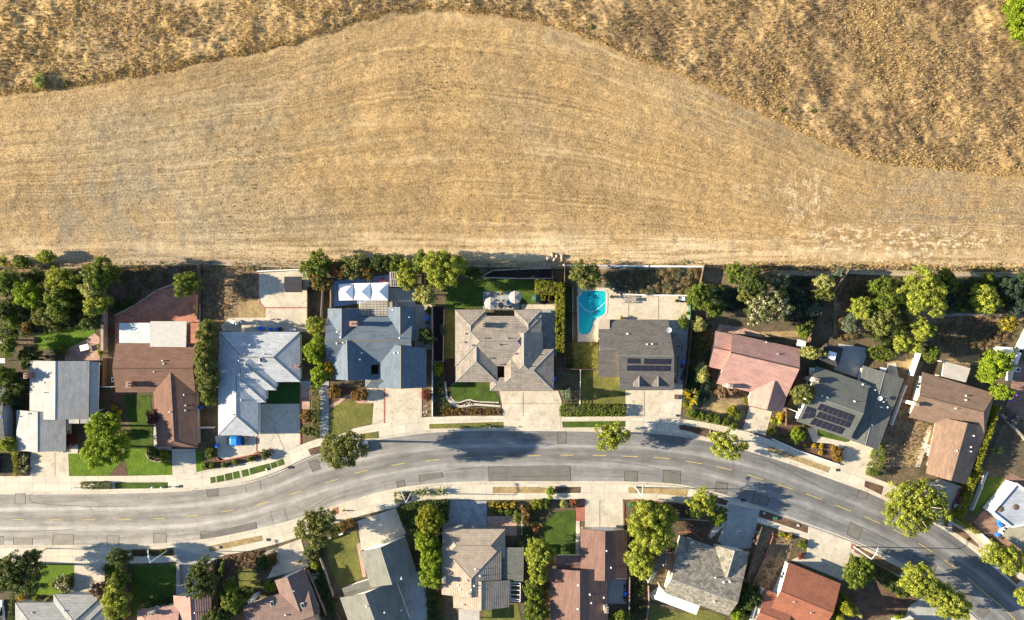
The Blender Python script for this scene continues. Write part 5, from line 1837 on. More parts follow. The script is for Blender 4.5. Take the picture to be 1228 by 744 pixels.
for x, y in ((365, 452), (402, 432), (437, 415)):
    shrub('R1 %d,%d' % (x, y), 16, 'greybrown', 'brown round shrub in the row of three above the back lawn', h=.9, rough=.06, gaps=0, clump=.2, leaf=.14, group='brown round shrubs above the back lawn')
shrub('R1 330,470', 18, 'hedge', 'small round green bush beside the brown round shrubs', h=.9, rough=.08)
shrub('R1 345,605', 40, 'mid', 'leafy shrub at the edge of the tan corner patio', h=1.5, ry=30)
shrub('R1 565,600', 14, 'hedge', 'narrow green shrub between the tan patio and the block wall', h=1.2, ry=48)
shrub('R1 620,500', 12, 'redleaf', 'small reddish plant by the block wall behind the brown house', h=.8)
T = [
    ('R3 88,455', 52, 'olive', 'first tree of the dark row between the brown and whitish roofs', 6.5, 58), ('R3 88,545', 58, 'olive', 'second tree of the dark row, shading the whitish roof', 7, 58),
    ('R3 82,640', 62, 'olive', 'third and widest tree of the dark row by the whitish roof', 7, 62), ('R4 98,85', 58, 'olive', 'fourth tree of the dark row, beside the stepped roof', 6.5, 60), ('R4 100,155', 40, 'mid', 'last and smallest tree of the dark row towards the street', 5, 48),
    ('R3 695,85', 82, 'mid', 'big dark bush beside the white concrete back yard', 4.5, 74), ('R3 722,178', 58, 'orangeflower', 'orange flowering bush above the narrow garden walk', 4, 50), ('R3 825,110', 60, 'redflower', 'bougainvillea with red flowers above the blue patio', 3.2, 52),
    ('R3 905,90', 72, 'olive', 'olive thicket tree behind the white party tents', 3.6, 74), ('R3 975,120', 48, 'orangeflower', 'orange tipped bush at the blue patio back', 3, 46), ('R3 1060,80', 64, 'dark', 'dark green bush against the field above the red chairs', 3.4, 40),
    ('R3 690,420', 48, 'yellowgreen', 'yellow green small tree on the narrow side strip, nearest the back yard', 4, 56), ('R3 692,560', 60, 'bright', 'bright tree in the middle of the narrow side strip', 5, 72), ('R3 716,695', 52, 'bright', 'bright tree at the street end of the narrow side strip', 4.5, 56),
    ('R3 776,668', 34, 'yellow', 'golden small tree touching the blue grey roof', 3.6, 52)]
for ref, r, pal, lab, h, ry in T:
    tree(ref, r, pal, lab, h=h, ry=ry, low=.12, rough=.4)
shrub('R3 760,95', 24, 'redflower', 'red flower spray between the dark bush and the bougainvillea', h=2.2)
shrub('R3 668,245', 18, 'bluegreen', 'grey green plant on the narrow garden walk', h=1.0)
T = [
    ('R5 60,115', 62, 'dark', 'dark hedge like tree along the field behind the slatted pergola', 3.4, 40), ('R5 160,120', 52, 'mid', 'mid green tree along the field next to the slatted pergola', 3.6, 44), ('R5 225,190', 56, 'yellowgreen', 'yellow green tree hanging over the slatted pergola', 5, 76),
    ('R5 300,120', 54, 'mid', 'leafy tree joining the large tree on the field edge', 5.5, 60), ('R5 430,150', 108, 'yellowgreen', 'largest back yard tree, casting its shade on the field', 8.5, 104), ('R5 325,295', 58, 'pale', 'pale green tree at the corner of the grey sport court', 4.5, 62),
    ('R5 332,528', 44, 'dark', 'dark round tree in the side yard of the blue house', 3.5, 44), ('R5 590,175', 56, 'dark', 'dark shrubby tree between the large tree and the planted terrace', 2.6, 34)]
for ref, r, pal, lab, h, ry in T:
    tree(ref, r, pal, lab, h=h, ry=ry, low=.14, rough=.4, gaps=.18)
shrub('R5 348,385', 18, 'dark', 'dark climbing shrub by the blue bins', h=1.5, ry=24)
shrub('R5 425,490', 18, 'bluegreen', 'grey plant along the bare strip between the two garden walls', h=1.2, ry=34)
hedge('R5 944,212 1098,235 1098,292 944,290', 2.4, 'hedge', 'wide clipped hedge block at the corner of the taupe house lawn', .18, 1.3, lump=.3)
hedge('R5 1056,296 1098,294 1096,618 1058,606', 2.4, 'hedge', 'long narrow clipped hedge beside the blue grey side path', .18, 1.3, lump=.3)
shrub('R5 980,310', 18, 'hedge', 'bright plant in the dark bed framed by the clipped hedge', h=.8)
shrub('R5 1022,320', 16, 'orangeflower', 'flowering plant in the dark bed framed by the clipped hedge', h=.7)
cover('ground_cover', ['R7 172,180 214,200 216,500 225,655 172,655'], 260, 'dark', .25)
cover('ground_cover', ['R7 230,520 356,520 356,655 230,655'], 90, 'mid', .16)
tree('R7 292,138', 84, 'olive', 'olive tree shading the corner of the swimming pool', h=5.5, ry=70, low=.2)
cover('slope_scrub', ['R7 385,115 560,108 560,240 500,236 390,200', 'R7 560,105 930,98 905,240 700,245 560,240'], 150, 'bluegreen', .38)
cover('slope_scrub', ['R7 400,120 920,100 890,240 520,240'], 260, 'dryleaf', .42)
T = [
    ('R7 925,262', 66, 'mid', 'leafy green tree at the corner of the pool deck', 5.5, 80), ('R7 1008,335', 44, 'mid', 'small dark tree beside the pale round bush past the pool deck', 3.2, 34),
    ('R9 325,105', 62, 'mid', 'green tree by the wire fence in the wild slope yard', 5, 60), ('R9 440,150', 92, 'dark', 'broad deep green tree in the wild slope yard', 7, 92), ('R9 610,150', 52, 'whiteflower', 'white flowering small tree above the big flowering one', 5, 58),
    ('R9 555,290', 118, 'whiteflower', 'big white flowering tree in the middle of the slope yard', 7, 92), ('R9 470,340', 78, 'whiteflower', 'white flecked tree on the bare earth side of the slope yard', 6, 88), ('R9 395,240', 52, 'olive', 'olive tree touching the broad deep green one', 5, 48),
    ('R9 215,330', 34, 'dark', 'low dark tree behind the pink house end wall', 3, 28), ('R9 892,152', 62, 'pale', 'pale topped tree near the boundary of the two slope yards', 5.5, 42), ('R9 890,228', 64, 'olive', 'flat olive tree just below the pale topped one', 4.5, 44),
    ('R9 985,100', 46, 'bluegreen', 'blue green tree at the ditch end by the fence corner', 4, 34), ('R9 740,275', 66, 'deepteal', 'blue dark tree in the shade of the flowering trees', 4, 52), ('R9 826,330', 44, 'bluegreen', 'grey feathery tree near the boundary fence', 4, 44),
    ('R9 762,465', 46, 'mid', 'leafy small tree at the lower corner of the slope yard', 3.4, 44), ('R9 815,600', 76, 'pale', 'pale lime tree wedged between the pink and solar houses', 5.5, 36), ('R9 800,415', 30, 'dark', 'dark shrubby tree by the lower fence of the slope yard', 2.8, 30)]
for ref, r, pal, lab, h, ry in T:
    tree(ref, r, pal, lab, h=h, ry=ry, rough=.42, gaps=.18)
shrub('R7 920,415', 40, 'pale', 'pale round bush between the pool deck and the pink house', h=3, ry=38, rough=.15)
shrub('R8 935,82', 44, 'pale', 'pale green bush in the strip between charcoal and pink houses', h=2.6, ry=54)
tree('R7 830,405', 32, 'mid', 'small potted looking tree in the shaded side yard of the charcoal house', h=3, ry=40)
cover('ground_cover', ['R7 880,440 990,420 980,600 900,744 860,744', 'R9 140,150 340,200 330,330 180,300'], 200, 'dark', .4)
cover('ground_cover', ['R8 860,60 1000,110 960,160 860,160'], 90, 'dark', .35)
T = [
    ('R11 295,165', 74, 'mid', 'deep green round tree high in the yard of the solar house', 6, 52), ('R11 165,305', 66, 'yellowgreen', 'yellow green tree leaning over the blue grey bush', 6.5, 64), ('R11 320,275', 88, 'mid', 'dense green tree in the middle of the solar house orchard', 7, 60),
    ('R11 290,375', 108, 'olive', 'wide olive toned tree at the lower part of the orchard', 7, 80), ('R11 545,218', 130, 'yellowgreen', 'largest round tree of the upper yards, below the ditch', 9, 142), ('R11 680,135', 60, 'mid', 'dark tree joined to the largest round tree at the ditch', 5, 70),
    ('R11 540,440', 70, 'yellowgreen', 'rounded tree under the largest tree at the yard boundary', 6.5, 66), ('R11 495,540', 44, 'yellowgreen', 'small rounded tree next to the white boundary wall top', 5, 44), ('R11 415,518', 52, 'yellowgreen', 'yellow green tree above the straw yard of the solar house', 5, 50),
    ('R11 590,585', 54, 'mid', 'dark leafy tree below the white boundary wall top', 4.5, 46), ('R11 700,265', 66, 'deepteal', 'dark shaded tree between the largest tree and the grey path', 4.5, 52), ('R11 937,118', 44, 'mid', 'small tree right at the ditch above the yellow green tree'.replace('right at', 'close by'), 4, 28),
    ('R11 925,255', 88, 'yellowgreen', 'isolated yellow green tree above the grey garden path', 7, 76), ('R11 1090,185', 82, 'deepteal', 'dark blue tree at the picture edge below the ditch', 6, 64), ('R11 1130,300', 70, 'deepteal', 'dark blue tree at the picture edge behind the yellow blossom', 6, 50), ('R11 1185,140', 60, 'dark', 'dark tree cut off by the picture edge below the ditch', 6, 60),
    ('R11 1075,405', 62, 'yellowflower', 'yellow blossoming tree at the end of the bare slope', 4, 42), ('R11 1000,645', 94, 'bright', 'bright leafy tree behind the corrugated patio cover', 6.5, 82), ('R11 940,715', 60, 'bright', 'bright lower tree touching the brown roof corner', 5.5, 50), ('R12 985,235', 70, 'bright', 'bright tree between the brown house and the brick patio', 5.5, 52)]
for ref, r, pal, lab, h, ry in T:
    tree(ref, r, pal, lab, h=h, ry=ry, rough=.36, gaps=.14)
shrub('R11 100,400', 52, 'bluegreen', 'blue grey bush beside the orchard of the solar house', h=2.6, ry=72)
hedge('R11 222,560 290,540 390,590 380,610 300,630 225,600', 1.8, 'mid', 'loose hedge above the solar house roof', .2)
shrub('R11 285,622', 30, 'hedge', 'bright low shrub at the foot of the loose hedge', h=.9, ry=14)
cover('slope_scrub', ['R11 90,130 230,110 220,200 60,300 20,260', 'R11 620,360 1080,350 1100,520 860,580 640,520'], 240, 'brownbrush', .35)
cover('slope_scrub', ['R11 20,330 140,480 30,500 10,420'], 120, 'dryleaf', .35)
cover('ground_cover', ['R11 680,130 900,110 1010,150 1000,330 680,335 640,300', 'R11 1010,120 1228,120 1228,340 1040,320', 'R11 60,190 420,110 480,560 380,570 170,470 220,330'], 380, 'dark', .5)
cover('ground_cover', ['R9 560,110 850,120 870,270 780,400 640,400 560,250', 'R9 130,200 350,200 400,320 260,340', 'R10 0,20 150,20 150,180 60,220 0,200'], 300, 'deepteal', .45)
cover('ground_cover', ['B1 590,440 720,440 720,744 590,744', 'B2 225,560 420,560 330,690 230,744', 'B2 690,330 790,330 770,440 860,600 840,744 790,744 690,500', 'B4 820,80 1060,100 1000,250 900,540 820,520', 'B5 690,520 780,560 740,744 640,744'], 220, 'dark', .4)
cover('ground_cover', ['R1 5,180 600,165 590,380 480,470 200,520 10,520'], 900, 'dark', .5)
cover('ground_cover', ['R1 640,330 760,310 760,345 650,405 620,390', 'R1 660,160 1100,140 1000,220 860,255 720,330'], 130, 'dark', .3)
cover('dry_weeds', ['R3 65,100 372,100 370,280 260,290 150,420 65,380'], 420, 'brownbrush', .22)
cover('dry_weeds', ['R12 110,640 220,470 330,190 380,240 350,410 550,470 420,740 60,740', 'B5 720,330 850,250 970,310 900,590 745,540'], 380, 'brownbrush', .16)
cover('ground_cover', ['R2 5,90 160,90 160,280 60,280 50,420 5,400'], 120, 'dark', .45)
# --- south side yards
T = [
    ('B1 665,512', 58, 'mid', 'green tree between the pale driveway and the shaded lawn', 5, 40), ('B1 655,632', 78, 'yellowgreen', 'yellow green tree beside the light grey roof', 6, 92), ('B1 566,572', 50, 'greybrown', 'grey purple leaved small tree at the light grey roof corner', 4, 46),
    ('B2 275,620', 60, 'mid', 'green tree beside the mauve roof and the yellow striped lawn', 5.5, 62), ('B2 260,545', 34, 'mid', 'small green tree by the fence beside the dry front yard', 4, 40), ('B2 195,725', 82, 'dark', 'dark tree between the rose and mauve roofs', 5.5, 46),
    ('B3 630,180', 76, 'hedge', 'dark smooth ball shaped tree before the stamped driveway', 5.5, 72), ('B3 612,300', 58, 'bright', 'feathery bright tree, first of the row beside the tan tiled house', 5, 60), ('B3 640,395', 64, 'bright', 'feathery bright tree, middle of the row beside the tan tiled house', 5, 64), ('B3 640,500', 64, 'bright', 'feathery bright tree, last of the row beside the tan tiled house', 5, 60),
    ('B4 310,365', 70, 'yellowgreen', 'tall tree over the gap between the flat grey roof and the lawn', 6, 80), ('B4 300,475', 48, 'yellowgreen', 'yellow green tree just under the tall gap tree', 5.5, 56), ('B4 280,570', 52, 'mid', 'leafy tree beside the white framed pergola', 4.5, 56), ('B4 290,690', 72, 'mid', 'leafy tree at the lower picture edge beside the maroon roof', 5, 60),
    ('B4 930,220', 122, 'yellowgreen', 'big dense tree beside the brick edged driveway', 8.5, 122), ('B4 870,390', 72, 'yellowgreen', 'hanging lower crown beneath the big dense tree', 7, 112), ('B4 905,110', 74, 'mid', 'green tree at the pavement above the big dense tree', 5, 38), ('B4 1010,160', 62, 'yellowgreen', 'outer tree joined to the big dense tree on the yard side', 6, 62),
    ('B5 735,620', 60, 'dark', 'dark tree between the scalloped and orange roofs', 4, 62), ('B5 665,710', 40, 'bright', 'bright small tree at the scalloped roof corner', 3.4, 34),
    ('B7 205,500', 72, 'mid', 'bushy green tree at the corner of the orange house driveway', 5.5, 76), ('B4 770,722', 46, 'mid', 'round tree at the lower edge beside the grey side yard', 3.6, 34)]
for ref, r, pal, lab, h, ry in T:
    tree(ref, r, pal, lab, h=h, ry=ry, rough=.28 if 'ball' not in lab else .05, gaps=.12 if 'ball' not in lab else 0, low=.15)
for x, y, r, rz in ((95, 640, 62, -.6), (170, 640, 54, -.7), (60, 690, 56, -.6), (150, 700, 56, -.8)):
    pass
tree('K 100,640', 90, 'hedge', 'pointed conifer with swept sprays beside the orange roof', h=6.5, ry=90, shape='cone', clump=.5, leaf=.24, low=.03, name='conifer')
tree('K 175,660', 56, 'pale', 'slim pale conifer spire leaning past the orange roof', h=6, ry=40, shape='cone', clump=.4, leaf=.22, low=.03, name='conifer')
tree('K 40,715', 66, 'hedge', 'second pointed conifer at the lower picture edge by the orange roof', h=5.5, ry=56, shape='cone', clump=.45, leaf=.22, low=.03, name='conifer')
shrub('B1 352,535', 56, 'whiteflower', 'round flower bed shrub on the corner lawn', h=1.4, ry=46)
shrub('B1 318,540', 26, 'mid', 'bright rim shrub beside the round flower bed shrub', h=1.0, ry=40)
shrub('B1 122,614', 22, 'yellow', 'yellow clipped cube bush behind the corner lawn', h=1.1, ry=15, rough=.03, gaps=0, clump=.22)
shrub('B1 203,621', 19, 'hedge', 'green round bush between the yellow cube and the pale one', h=1.0, ry=14, rough=.06)
shrub('B1 273,623', 17, 'pale', 'pale round bush at the light grey roof edge', h=.9, ry=13, rough=.06)
hedge('B1 52,600 68,600 68,744 48,744', 1.2, 'dark', 'narrow dark hedge beside the white pickup truck', .16)
hedge('B1 800,655 930,630 935,660 860,690 800,680', .8, 'dark', 'low dark hedge before the rose tiled roof', .16)
cover('ground_cover', ['B1 740,350 882,350 882,382 736,385', 'B1 470,660 600,690 600,744 590,744'], 90, 'dark', .2)
hedge('B1 888,352 962,349 962,382 888,384', .5, 'mid', 'short green clump hedge in the dark verge strip', .15)
shrub('B2 435,425', 38, 'dark', 'dark low bush in the dry front yard by the driveway', h=1.2, ry=50)
shrub('B2 495,395', 26, 'autumn', 'rusty shrub in the stepping stone bed beside the driveway', h=.9, ry=50)
shrub('B2 480,552', 36, 'bright', 'vivid round shrub at the mauve roof corner', h=1.6, ry=28)
shrub('B2 215,450', 14, 'mid', 'narrow green shrub along the fence of the dry front yard', h=1.2, ry=50)
cover('dry_weeds', ['B2 232,385 445,348 400,440 250,480'], 160, 'brownbrush', .2)
shrub('B2 712,352', 44, 'dark', 'dark bush under the grey green street tree', h=1.8, ry=40)
shrub('B2 735,438', 22, 'hedge', 'bright ball bush along the boundary wall', h=1.2, rough=.08)
rosette('B2 738,492', 38, 'agave', 'grey green agave along the boundary wall', 34, 1.0)
hedge('B2 868,205 930,182 955,215 880,250', 1.2, 'autumn', 'brownish clipped hedge block at the driveway edge', .16)
shrub('B2 850,238', 22, 'mid', 'small green bush beside the brownish hedge block', h=1.0)
hedge('B3 434,38 490,34 490,80 437,86', 1.0, 'dark', 'dark clipped block hedge in the verge by the lamp post', .15)
for x, y, r in ((562, 32, 34), (606, 26, 36), (690, 24, 40), (645, 40, 22)):
    rosette('B3 %d,%d' % (x, y), r, 'agave', 'pale agave with white tips in the verge', 40, .8, group='pale agaves in the verge')
hedge('B3 450,120 560,95 730,85 725,190 690,200 560,260 490,240', 1.8, 'dark', 'overgrown dark hedge mass round the ball shaped tree', .2, 1.0, lump=.4)
cover('ground_cover', ['B3 610,560 700,600 700,744 620,744', 'B3 560,270 690,230 690,560 600,560'], 150, 'dark', .4)
for x in (975, 1012, 1050, 1092):
    shrub('B3 %d,100' % x, 18, 'yellowflower', 'yellow flowering plant in the front row by the tan tiled house', h=.8, rough=.12, group='yellow flowering plants in a row')
for x in (985, 1025, 1065):
    shrub('B3 %d,138' % x, 20, 'mid', 'green round plant behind the yellow flowering row', h=.8, group='green plants behind the yellow row')
shrub('B4 235,152', 28, 'autumn', 'golden shrub along the side fence of the tan tiled house', h=1.6, ry=54)
shrub('B4 190,165', 22, 'mid', 'green shrub on the pink patio side of the fence', h=1.4, ry=44)
shrub('B4 370,28', 24, 'bright', 'bright shrub in the verge between straw and grey stones', h=1.3, ry=34)
shrub('B4 296,96', 36, 'hedge', 'rounded shrub at the pavement corner of the shaded lawn', h=1.2, ry=30)
shrub('B4 345,95', 26, 'mid', 'second rounded shrub beside the pavement corner shrub', h=1.0)
shrub('B4 445,95', 24, 'pale', 'pale flowering plant along the curved lawn edge', h=.7)
shrub('B4 500,92', 24, 'redflower', 'red flowering plant at the brick apron', h=.8)
shrub('B4 290,235', 20, 'redflower', 'pink flowering shrub on the shaded lawn edge', h=.9)
shrub('B4 228,265', 22, 'dark', 'dark shrub by the pink patio corner', h=1.2)
shrub('B4 212,320', 14, 'bright', 'tiny ball bush at the flat grey roof corner', h=.9, rough=.04)
cover('ground_cover', ['B4 260,110 400,120 330,190 320,280 250,300 240,200'], 150, 'olive', .22)
cover('ground_cover', ['B4 805,520 900,540 900,744 810,744', 'B4 230,500 350,500 360,744 235,744'], 140, 'dark', .35)
shrub('B4 722,728', 20, 'yellowgreen', 'yellow green bush at the lower picture edge by the side yard', h=1.0)
cover('ground_cover', ['B5 330,90 395,105 420,170 330,170'], 80, 'greybrown', .3)
shrub('B5 920,268', 22, 'hedge', 'low leafy plant by the red curb edging', h=.7, ry=14)
shrub('B5 960,275', 16, 'yellow', 'yellow leafed plant by the red curb edging', h=.6)
shrub('B5 1035,320', 24, 'mid', 'green shrub at the brick path corner of the orange house', h=.9)
shrub('B5 1025,385', 18, 'redleaf', 'reddish shrub where the path meets the wide pale driveway', h=.8)
hedge('B6 800,420 870,430 960,480 1010,510 1045,580 1060,620 960,575 880,500', 1.6, 'dark', 'long dark hedge behind the pavement by the reddish yard', .2, 1.0, lump=.36)
shrub('B6 1020,590', 40, 'hedge', 'green shrub at the end of the long dark hedge', h=1.0, ry=18)
shrub('K 560,715', 34, 'bright', 'bright shrub beside the white beam at the lower picture edge', h=1.0)
tree('P 1224,22', 19, 'bright', 'bright green tree alone on the dry hillside corner', h=5, ry=26, low=.1)
shrub('P 48,96', 7, 'pale', 'olive bush alone at the field edge below the dry hillside', h=1.7, ry=11)
for x, y, r in ((100, 93, 3.5), (790, 71, 3.5), (709, 33, 3.5), (975, 133, 5), (938, 132, 4), (373, 22, 4), (391, 17, 4.5), (1002, 60, 6), (80, 100, 3.5)):
    shrub('P %g,%g' % (x, y), r * .8, 'olive', 'small pale green weed bush on the dry hillside edge', h=.6, group='pale weed bushes on the dry hillside')

# --- the hillside's dry brush and the stubble's loose straw: nobody could count them
def tufts(name, X, Y, Z, lo, hi, pal, blades=4, lean=(.5, -.15), asp=.22):
    n = len(X)
    idx = np.repeat(np.arange(n), blades)
    m = len(idx)
    L = RNG.uniform(lo, hi, n)[idx] * RNG.uniform(.7, 1.2, m)
    d = np.c_[RNG.normal(size=m) * .6 + lean[0], RNG.normal(size=m) * .6 + lean[1], RNG.uniform(.5, 1.2, m)]
    d /= np.linalg.norm(d, axis=1, keepdims=True)
    base = np.c_[X, Y, Z][idx]
    s = np.cross(d, RNG.normal(size=(m, 3)))
    s /= np.linalg.norm(s, axis=1, keepdims=True)
    w = (L * asp)[:, None]
    q = np.stack([base - s * w * .5, base + s * w * .5, base + d * L[:, None]], 1)
    me = bpy.data.meshes.new(name)
    me.vertices.add(m * 3)
    me.vertices.foreach_set('co', q.reshape(-1))
    me.loops.add(m * 3)
    me.loops.foreach_set('vertex_index', np.arange(m * 3))
    me.polygons.add(m)
    me.polygons.foreach_set('loop_start', np.arange(0, m * 3, 3))
    at = me.attributes.new('tint', 'FLOAT', 'FACE')
    at.data.foreach_set('value', np.clip(RNG.random(n)[idx] * .7 + RNG.random(m) * .3, 0, 1).astype(np.float32))
    me.update(calc_edges=True)
    o = link(name, me, 'leaves_' + pal)
    return props(o, kind='stuff')


n = 140000
hx = RNG.uniform(-40, 1268, n * 2)
hy = RNG.uniform(-110, 210, n * 2)
d = edge_y(hx) - hy
k = (d > 1)
hx, hy, d = hx[k][:n], hy[k][:n], d[k][:n]
X, Y = (hx - W_ / 2) * S, (H_ / 2 - hy) * S
dens = fbm(X / 5, Y / 5, 41, 3)
keep = dens + RNG.random(len(X)) * .5 > .62
X, Y, d = X[keep], Y[keep], d[keep]
Zt = hill_z(X, Y, d * S * .9) - .05
tw = fbm(X / 14, Y / 14, 43, 2)
g = tw + RNG.normal(size=len(X)) * .1 + np.where(X < -25, .12, np.where(X > 15, -.1, 0)) > .48
tufts('dry_grass', X[g], Y[g], Zt[g], .28, .65, 'drygrass', 3)
tufts('dry_brush', X[~g], Y[~g], Zt[~g], .28, .65, 'brownbrush', 3)
# rank grass left standing along the mown edge
hx = RNG.uniform(-40, 1268, 8000)
hy = edge_y(hx) + 1.5 - np.abs(RNG.normal(size=8000)) * (3 + 4 * (fbm(hx / 30, hx * 0, 61, 2)))
X, Y = (hx - W_ / 2) * S, (H_ / 2 - hy) * S
tufts('edge_grass', X, Y, hill_z(X, Y, (edge_y(hx) - hy) * S * .9) - .05, .25, .6, 'drygrass')
# rank growth along the foot of the field
hx = RNG.uniform(-40, 1268, 3600)
hy = 318 + RNG.normal(size=3600) * 3.2 + np.where(hx > 840, 2.5, 0)
k = ~((hx > 675) & (hx < 843) & (hy > 319))
hx, hy = hx[k], hy[k]
tufts('edge_grass', (hx - W_ / 2) * S, (H_ / 2 - hy) * S, np.full(len(hx), Z0), .2, .55, 'drygrass', 5)
hx = RNG.uniform(-40, 1268, 420)
hy = 319 + RNG.normal(size=420) * 2.6 + np.where(hx > 840, 2.5, 0)
k = ~((hx > 675) & (hx < 843) & (hy > 318)) & (fbm(hx / 25, hx * 0, 81, 2) > .45)
hx, hy = hx[k], hy[k]
C = np.c_[(hx - W_ / 2) * S, (H_ / 2 - hy) * S, np.full(len(hx), Z0 + .15)]
pos, nr, sz, ti = clump_leaves(C, RNG.uniform(.15, .4, len(hx)), .18, .6, .5)
props(link('edge_weeds', leaf_mesh('edge_weeds', pos, nr, sz, ti), 'leaves_olive'), kind='stuff')
# green and grey weeds dotted over the stubble
n = 700
cx = np.r_[RNG.normal(530, 40, n // 3), RNG.normal(290, 60, n // 3), RNG.uniform(0, 1228, n // 3)]
cy = np.r_[RNG.normal(95, 25, n // 3), RNG.normal(200, 45, n // 3), RNG.uniform(40, 312, n // 3)]
k = (cy > edge_y(cx) + 6) & (cy < 310)
cx, cy = cx[k], cy[k]
X, Y = (cx - W_ / 2) * S, (H_ / 2 - cy) * S
C = np.c_[X, Y, np.full(len(X), Z0 + .06)]
pos, nr, sz, ti = clump_leaves(C, RNG.uniform(.06, .17, len(X)), .12, .6, .5)
props(link('field_weeds', leaf_mesh('field_weeds', pos, nr, sz, ti), 'leaves_dark'), kind='stuff')
n = 42000
cx, cy = RNG.uniform(-40, 1268, n), RNG.uniform(12, 314, n)
k = cy > edge_y(cx) + 2
cx, cy = cx[k], cy[k]
X, Y = (cx - W_ / 2) * S, (H_ / 2 - cy) * S
tufts('stubble_straw', X, Y, np.full(len(X), Z0 - .02), .10, .26, 'drygrass', 2, (.4, 0), .4)
SUNROT, EXPO = 270, 1.98
# ------------------------------------------------------------------ walls and fences
def wall_line(txt, h, mat, label, name='fence', cat='fence', w=.12, post=2.4, cap=None, slat=False, group=None):
    """a run of fence or wall; separate posts, and a cap where it has one"""
    l = [P(p, 0) for p in pts(txt)]
    t = thing(name, label, cat, (l[0].x, l[0].y, Z0), 0, group)
    mb, pm, cm = MB(), MB(), MB()
    for a, b in zip(l[:-1], l[1:]):
        d = b - a
        rz = math.atan2(d.y, d.x)
        m = (a + b) / 2
        if slat:
            n = 4
            for i in range(n):
                mb.box((m.x, m.y, Z0 + h * (i + .75) / n), (d.length, .03, h / n * .35), rz)
        else:
            mb.box((m.x, m.y, Z0 + h / 2 - .05), (d.length + w * .9, w, h + .1 - (.06 if cap else 0)), rz)
        k = max(1, int(round(d.length / post)))
        for i in range(k + 1):
            q = a.lerp(b, i / k)
            if post < 50:
                pm = MB()
                pm.box((q.x, q.y, Z0 + h / 2 + .03), (w + .05, w + .05, h + .1), rz)
                pm.build('post', mat, t, True)
        if cap:
            cm.box((m.x, m.y, Z0 + h + .02), (d.length + w, w + .12, .08), rz)
    mb.build('slat_panel' if slat else 'panel', mat, t, True)
    if cap:
        cm.build('wall_cap', cap, t, True)
    return t


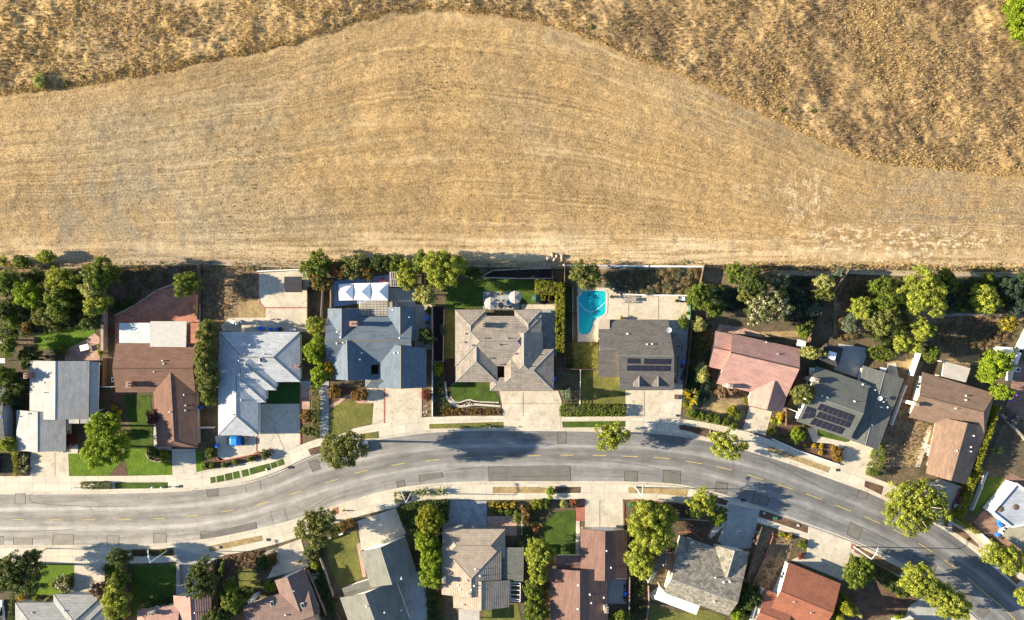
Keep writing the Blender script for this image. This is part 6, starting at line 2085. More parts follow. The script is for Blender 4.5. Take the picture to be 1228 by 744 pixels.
WF = [
    ('R1 -40,150 400,152 640,150 830,132', 1.2, 'dark_metal', 'thin dark rail fence along the field behind the overgrown yard', dict(slat=True, w=.06)),
    ('R1 1124,130 1120,290 1118,432', 1.7, 'old_wood', 'dark timber fence beside the red brick patio and weedy yard', {}),
    ('R1 598,398 597,600', 1.8, 'block_pink', 'thick mauve block wall beside the tan corner patio', dict(name='block_wall', cat='wall', w=.5, post=99, cap='block_wall')),
    ('R2 598,0 596,150', 1.7, 'old_wood', 'dark timber fence between the pale gabled and brown houses', {}),
    ('R1 650,412 760,355 820,315 882,272 970,240 1000,262', .7, 'block_wall', 'low curved tan wall holding the slope over the brick patio', dict(name='retaining_wall', cat='wall', w=.3, post=99)),
    ('R1 1085,270 1117,290 1117,440', .8, 'block_wall', 'low straight tan wall at the brick patio side', dict(name='retaining_wall', cat='wall', w=.3, post=99)),
    ('R3 372,120 650,108', .6, 'white_wall', 'low white wall behind the concrete back yard with the dark shed', dict(name='garden_wall', cat='wall', w=.25, post=99)),
    ('R3 656,210 655,380', 1.6, 'old_wood', 'timber fence between the concrete yard and the narrow garden walk', {}),
    ('R3 737,230 728,380', 1.6, 'grey_wood', 'weathered fence along the narrow garden walk', {}),
    ('R3 786,165 784,320', 1.8, 'block_wall', 'pale wall at the end of the blue patio', dict(name='garden_wall', cat='wall', w=.2, post=99)),
    ('R5 366,350 370,662', 1.6, 'block_wall', 'pale wall along the blue house side yard', dict(name='garden_wall', cat='wall', w=.18, post=99)),
    ('R5 431,380 427,662', 1.0, 'block_wall', 'shorter pale wall along the bare strip of the taupe house', dict(name='garden_wall', cat='wall', w=.18, post=99)),
    ('R5 364,665 430,666', 1.4, 'grey_wood', 'short grey gate fence closing the bare strip', dict(slat=True)),
    ('R6 367,0 367,322', .9, 'white_wall', 'white wall dividing the wide driveway from the planted strip', dict(name='garden_wall', cat='wall', w=.2, post=99)),
    ('R5 1099,122 1102,710', 1.7, 'old_wood', 'dark fence between the clipped hedge and the pool yard', {}),
    ('R7 170,660 360,664', 1.6, 'old_wood', 'dark cross fence at the street end of the pool yard', {}),
    ('R7 217,205 217,500', .5, 'block_wall', 'low wall beside the narrow bed along the pool', dict(name='garden_wall', cat='wall', w=.2, post=99)),
    ('R7 165,86 420,90 640,92 940,94', .8, 'white_wall', 'long low white wall at the field behind the pool yard', dict(name='garden_wall', cat='wall', w=.35, post=99)),
    ('R7 440,215 480,246 640,252 862,254', .5, 'white_wall', 'low white retaining wall between the scrub slope and the pool deck', dict(name='retaining_wall', cat='wall', w=.3, post=99)),
    ('R5 650,200 850,206 1025,206', .7, 'block_wall', 'low wall in front of the dark planted terrace', dict(name='retaining_wall', cat='wall', w=.25, post=99)),
    ('R5 650,190 700,162 850,154 1025,150', .6, 'block_wall', 'low wall behind the dark planted terrace', dict(name='retaining_wall', cat='wall', w=.22, post=99)),
    ('R5 1036,140 1034,222', 1.6, 'dark_metal', 'short dark panel closing the planted terrace', {}),
    ('R9 118,48 96,160', 1.6, 'old_wood', 'timber fence between the scrub slope and the wild slope yard', {}),
    ('R7 866,260 866,390', 1.2, 'green_plastic', 'teal green screen at the end of the pool deck', {}),
    ('R7 880,395 855,590 838,744', 1.6, 'old_wood', 'dark fence between the charcoal house side yard and the pink house strip', {}),
    ('R8 258,64 256,262', 1.0, 'white_paint', 'white picket fence dividing the lawn from the blue conifer', dict(slat=True)),
    ('R9 120,44 620,54 1030,68', 1.3, 'old_wood', 'long dark fence at the field behind the wild slope yard', dict(slat=True, w=.08)),
    ('R9 1040,78 960,190 882,290 830,390 780,552', 1.5, 'old_wood', 'dark slanting fence between the two slope yards', {}),
    ('R10 640,-30 600,110 556,235 556,320', 1.6, 'old_wood', 'dark fence between the pink house and the solar house', {}),
    ('R11 503,580 455,715', 1.7, 'white_wall', 'tall white wall beside the red corner patio of the solar house', dict(name='garden_wall', cat='wall', w=.3, post=99, cap='white_paint')),
    ('R12 318,185 290,260 222,450', 1.1, 'white_wall', 'white wall continuing along the attached garage of the solar house', dict(name='garden_wall', cat='wall', w=.25, post=99)),
    ('R11 1175,440 1112,568 1085,640', 1.8, 'white_wall', 'bright white wall at the picture edge by the brick patio', dict(name='garden_wall', cat='wall', w=.7, post=99)),
    ('R11 1082,640 1060,744', 1.4, 'white_wall', 'white wall end hidden under the bright leafy trees', dict(name='garden_wall', cat='wall', w=.5, post=99)),
    ('R12 975,380 1030,440 1145,560', .9, 'block_wall', 'tan curved wall below the brick patio at the picture edge', dict(name='garden_wall', cat='wall', w=.4, post=99)),
    ('R12 992,455 940,590 890,700', 1.0, 'grey_wood', 'grey rail fence on the shaded slope beside the bright hedge', dict(slat=True)),
    ('Q 322,30 270,170 212,312', 1.2, 'white_wall', 'thin pale wall between the bright hedge and the dark lawn', dict(name='garden_wall', cat='wall', w=.14, post=99)),
    ('Q 296,500 385,578', .8, 'white_wall', 'short white wall at the pavement by the brown paver court', dict(name='garden_wall', cat='wall', w=.3, post=99)),
    ('B1 712,436 714,744', 1.6, 'old_wood', 'dark fence beside the shaded square lawn', {}),
    ('B1 1005,432 1012,540', .8, 'block_wall', 'low wall between the square lawn and the grey driveway', dict(name='garden_wall', cat='wall', w=.2, post=99)),
    ('B2 182,402 190,570 205,690', 1.6, 'old_wood', 'dark fence between the dark spiky tree and the dry front yard', {}),
    ('B2 768,392 800,480 840,600', 1.0, 'block_wall', 'tan wall along the dry back lawn, upper of two', dict(name='garden_wall', cat='wall', w=.2, post=99)),
    ('B2 700,455 738,540 802,700', 1.3, 'block_pink', 'pinkish wall along the mauve house side, lower of two', dict(name='garden_wall', cat='wall', w=.25, post=99)),
    ('B2 862,690 915,790', 1.5, 'old_wood', 'timber fence at the lower picture edge beside the two toned house', {}),
    ('B2 805,290 890,258', .6, 'white_wall', 'short white wall at the top of the dry lawn', dict(name='garden_wall', cat='wall', w=.2, post=99)),
    ('B4 213,98 213,252', 1.4, 'white_paint', 'white rail fence beside the pink patio', dict(slat=True)),
    ('B4 806,255 808,500 805,760', 1.4, 'block_pink', 'pinkish wall beside the bins and grey side yard', dict(name='garden_wall', cat='wall', w=.22, post=99)),
    ('B4 915,545 918,640 902,760', .9, 'block_pink', 'reddish curb wall beside the white patio cover', dict(name='garden_wall', cat='wall', w=.2, post=99)),
    ('B5 852,232 866,268 820,390 750,540', .45, 'brick_stack', 'red brick curb wall bending through the bare yard', dict(name='garden_wall', cat='wall', w=.22, post=99)),
    ('B5 795,215 745,370 710,500', 1.4, 'old_wood', 'dark fence between the grey driveway and the bare yard', {}),
    ('B5 330,172 505,186', .5, 'block_wall', 'low wall across the mulched yard by the grey driveway', dict(name='garden_wall', cat='wall', w=.2, post=99)),
    ('B6 240,560 205,640 175,744', 1.6, 'white_wall', 'white wall at the side of the orange tiled house', dict(name='garden_wall', cat='wall', w=.4, post=99)),
    ('B6 395,425 365,510 335,600', .8, 'block_pink', 'pink sloped wing wall beside the orange roof', dict(name='garden_wall', cat='wall', w=.5, post=99)),
    ('R10 492,402 640,468 860,543', .45, 'white_wall', 'low white wall along the pavement before the gravel yard', dict(name='garden_wall', cat='wall', w=.25, post=99)),
    ('R4 140,500 158,525 330,492 385,478 398,498', .3, 'brick_stack', 'low brick curb wall round the bed by the tarped car', dict(name='garden_wall', cat='wall', w=.25, post=99)),
    ('R4 398,498 410,465 440,462 462,478', .3, 'brick_stack', 'little brick ring wall beside the shaded driveway', dict(name='garden_wall', cat='wall', w=.22, post=99)),
    ('R2 818,530 835,562 880,574 945,570', .3, 'rock', 'ring of stones round the bed on the second lawn', dict(name='stone_edging', cat='edging', w=.25, post=99)),
    ('R4 62,335 130,335', 1.5, 'white_paint', 'white gate panel between the brown and whitish houses', {}),
    ('R2 590,155 645,155', 1.5, 'white_paint', 'white gate panel beside the air conditioner', {}),
    ('R10 560,225 625,250', 1.5, 'white_paint', 'white gate rail beside the pink garage', {}),
    ('B1 60,676 255,676', .02, 'concrete', '', None)]
for tx, h, mt, lab, kw in WF:
    if kw is not None:
        wall_line(tx, h, mt, lab, **kw)

# ------------------------------------------------------------------ furniture of street and yards
def lamp_post(base, arm, label):
    b = P(pts(base)[0], 0)
    b.z = Z0
    a = P(pts(arm)[0], 0)
    d = (Vector((a.x, a.y, 0)) - Vector((b.x, b.y, 0))).normalized()
    t = thing('street_lamp', label, 'street lamp', b, 0, 'street lamps on tall grey poles')
    h = 7.6
    mb = MB()
    mb.lathe((0, 0, 0), [(.24, 0), (.24, .1), (.15, .45), (.12, .5)], 12)
    mb.build('base', 'galvanised', t)
    mb = MB()
    mb.tube((0, 0, .4), (0, 0, h), .115, .08, 10)
    mb.build('pole', 'white_metal', t)
    mb = MB()
    e = d * 2.2 + Vector((0, 0, h + .35))
    m = d * 1.0 + Vector((0, 0, h + .3))
    mb.tube((0, 0, h - .15), m, .06, .055, 8)
    mb.tube(m, e, .055, .05, 8)
    mb.build('arm', 'white_metal', t)
    mb = MB()
    rz = math.atan2(d.y, d.x)
    mb.box(e + d * .3, (.8, .3, .16), rz, 0, .75)
    o = mb.build('lamp_head', 'galvanised', t)
    mb = MB()
    mb.box(e + d * .32 - Vector((0, 0, .1)), (.5, .22, .05), rz)
    mb.build('lamp_lens', 'lamp_lens', o)


lamp_post('B7 186,388', 'B7 215,330', 'street lamp at the brick patch beside the wide pale driveway')
lamp_post('B4 846,2', 'B4 850,-60', 'street lamp in the straw verge near the brick edged driveway')
lamp_post('B1 936,352', 'B1 930,290', 'street lamp in the dark verge by the shaded square lawn')
lamp_post('B3 526,34', 'B3 500,-30', 'street lamp in the verge beside the block hedge')


def hydrant(ref, label):
    b = P(pts(ref)[0], 0)
    t = thing('fire_hydrant', label, 'hydrant', (b.x, b.y, Z0 + .08))
    mb = MB()
    mb.lathe((0, 0, 0), [(.2, 0), (.2, .06), (.13, .09), (.13, .55), (.17, .57), (.17, .62), (.14, .68), (.07, .76), (.05, .8)], 14)
    mb.build('body', 'yellow_paint', t)
    mb = MB()
    mb.tube((-.25, 0, .42), (.25, 0, .42), .065, .065, 10)
    mb.tube((0, 0, .36), (0, -.25, .36), .085, .085, 10)
    mb.build('outlet_cap', 'yellow_paint', t)


hydrant('B3 145,130', 'yellow fire hydrant on the brick patch by the street bend')


def car(ref, rz, body, label, pickup=False, L=4.6, top=None):
    b = P(pts(ref)[0], 0)
    t = thing('parked_car' if not pickup else 'pickup_truck', label, 'car' if not pickup else 'truck', (b.x, b.y, 0.06), rz)
    hw = .9
    # side profile, nose at +x
    k = L / 4.6
    if pickup:
        prof = [(-2.3, .45), (-2.3, .98), (-.75, .98), (1.0, .98), (2.2, .88), (2.32, .55), (2.25, .32), (-2.2, .32)]
        cab = [(-.75, .98), (-.6, 1.68), (.45, 1.68), (1.05, .98)]
    else:
        prof = [(-2.25, .45), (-2.2, .88), (-1.6, .98), (1.0, .98), (2.1, .80), (2.3, .55), (2.22, .3), (-2.15, .3)]
        cab = [(-1.95, .96), (-1.35, 1.46), (.2, 1.48), (1.1, .97)]

    def ext(pr, w0, w1, zc):
        mb = MB()
        def wid(z):
            return w0 + (w1 - w0) * max(0, min(1, (z - zc[0]) / (zc[1] - zc[0])))
        Lp = [(x * k, -wid(z), z) for x, z in pr]
        Rp = [(x * k, wid(z), z) for x, z in pr]
        n = len(pr)
        mb.face(Rp)
        mb.face(Lp[::-1])
        for i in range(n):
            j = (i + 1) % n
            mb.face([Lp[i], Lp[j], Rp[j], Rp[i]])
        return mb
    me = ext(prof, hw, hw * .95, (.3, .98)).mesh('body')
    bm = bmesh.new()
    bm.from_mesh(me)
    bmesh.ops.remove_doubles(bm, verts=bm.verts, dist=1e-4)
    bmesh.ops.recalc_face_normals(bm, faces=bm.faces)
    bmesh.ops.bevel(bm, geom=list(bm.edges), offset=.07, segments=2, affect='EDGES', clamp_overlap=True)
    bm.to_mesh(me)
    bm.free()
    link('body', me, body, t)
    ext(cab, hw * .9, hw * .68, (.98, 1.5)).build('cabin_glass', 'glass_dark', t)
    mb = MB()
    zt = cab[1][1]
    mb.box((((cab[1][0] + cab[2][0]) / 2) * k, 0, zt + .012), ((cab[2][0] - cab[1][0]) * k + .1, hw * 1.4, .07), 0, 0, .94)
    for sx in (-1, 1):
        for i in (0, 2):
            a, c = cab[i], cab[i + 1]
            mb.tube((a[0] * k, sx * hw * .88, a[1]), (c[0] * k, sx * hw * .68, c[1]), .045, .045, 6)
    mb.build('roof_panel', top or body, t)
    if pickup:
        mb = MB()
        mb.box((-1.52 * k, 0, .99), (1.4 * k, hw * 1.6, .03))
        mb.build('cargo_bed', 'rubber', t)
    for sx in (-1.42, 1.42):
        for sy in (-1, 1):
            mb = MB()
            mb.tube((sx * k, sy * (hw - .2), .33), (sx * k, sy * (hw + .02), .33), .33, .33, 16)
            o = mb.build('wheel', 'rubber', t)
            mb = MB()
            mb.tube((sx * k, sy * (hw + .01), .33), (sx * k, sy * (hw + .035), .33), .2, .18, 12)
            mb.build('rim', 'grey_metal', o)
    for sy in (-1, 1):
        mb = MB()
        mb.box((2.2 * k, sy * .62, .68), (.12, .36, .14))
        mb.build('headlight', 'lamp_lens', t)
        mb = MB()
        mb.box((-2.24 * k, sy * .66, .75), (.08, .3, .16))
        mb.build('tail_light', 'red_paint', t)
        mb = MB()
        mb.box((.85 * k, sy * (hw + .1), 1.0), (.12, .2, .12))
        mb.build('wing_mirror', body, t)
    return t


car('R4 932,442', .30, 'car_white', 'white parked car under the olive street tree on the bend')
t_ = car('R4 257,410', 0.02, 'car_dark', 'dark parked car half covered by a bright blue tarp', L=4.4)
b_ = t_.location
mb = MB()
n_ = 14
for i in range(n_):
    for j in range(n_):
        def pt(i, j):
            u, v = i / n_ * 2.9 - 1.75, j / n_ * 2.2 - 1.1
            z = 1.56 - max(0, abs(v) - .62) * 1.6 - max(0, -1.1 - u) * .9 - max(0, u - .35) * .5
            return (b_.x + u, b_.y + v, b_.z + z + .06 * float(fbm(np.array([u * 2.5]), np.array([v * 2.5]), 77)[0]))
        mb.face([pt(i, j), pt(i + 1, j), pt(i + 1, j + 1), pt(i, j + 1)])
o = mb.build('car_tarp', 'blue_tarp', smooth=True, weld=True)
props(o, 'bright blue tarp draped over the dark parked car', 'tarp', None, 'thing')
car('Q 126,238', math.radians(-113), 'car_maroon', 'maroon pickup truck with silver hood by the bright hedge', True, 5.0, 'car_maroon')
t_ = bpy.data.objects['pickup_truck']
mb = MB()
mb.box((1.62, 0, .985), (1.05, 1.5, .05), 0, 0, .93)
mb.build('hood', 'car_silver', t_)
car('R2 -6,582', math.radians(92), 'car_dark', 'dark car cut off by the picture edge on the first driveway')
car('A 20,660', math.radians(95), 'car_white', 'white pickup truck at the lower corner beside a narrow hedge', True, 5.2)


def bin_(ref, mat, label, rz=0.0, group=None):
    b = P(pts(ref)[0], .6)
    t = thing('wheelie_bin', label, 'bin', (b.x, b.y, Z0 + .06), rz, group)
    mb = MB()
    mb.box((0, 0, .52), (.52, .6, .95), 0, 0, 1.16)
    mb.build('body', mat, t)
    mb = MB()
    mb.box((0, 0, 1.04), (.66, .78, .09), 0, 0, .92)
    mb.tube((-.25, -.38, 1.02), (.25, -.38, 1.02), .03, .03, 6)
    mb.build('lid', mat, t)
    for s in (-1, 1):
        mb = MB()
        mb.tube((s * .2, -.3, .1), (s * .27, -.3, .1), .12, .12, 10)
        mb.build('wheel', 'rubber', t)


for ref, m, lab in (('R3 378,435', 'blue_plastic', 'blue bin against the whitish house back wall, nearer the junk corner'), ('R3 398,438', 'blue_plastic', 'second blue bin of the pair against the whitish house back wall'), ('R3 440,442', 'blue_plastic', 'blue bin of the lower pair by the whitish house back wall'), ('R3 478,442', 'blue_plastic', 'blue bin beside a black one at the whitish house corner'), ('R3 495,440', 'black_plastic', 'black bin ending the row behind the whitish house'),
                    ('R5 338,425', 'blue_plastic', 'blue bin in the side yard of the blue house'), ('R5 338,450', 'black_plastic', 'black bin just below the blue one in the blue house side yard'), ('R6 1046,112', 'blue_plastic', 'blue bin beside the taupe house garage'), ('R6 1046,82', 'black_plastic', 'black bin beside the taupe house wall, middle of three'), ('R6 1046,52', 'black_plastic', 'black bin beside the taupe house wall, farthest from the street'),
                    ('R8 830,16', 'blue_plastic', 'blue bin in the side yard of the charcoal house'), ('R8 828,44', 'black_plastic', 'black bin below the blue one beside the charcoal house'), ('R8 826,110', 'black_plastic', 'black bin at the street end of the charcoal house side yard'), ('B4 788,556', 'black_plastic', 'upper black bin by the pinkish wall'), ('B4 788,590', 'blue_plastic', 'blue bin between two black bins by the pinkish wall'), ('B4 786,622', 'black_plastic', 'lower black bin by the pinkish wall'),
                    ('R2 1120,272', 'blue_plastic', 'blue bin beside the brown house front wing'), ('R4 143,438', 'blue_plastic', 'blue bin standing near the tarped car'), ('B5 780,250', 'green_plastic', 'green bin at the grey driveway edge by the bare yard'), ('B5 764,297', 'black_plastic', 'black bin at the grey driveway edge near the scalloped roof'), ('B5 70,98', 'green_plastic', 'green bin at the pavement beside the big dense tree'),
                    ('Q 428,404', 'blue_plastic', 'bright blue bin at the white house corner on the paver court'), ('Q 440,435', 'blue_plastic', 'blue bin right against the white garage on the paver court'.replace('right against', 'touching')), ('Q 420,500', 'blue_plastic', 'dark blue bin below the white garage strip'), ('Q 446,520', 'black_plastic', 'black bin below the white garage strip')):
    bin_(ref, m, lab, RNG.uniform(-.3, .3), 'wheelie bins')


def tent(txt, label):
    c = pts(txt)
    q = [P(p, 2.3) for p in c]
    m = sum(q, Vector()) / 4
    t = thing('canopy_tent', label, 'tent', (m.x, m.y, Z0 + .05), 0, 'white party tents in a row')
    ap = Vector((m.x, m.y, 3.35))
    mb = MB()
    for i in range(4):
        a, b = q[i], q[(i + 1) % 4]
        mb.face([a, b, ap] if (b - a).cross(ap - a).z > 0 else [b, a, ap])
        dn = Vector((0, 0, -.28))
        mb.face([a + dn, b + dn, b, a])
    mb.build('canopy', 'tent_white', t, True)
    mb = MB()
    for a in q:
        e = a.lerp(m, .04)
        mb.tube((e.x, e.y, Z0), (e.x, e.y, 2.25), .03, .03, 6)
    mb.build('tent_frame', 'grey_metal', t, True)


tent('R3 818,190 900,186 901,280 822,282', 'white party tent with a lilac shade side, farthest from the pergola')
tent('R3 903,186 997,184 998,280 904,280', 'white party tent in the middle of the three')
tent('R3 1000,184 1095,182 1094,280 1001,280', 'white party tent next to the slatted pergola')


def pergola(txt, z, n, mat, label, along=True, name='pergola', cross=0):
    c = [P(p, z + Z0) for p in pts(txt)]
    m = sum(c, Vector()) / 4
    t = thing(name, label, 'pergola', (m.x, m.y, Z0))
    mb = MB()
    for i in range(n):
        s = (i + .5) / n
        a, b = (c[0].lerp(c[3], s), c[1].lerp(c[2], s)) if along else (c[0].lerp(c[1], s), c[3].lerp(c[2], s))
        d = b - a
        mm = (a + b) / 2
        mb.box((mm.x, mm.y, z + Z0), (d.length, .13, .12), math.atan2(d.y, d.x))
    mb.build('slat_panel', mat, t, True)
    mb = MB()
    for i in range(4):
        a, b = c[i], c[(i + 1) % 4]
        d = b - a
        mm = (a + b) / 2
        mb.box((mm.x, mm.y, z + Z0 - .16), (d.length, .14, .18 + .003 * i), math.atan2(d.y, d.x))
        e = a.lerp(m, .05)
        pm = MB()
        pm.box((e.x, e.y, z / 2 + Z0 - .12), (.13, .13, z))
        pm.build('post', mat, t, True)
    for i in range(cross):
        s = (i + 1) / (cross + 1)
        a, b = (c[0].lerp(c[1], s), c[3].lerp(c[2], s)) if along else (c[0].lerp(c[3], s), c[1].lerp(c[2], s))
        d = b - a
        mm = (a + b) / 2
        mb.box((mm.x, mm.y, z + Z0 + .125), (d.length, .09, .1), math.atan2(d.y, d.x))
    mb.build('beam_frame', mat, t, True)


pergola('R3 936,284 1092,282 1092,366 932,364', 2.5, 20, 'pale_wood', 'weathered slatted pergola between the tents and the blue grey roof', False, cross=5)
pergola('R5 128,170 200,168 212,250 130,248', 2.4, 7, 'pale_wood', 'pale open pergola under the yellow green overhanging tree', False, cross=1)
pergola('E 555,476 624,480 622,612 553,606', 2.4, 4, 'white_paint', 'white framed pergola beside the tan tiled house', True)


def umbrella(ref, mat, label, r=1.45, closed=False):
    b = P(pts(ref)[0], 2.3)
    t = thing('patio_umbrella', label, 'umbrella', (b.x, b.y, Z0 + .055))
    mb = MB()
    mb.tube((0, 0, 0), (0, 0, 2.6), .03, .025, 8)
    mb.lathe((0, 0, 0), [(.28, 0), (.28, .06), (.06, .1)], 12)
    mb.build('pole', 'dark_metal', t)
    mb = MB()
    n = 8
    ring = [(r * math.cos(i * math.pi / 4), r * math.sin(i * math.pi / 4), 2.1) for i in range(n)]
    for i in range(n):
        a, c = ring[i], ring[(i + 1) % n]
        mid = ((a[0] + c[0]) / 2 * .97, (a[1] + c[1]) / 2 * .97, 2.12)
        mb.face([a, mid, (0, 0, 2.62)])
        mb.face([mid, c, (0, 0, 2.62)])
        mb.face([(a[0], a[1], 1.95), (c[0], c[1], 1.95), c, mid, a])
    mb.build('canopy', mat, t)
    mb = MB()
    for a in ring:
        mb.tube((a[0], a[1], 2.115), (0, 0, 2.63), .015, .015, 5)
    mb.build('rib_frame', 'dark_metal', t)


umbrella('R5 690,345', 'umbrella_grey', 'grey patio umbrella close to the taupe roof', 1.5)
umbrella('R5 826,310', 'umbrella_grey', 'pale patio umbrella over the blue table by the lawn', 1.5)
umbrella('R5 942,316', 'umbrella_green', 'dark green umbrella beside the framed dark bed', 1.0)


def table(ref, lw, mat, label, rz=0.0, h=.74, rnd=False, name='table', z=.055):
    b = P(pts(ref)[0], h)
    t = thing(name, label, 'table', (b.x, b.y, Z0 + z), rz)
    mb = MB()
    if rnd:
        mb.lathe((0, 0, h - .04), [(lw[0] / 2, 0), (lw[0] / 2, .05)], 16)
    else:
        mb.box((0, 0, h - .02), (lw[0], lw[1], .05))
    mb.build('tabletop', mat, t)
    k = .35 if rnd else .43
    for sx in (-1, 1):
        for sy in (-1, 1):
            mb = MB()
            mb.tube((sx * lw[0] * k, sy * lw[1] * k, 0), (sx * lw[0] * k * .95, sy * lw[1] * k * .95, h - .04), .03, .03, 6)
            mb.build('leg', 'grey_metal', t)


CH0 = {}


def chair(ref, rz, mat, label, group, z=.055):
    b = P(pts(ref)[0], .5)
    if mat not in CH0:
        t = thing('patio_chair', label, 'chair', (b.x, b.y, Z0 + z), rz, group)
        mb = MB()
        mb.box((0, 0, .43), (.52, .5, .07))
        mb.build('seat', mat, t)
        mb = MB()
        mb.box((0, -.25, .72), (.52, .06, .5))
        mb.build('backrest', mat, t)
        for sx in (-1, 1):
            for sy in (-1, 1):
                mb = MB()
                mb.tube((sx * .22, sy * .22, 0), (sx * .22, sy * .2, .42), .022, .022, 6)
                mb.build('leg', 'dark_metal', t)
            mb = MB()
            mb.box((sx * .27, 0, .62), (.05, .46, .04))
            mb.build('armrest', mat, t)
        CH0[mat] = t
        return t
    s = CH0[mat]
    t = s.copy()
    COL.objects.link(t)
    t.location, t.rotation_euler = (b.x, b.y, Z0 + z), (0, 0, rz)
    t['label'], t['group'] = label, group
    for c in s.children:
        d = c.copy()
        COL.objects.link(d)
        d.parent = t
    return t


table('R1 472,590', (2.0, 1.3), 'white_paint', 'white table on the tan corner patio', .25)
table('R5 792,340', (1.2, 1.2), 'table_blue', 'round blue table beside the pale umbrella', rnd=True)
table('R5 690,352', (1.2, 1.2), 'wicker', 'round brown table under the grey umbrella', rnd=True)
for x, y, a in ((760, 330, 1.2), (800, 365, 3.0), (770, 360, 2.2), (668, 322, -.5), (655, 350, -1.4), (715, 365, 2.6), (695, 290, 0.1), (752, 288, -.2)):
    chair('R5 %d,%d' % (x, y), a, 'wicker', 'brown wicker chair on the taupe house back patio', 'wicker chairs on the taupe house patio')
for x, y, a in ((1055, 170, .2), (1080, 172, -.1), (1068, 160, 3.0)):
    chair('R3 %d,%d' % (x, y), a, 'cushion_red', 'red chair on the blue patio behind the tents', 'red chairs behind the tents')
table('R3 888,277', (.8, .5), 'cushion_red', 'small red table at the front of the first tent')
table('R7 478,232', (1.5, .9), 'dark_metal', 'dark patio table at the scrub slope above the pool deck', .05)
for x, y, a in ((450, 228, -1.5), (505, 232, 1.5), (470, 222, 3.1), (488, 244, 0)):
    chair('R7 %d,%d' % (x, y), a, 'dark_metal', 'black metal chair round the dark table by the pool deck', 'black metal chairs by the pool deck')
table('R7 828,272', (1.2, .8), 'white_metal', 'white table among pots at the end of the pool deck', .1)
for x, y, a in ((812, 265, -1.3), (845, 270, 1.4), (825, 286, .2)):
    chair('R7 %d,%d' % (x, y), a, 'dark_metal', 'black metal chair at the white table on the pool deck', 'black metal chairs at the white table')
# bench with two ends on the deck
b = P(pts('R7 535,275')[0], .5)
t = thing('bench_table', 'long slatted table with benches on the sunny pool deck', 'bench', (b.x, b.y, Z0 + .065), .02)
for nm, y, z, w in (('tabletop', 0, .74, .75), ('seat', -.72, .45, .3), ('seat', .72, .45, .3)):
    mb = MB()
    mb.box((0, y, z), (2.9, w, .06))
    mb.build(nm, 'grey_wood', t)
for sx in (-1.1, 1.1):
    mb = MB()
    mb.box((sx, 0, .42), (.09, 1.7, .08))
    mb.tube((sx, -.5, 0), (sx, -.15, .72), .05, .05, 6)
    mb.tube((sx, .5, 0), (sx, .15, .72), .05, .05, 6)
    mb.build('leg', 'grey_wood', t)


def pot(ref, pal, label, r=.28, mat='terracotta', z=.06):
    b = P(pts(ref)[0], .5)
    t = thing('potted_plant', label, 'plant pot', (b.x, b.y, Z0 + z))
    mb = MB()
    mb.lathe((0, 0, 0), [(r * .7, 0), (r, .42), (r * 1.08, .43), (r * 1.08, .5), (r * .9, .5), (r * .85, .44)], 14)
    mb.build('pot', mat, t)
    pos, nr, sz, ti = crown_mesh(r * 1.4, r * 1.4, .45, 1.0, .16, .14, 1.0)
    link('foliage', leaf_mesh('foliage', pos, nr, sz, ti), 'leaves_' + pal, t)


for ref, pal, lab, m in (('R1 1096,362', 'mid', 'white pot on the brick patio by the side wall', 'pot_white'), ('R1 1100,407', 'dark', 'dark pot on the brick patio closest to the beige cover', 'black_plastic'), ('R7 795,284', 'redflower', 'terracotta flower pot beside the white table on the deck', 'terracotta'), ('R7 858,300', 'hedge', 'terracotta pot at the far end of the deck', 'terracotta'), ('R7 855,352', 'hedge', 'green leafy pot at the deck corner by the screen', 'terracotta'), ('R7 490,380', 'hedge', 'low leafy pot against the charcoal house wall', 'black_plastic'), ('R7 434,260', 'dark', 'dark pot at the spa end of the pool', 'black_plastic'),
                         ('R5 755,284', 'yellowflower', 'pot with yellow flowers behind the wicker chairs', 'terracotta'), ('R1 272,638', 'bluegreen', 'round grey pot in the shade behind the pale gabled house', 'pot_white'), ('R7 320,520', 'olive', 'stone urn at the corner of the pool deck and lawn', 'pot_white'), ('B2 650,412', 'olive', 'small pot on the grey driveway by the mauve house', 'pot_white')):
    pot(ref, pal, lab, .3, m)


def shed(txt, z, roof, wall, label, name='garden_shed', rise=.25, cat='shed', ends=(0, 0)):
    w = Wing(pts(txt), rise=rise, ez=z, ends=ends)
    c = sum(w.p, Vector()) / 4
    t = thing(name, label, cat, (c.x, c.y, Z0))
    r, wl = MB(), MB()
    w.roof(r, .12)
    w.walls(wl)
    r.build('roof', [roof, 'trim_dark'], t, True)
    wl.build('wall', wall, t, True)
    q = w.inset()
    a, b = q[0], q[1]
    n = Vector(((b - a).normalized().y, -(b - a).normalized().x, 0))
    m = a.lerp(b, .5)
    mb = MB()
    d = (b - a).normalized()
    mb.box((m.x + n.x * .02, m.y + n.y * .02, Z0 + .95), (.9, .06, 1.8), math.atan2(d.y, d.x))
    mb.build('door', 'door_brown', t, True)
    return t


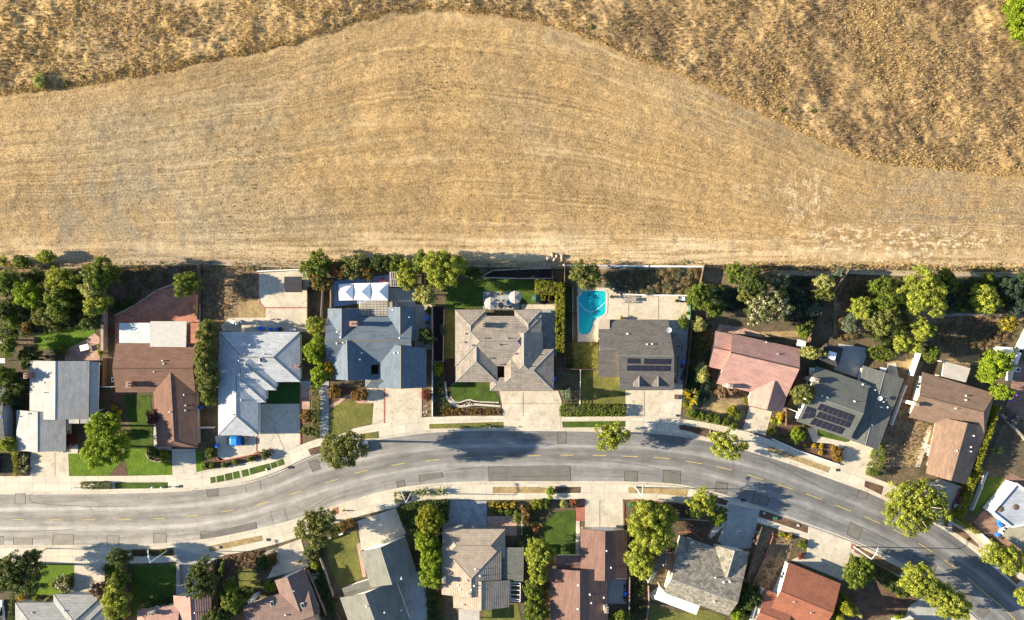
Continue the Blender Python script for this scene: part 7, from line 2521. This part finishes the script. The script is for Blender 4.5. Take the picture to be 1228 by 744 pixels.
shed('R3 516,148 614,148 616,236 518,236', 2.3, 'roof_darkshed', 'old_wood', 'dark roofed shed on the sunny concrete back yard', rise=.4)
shed('G 268,62 380,96 345,216 213,170', 2.6, 'roof_darkshed', 'trim_dark', 'dark hipped gazebo with a pale lantern top behind the solar house', 'gazebo', 1.2, 'gazebo', (1, 1))
GZ = bpy.data.objects['gazebo']
mb = MB()
g0 = P(pts('G 310,142')[0], 3.9)
mb.box((g0.x, g0.y, 3.85), (1.7, 1.7, .5), -.3, 0, .8)
mb.build('lantern_top', 'tent_white', GZ, True)
shed('G 163,218 205,222 198,260 160,258', 1.6, 'cover_white', 'white_wall', 'small white lean shed at the solar house side', rise=.15)
shed('G 612,215 655,222 648,250 608,244', 1.9, 'cover_white', 'white_wall', 'small white box shed at the garage wing back', rise=.12)
shed('R9 725,515 780,530 770,575 715,560', 1.8, 'cover_white', 'white_wall', 'white topped shed at the lower corner of the slope yard', rise=.12)
shed('R12 1045,388 1122,398 1095,455 1020,428', 1.2, 'roof_darkshed', 'white_wall', 'dark lidded hot tub shed beside the tan curved wall', rise=.08)
shed('R1 -20,530 18,532 16,566 -20,566', 2.2, 'cover_white', 'stucco_white', 'white shed at the picture edge among the dark trees', rise=.2)
shed('R2 -30,0 28,0 30,25 -30,30', 2.2, 'cover_white', 'stucco_white', 'pale shed behind the dark grey house at the picture edge', rise=.2)
shed('R11 990,540 1100,550 1105,590 1040,600', 2.0, 'cover_white', 'white_wall', 'white roofed shed by the bright white wall', rise=.15)
shed('V 655,395 690,395 688,450 655,450', 1.7, 'roof_slate', 'grey_wood', 'small grey shed beside the charcoal house', rise=.15)


def acunit(ref, label):
    b = P(pts(ref)[0], .8)
    t = thing('air_conditioner', label, 'air conditioner', (b.x, b.y, Z0 + .05))
    mb = MB()
    mb.box((0, 0, .45), (1.0, 1.0, .85))
    mb.build('casing', 'white_metal', t)
    mb = MB()
    mb.lathe((0, 0, .88), [(.4, 0), (.4, .03), (.12, .05)], 16)
    mb.build('fan_grille', 'dark_metal', t)


acunit('R2 637,118', 'white air conditioner beside the brown house wall')
acunit('V 635,424', 'white air conditioner at the charcoal house side')
acunit('R12 1100,78', 'white air conditioner unit on the brick patio at the picture edge')
# toy slide on the brick patio
b = P(pts('R12 1065,268')[0], .6)
t = thing('toy_slide', 'purple toy slide on the brick patio at the picture edge', 'slide', (b.x, b.y, Z0 + .06), math.radians(-115))
mb = MB()
for i in range(8):
    a, c = i / 8, (i + 1) / 8
    z0, z1 = 1.2 * (1 - a) ** 1.3 + .08, 1.2 * (1 - c) ** 1.3 + .08
    mb.face([(a * 2.2 - 1.1, -.3, z0), (c * 2.2 - 1.1, -.3, z1), (c * 2.2 - 1.1, .3, z1), (a * 2.2 - 1.1, .3, z0)])
    for s in (-.3, .3):
        mb.face([(a * 2.2 - 1.1, s, z0), (c * 2.2 - 1.1, s, z1), (c * 2.2 - 1.1, s, z1 + .16), (a * 2.2 - 1.1, s, z0 + .16)])
mb.build('chute', 'purple_plastic', t)
mb = MB()
for s in (-.28, .28):
    mb.tube((-1.5, s, 0), (-1.1, s, 1.3), .04, .04, 6)
for i in range(4):
    mb.tube((-1.44 + i * .1, -.28, .2 + i * .3), (-1.44 + i * .1, .28, .2 + i * .3), .03, .03, 6)
mb.build('ladder_frame', 'blue_plastic', t)
# barbecue and odds at the corner of the whitish house
b = P(pts('R3 258,408')[0], .5)
t = thing('barbecue_grill', 'steel barbecue in the junk corner of the whitish house', 'barbecue', (b.x, b.y, Z0 + .06), .2)
mb = MB()
mb.box((0, 0, .45), (1.3, .55, .8))
mb.build('cabinet', 'dark_metal', t)
mb = MB()
mb.lathe((0, 0, .85), [(.42, 0), (.42, .12), (.3, .28), (.05, .34)], 14)
mb.build('lid', 'white_metal', t)
mb = MB()
mb.box((.85, 0, .84), (.4, .5, .04))
mb.build('side_shelf', 'white_metal', t)
table('R3 225,400', (1.1, .7), 'white_metal', 'pale steel table in the junk corner of the whitish house', -.3)
table('R3 562,445', (1.4, .4), 'white_paint', 'narrow white table against the whitish house back wall', .05)
table('R3 455,387', (.8, .3), 'wicker', 'dark low table on the concrete yard of the whitish house', .05, .4)
# lattice trellis frames by the brown house walk
for ref, lab in (('R12 497,622', 'white lattice panel lying by the brown house walk, nearer the house'), ('R12 515,650', 'white lattice panel lying by the brown house walk, nearer the street')):
    b = P(pts(ref)[0], .2)
    t = thing('lattice_panel', lab, 'lattice', (b.x, b.y, Z0 + .12), -.25)
    mb = MB()
    for i in range(6):
        mb.box((-.9 + i * .36, 0, .02), (.07, 1.5, .05))
        mb.box((0, -.7 + i * .28, .075), (2.0, .06, .04))
    mb.build('lattice', 'white_paint', t)
    mb = MB()
    for s in (-1, 1):
        mb.box((s * 1.02, 0, .04), (.1, 1.64, .1))
        mb.box((0, s * .8, .04), (1.94, .1, .1))
    mb.build('frame', 'white_paint', t)


# boulders dumped at the field edge
def boulder(p, r, group, label):
    bm = bmesh.new()
    bmesh.ops.create_icosphere(bm, subdivisions=2, radius=r)
    sx, sy, sz = RNG.uniform(.75, 1.3, 3)
    ph = RNG.uniform(0, 6, 3)
    for v in bm.verts:
        n = v.co.normalized()
        k = 1 + .18 * math.sin(n.x * 4 + ph[0]) + .14 * math.sin(n.y * 5 + ph[1]) + .1 * math.sin(n.z * 7 + ph[2])
        v.co = Vector((v.co.x * sx * k, v.co.y * sy * k, v.co.z * sz * k * .75))
    me = bpy.data.meshes.new('boulder')
    bm.to_mesh(me)
    bm.free()
    o = link('boulder', me, 'rock')
    b = P(p, 0)
    o.location = (b.x, b.y, Z0 + r * .35)
    props(o, label, 'boulder', group, 'thing')


for k in range(14):
    x, y = 1050 + RNG.normal() * 45, 96 + RNG.normal() * 14
    boulder(pts('R5 %f,%f' % (x, y))[0], RNG.uniform(.22, .5), 'boulders dumped at the field edge', 'tan boulder in the pile at the field edge above the clipped hedge')
for k in range(12):
    x, y = 980 + RNG.uniform(-60, 60), 410 + RNG.uniform(-18, 22)
    x = 150 + RNG.uniform(-16, 22)
    boulder(pts('R10 %f,%f' % (x, 368 + RNG.uniform(-14, 24)))[0], RNG.uniform(.14, .3), 'pale stones in the mulched verge', 'pale stone in the mulched verge beside the loose yellow street tree')
for k in range(10):
    boulder(pts('R6 %f,%f' % (565 + RNG.uniform(-25, 25), 250 + RNG.uniform(-8, 10)))[0], RNG.uniform(.12, .22), 'pale stones in the flower bed', 'pale stone in the flower bed before the taupe house')
for k in range(12):
    boulder(pts('R6 %f,%f' % (325 + RNG.uniform(-10, 14), 285 + RNG.uniform(-35, 38)))[0], RNG.uniform(.12, .24), 'tan stones by the driveway', 'tan stone in the strip between driveway and white wall')
# utility boxes in the verges
for ref, m, lab, d in (('B5 880,170', 'green_plastic', 'green utility box lid in the mulched verge', (1.0, .7, .35)), ('B5 818,145', 'galvanised', 'grey utility lid in the mulched verge near the driveway', (.6, .5, .2)), ('B5 1008,214', 'pot_white', 'pale meter lid at the far end of the mulched verge', (.5, .4, .15)), ('B2 195,334', 'galvanised', 'pale utility lid in the straw verge', (.9, .6, .2)), ('R4 418,570', 'pot_white', 'white marker lid in the grass verge squares', (.45, .4, .2)), ('R6 685,380', 'pot_white', 'white marker lid in the yellowed verge grass', (.4, .4, .2)),
                       ('R8 800,318', 'rubber', 'black floor mat box on the pale driveway pad', (.7, .5, .12)), ('R8 796,214', 'wicker', 'small square planter on the pale driveway pad', (1.2, 1.0, .3))):
    b = P(pts(ref)[0], 0)
    t = thing('utility_box', lab, 'utility box', (b.x, b.y, Z0 + .05), RNG.uniform(-.4, .1))
    mb = MB()
    mb.box((0, 0, d[2] / 2), d, 0, 0, .94)
    mb.build('casing', m, t)
    mb = MB()
    mb.box((0, 0, d[2] + .02), (d[0] * .82, d[1] * .8, .04))
    mb.build('lid', m, t)
for ref in ('R6 855,380', 'R10 858,575', 'R2 1010,712', 'B2 475,294', 'B5 703,73', 'R4 548,560'):
    b = P(pts(ref)[0], 0)
    mb = MB()
    for i in range(5):
        mb.box((b.x, b.y - .2 + i * .1, Z0 + .06), (.85, .055, .03))
    mb.box((b.x, b.y, Z0 + .048), (.95, .62, .02))
    o = mb.build('drain_grate', 'dark_metal')
    props(o, 'dark metal drain grate set in the pavement', 'drain', 'drain grates in the pavement', 'thing')
for ref in ('R2 408,722', 'R2 856,716', 'R2 906,716', 'B1 838,380'):
    b = P(pts(ref)[0], .4)
    mb = MB()
    mb.tube((0, 0, 0), (0, 0, .95), .06, .06, 8)
    mb.box((0, 0, 1.05), (.25, .42, .26))
    o = mb.build('mail_box', 'white_metal')
    o.location = (b.x, b.y, Z0 + .03)
    props(o, 'small white mailbox on a post at the kerb', 'mailbox', 'mailboxes at the kerb', 'thing')

# ------------------------------------------------------------------ light and camera
w = bpy.data.worlds.new('World')
scene.world = w
w.use_nodes = True
nt = w.node_tree
bg = nt.nodes['Background']
sky = nt.nodes.new('ShaderNodeTexSky')
sky.sky_type = 'NISHITA'
sky.sun_disc = False
EL = math.radians(17.5)
sky.sun_elevation = EL
sky.sun_rotation = math.radians(SUNROT)
sky.air_density = .8
sky.dust_density = .1
sky.ozone_density = 1.0
nt.links.new(sky.outputs[0], bg.inputs[0])
bg.inputs[1].default_value = .074
sun = bpy.data.lights.new('sun', 'SUN')
sun.energy = 5.0
sun.angle = math.radians(.5)
sun.color = (1.0, .86, .635)
so = bpy.data.objects.new('sun', sun)
COL.objects.link(so)
AZ = math.radians(-1)       # the sun stands beyond the low-x end of the street
dirv = Vector((math.cos(EL) * math.cos(AZ), math.cos(EL) * math.sin(AZ), -math.sin(EL)))
so.rotation_euler = dirv.to_track_quat('-Z', 'Y').to_euler()
so.location = (-150, 0, 80)

cam = bpy.data.cameras.new('camera')
cam.sensor_width = 36
cam.lens = 18 * H / (W_ / 2 * S)
cam.clip_end = 6000
co = bpy.data.objects.new('camera', cam)
COL.objects.link(co)
co.location = (0, 0, H)
co.rotation_euler = (0, 0, 0)
scene.camera = co
scene.view_settings.view_transform = 'Standard'
scene.view_settings.look = 'None'
scene.view_settings.exposure = EXPO
scene.view_settings.gamma = 1
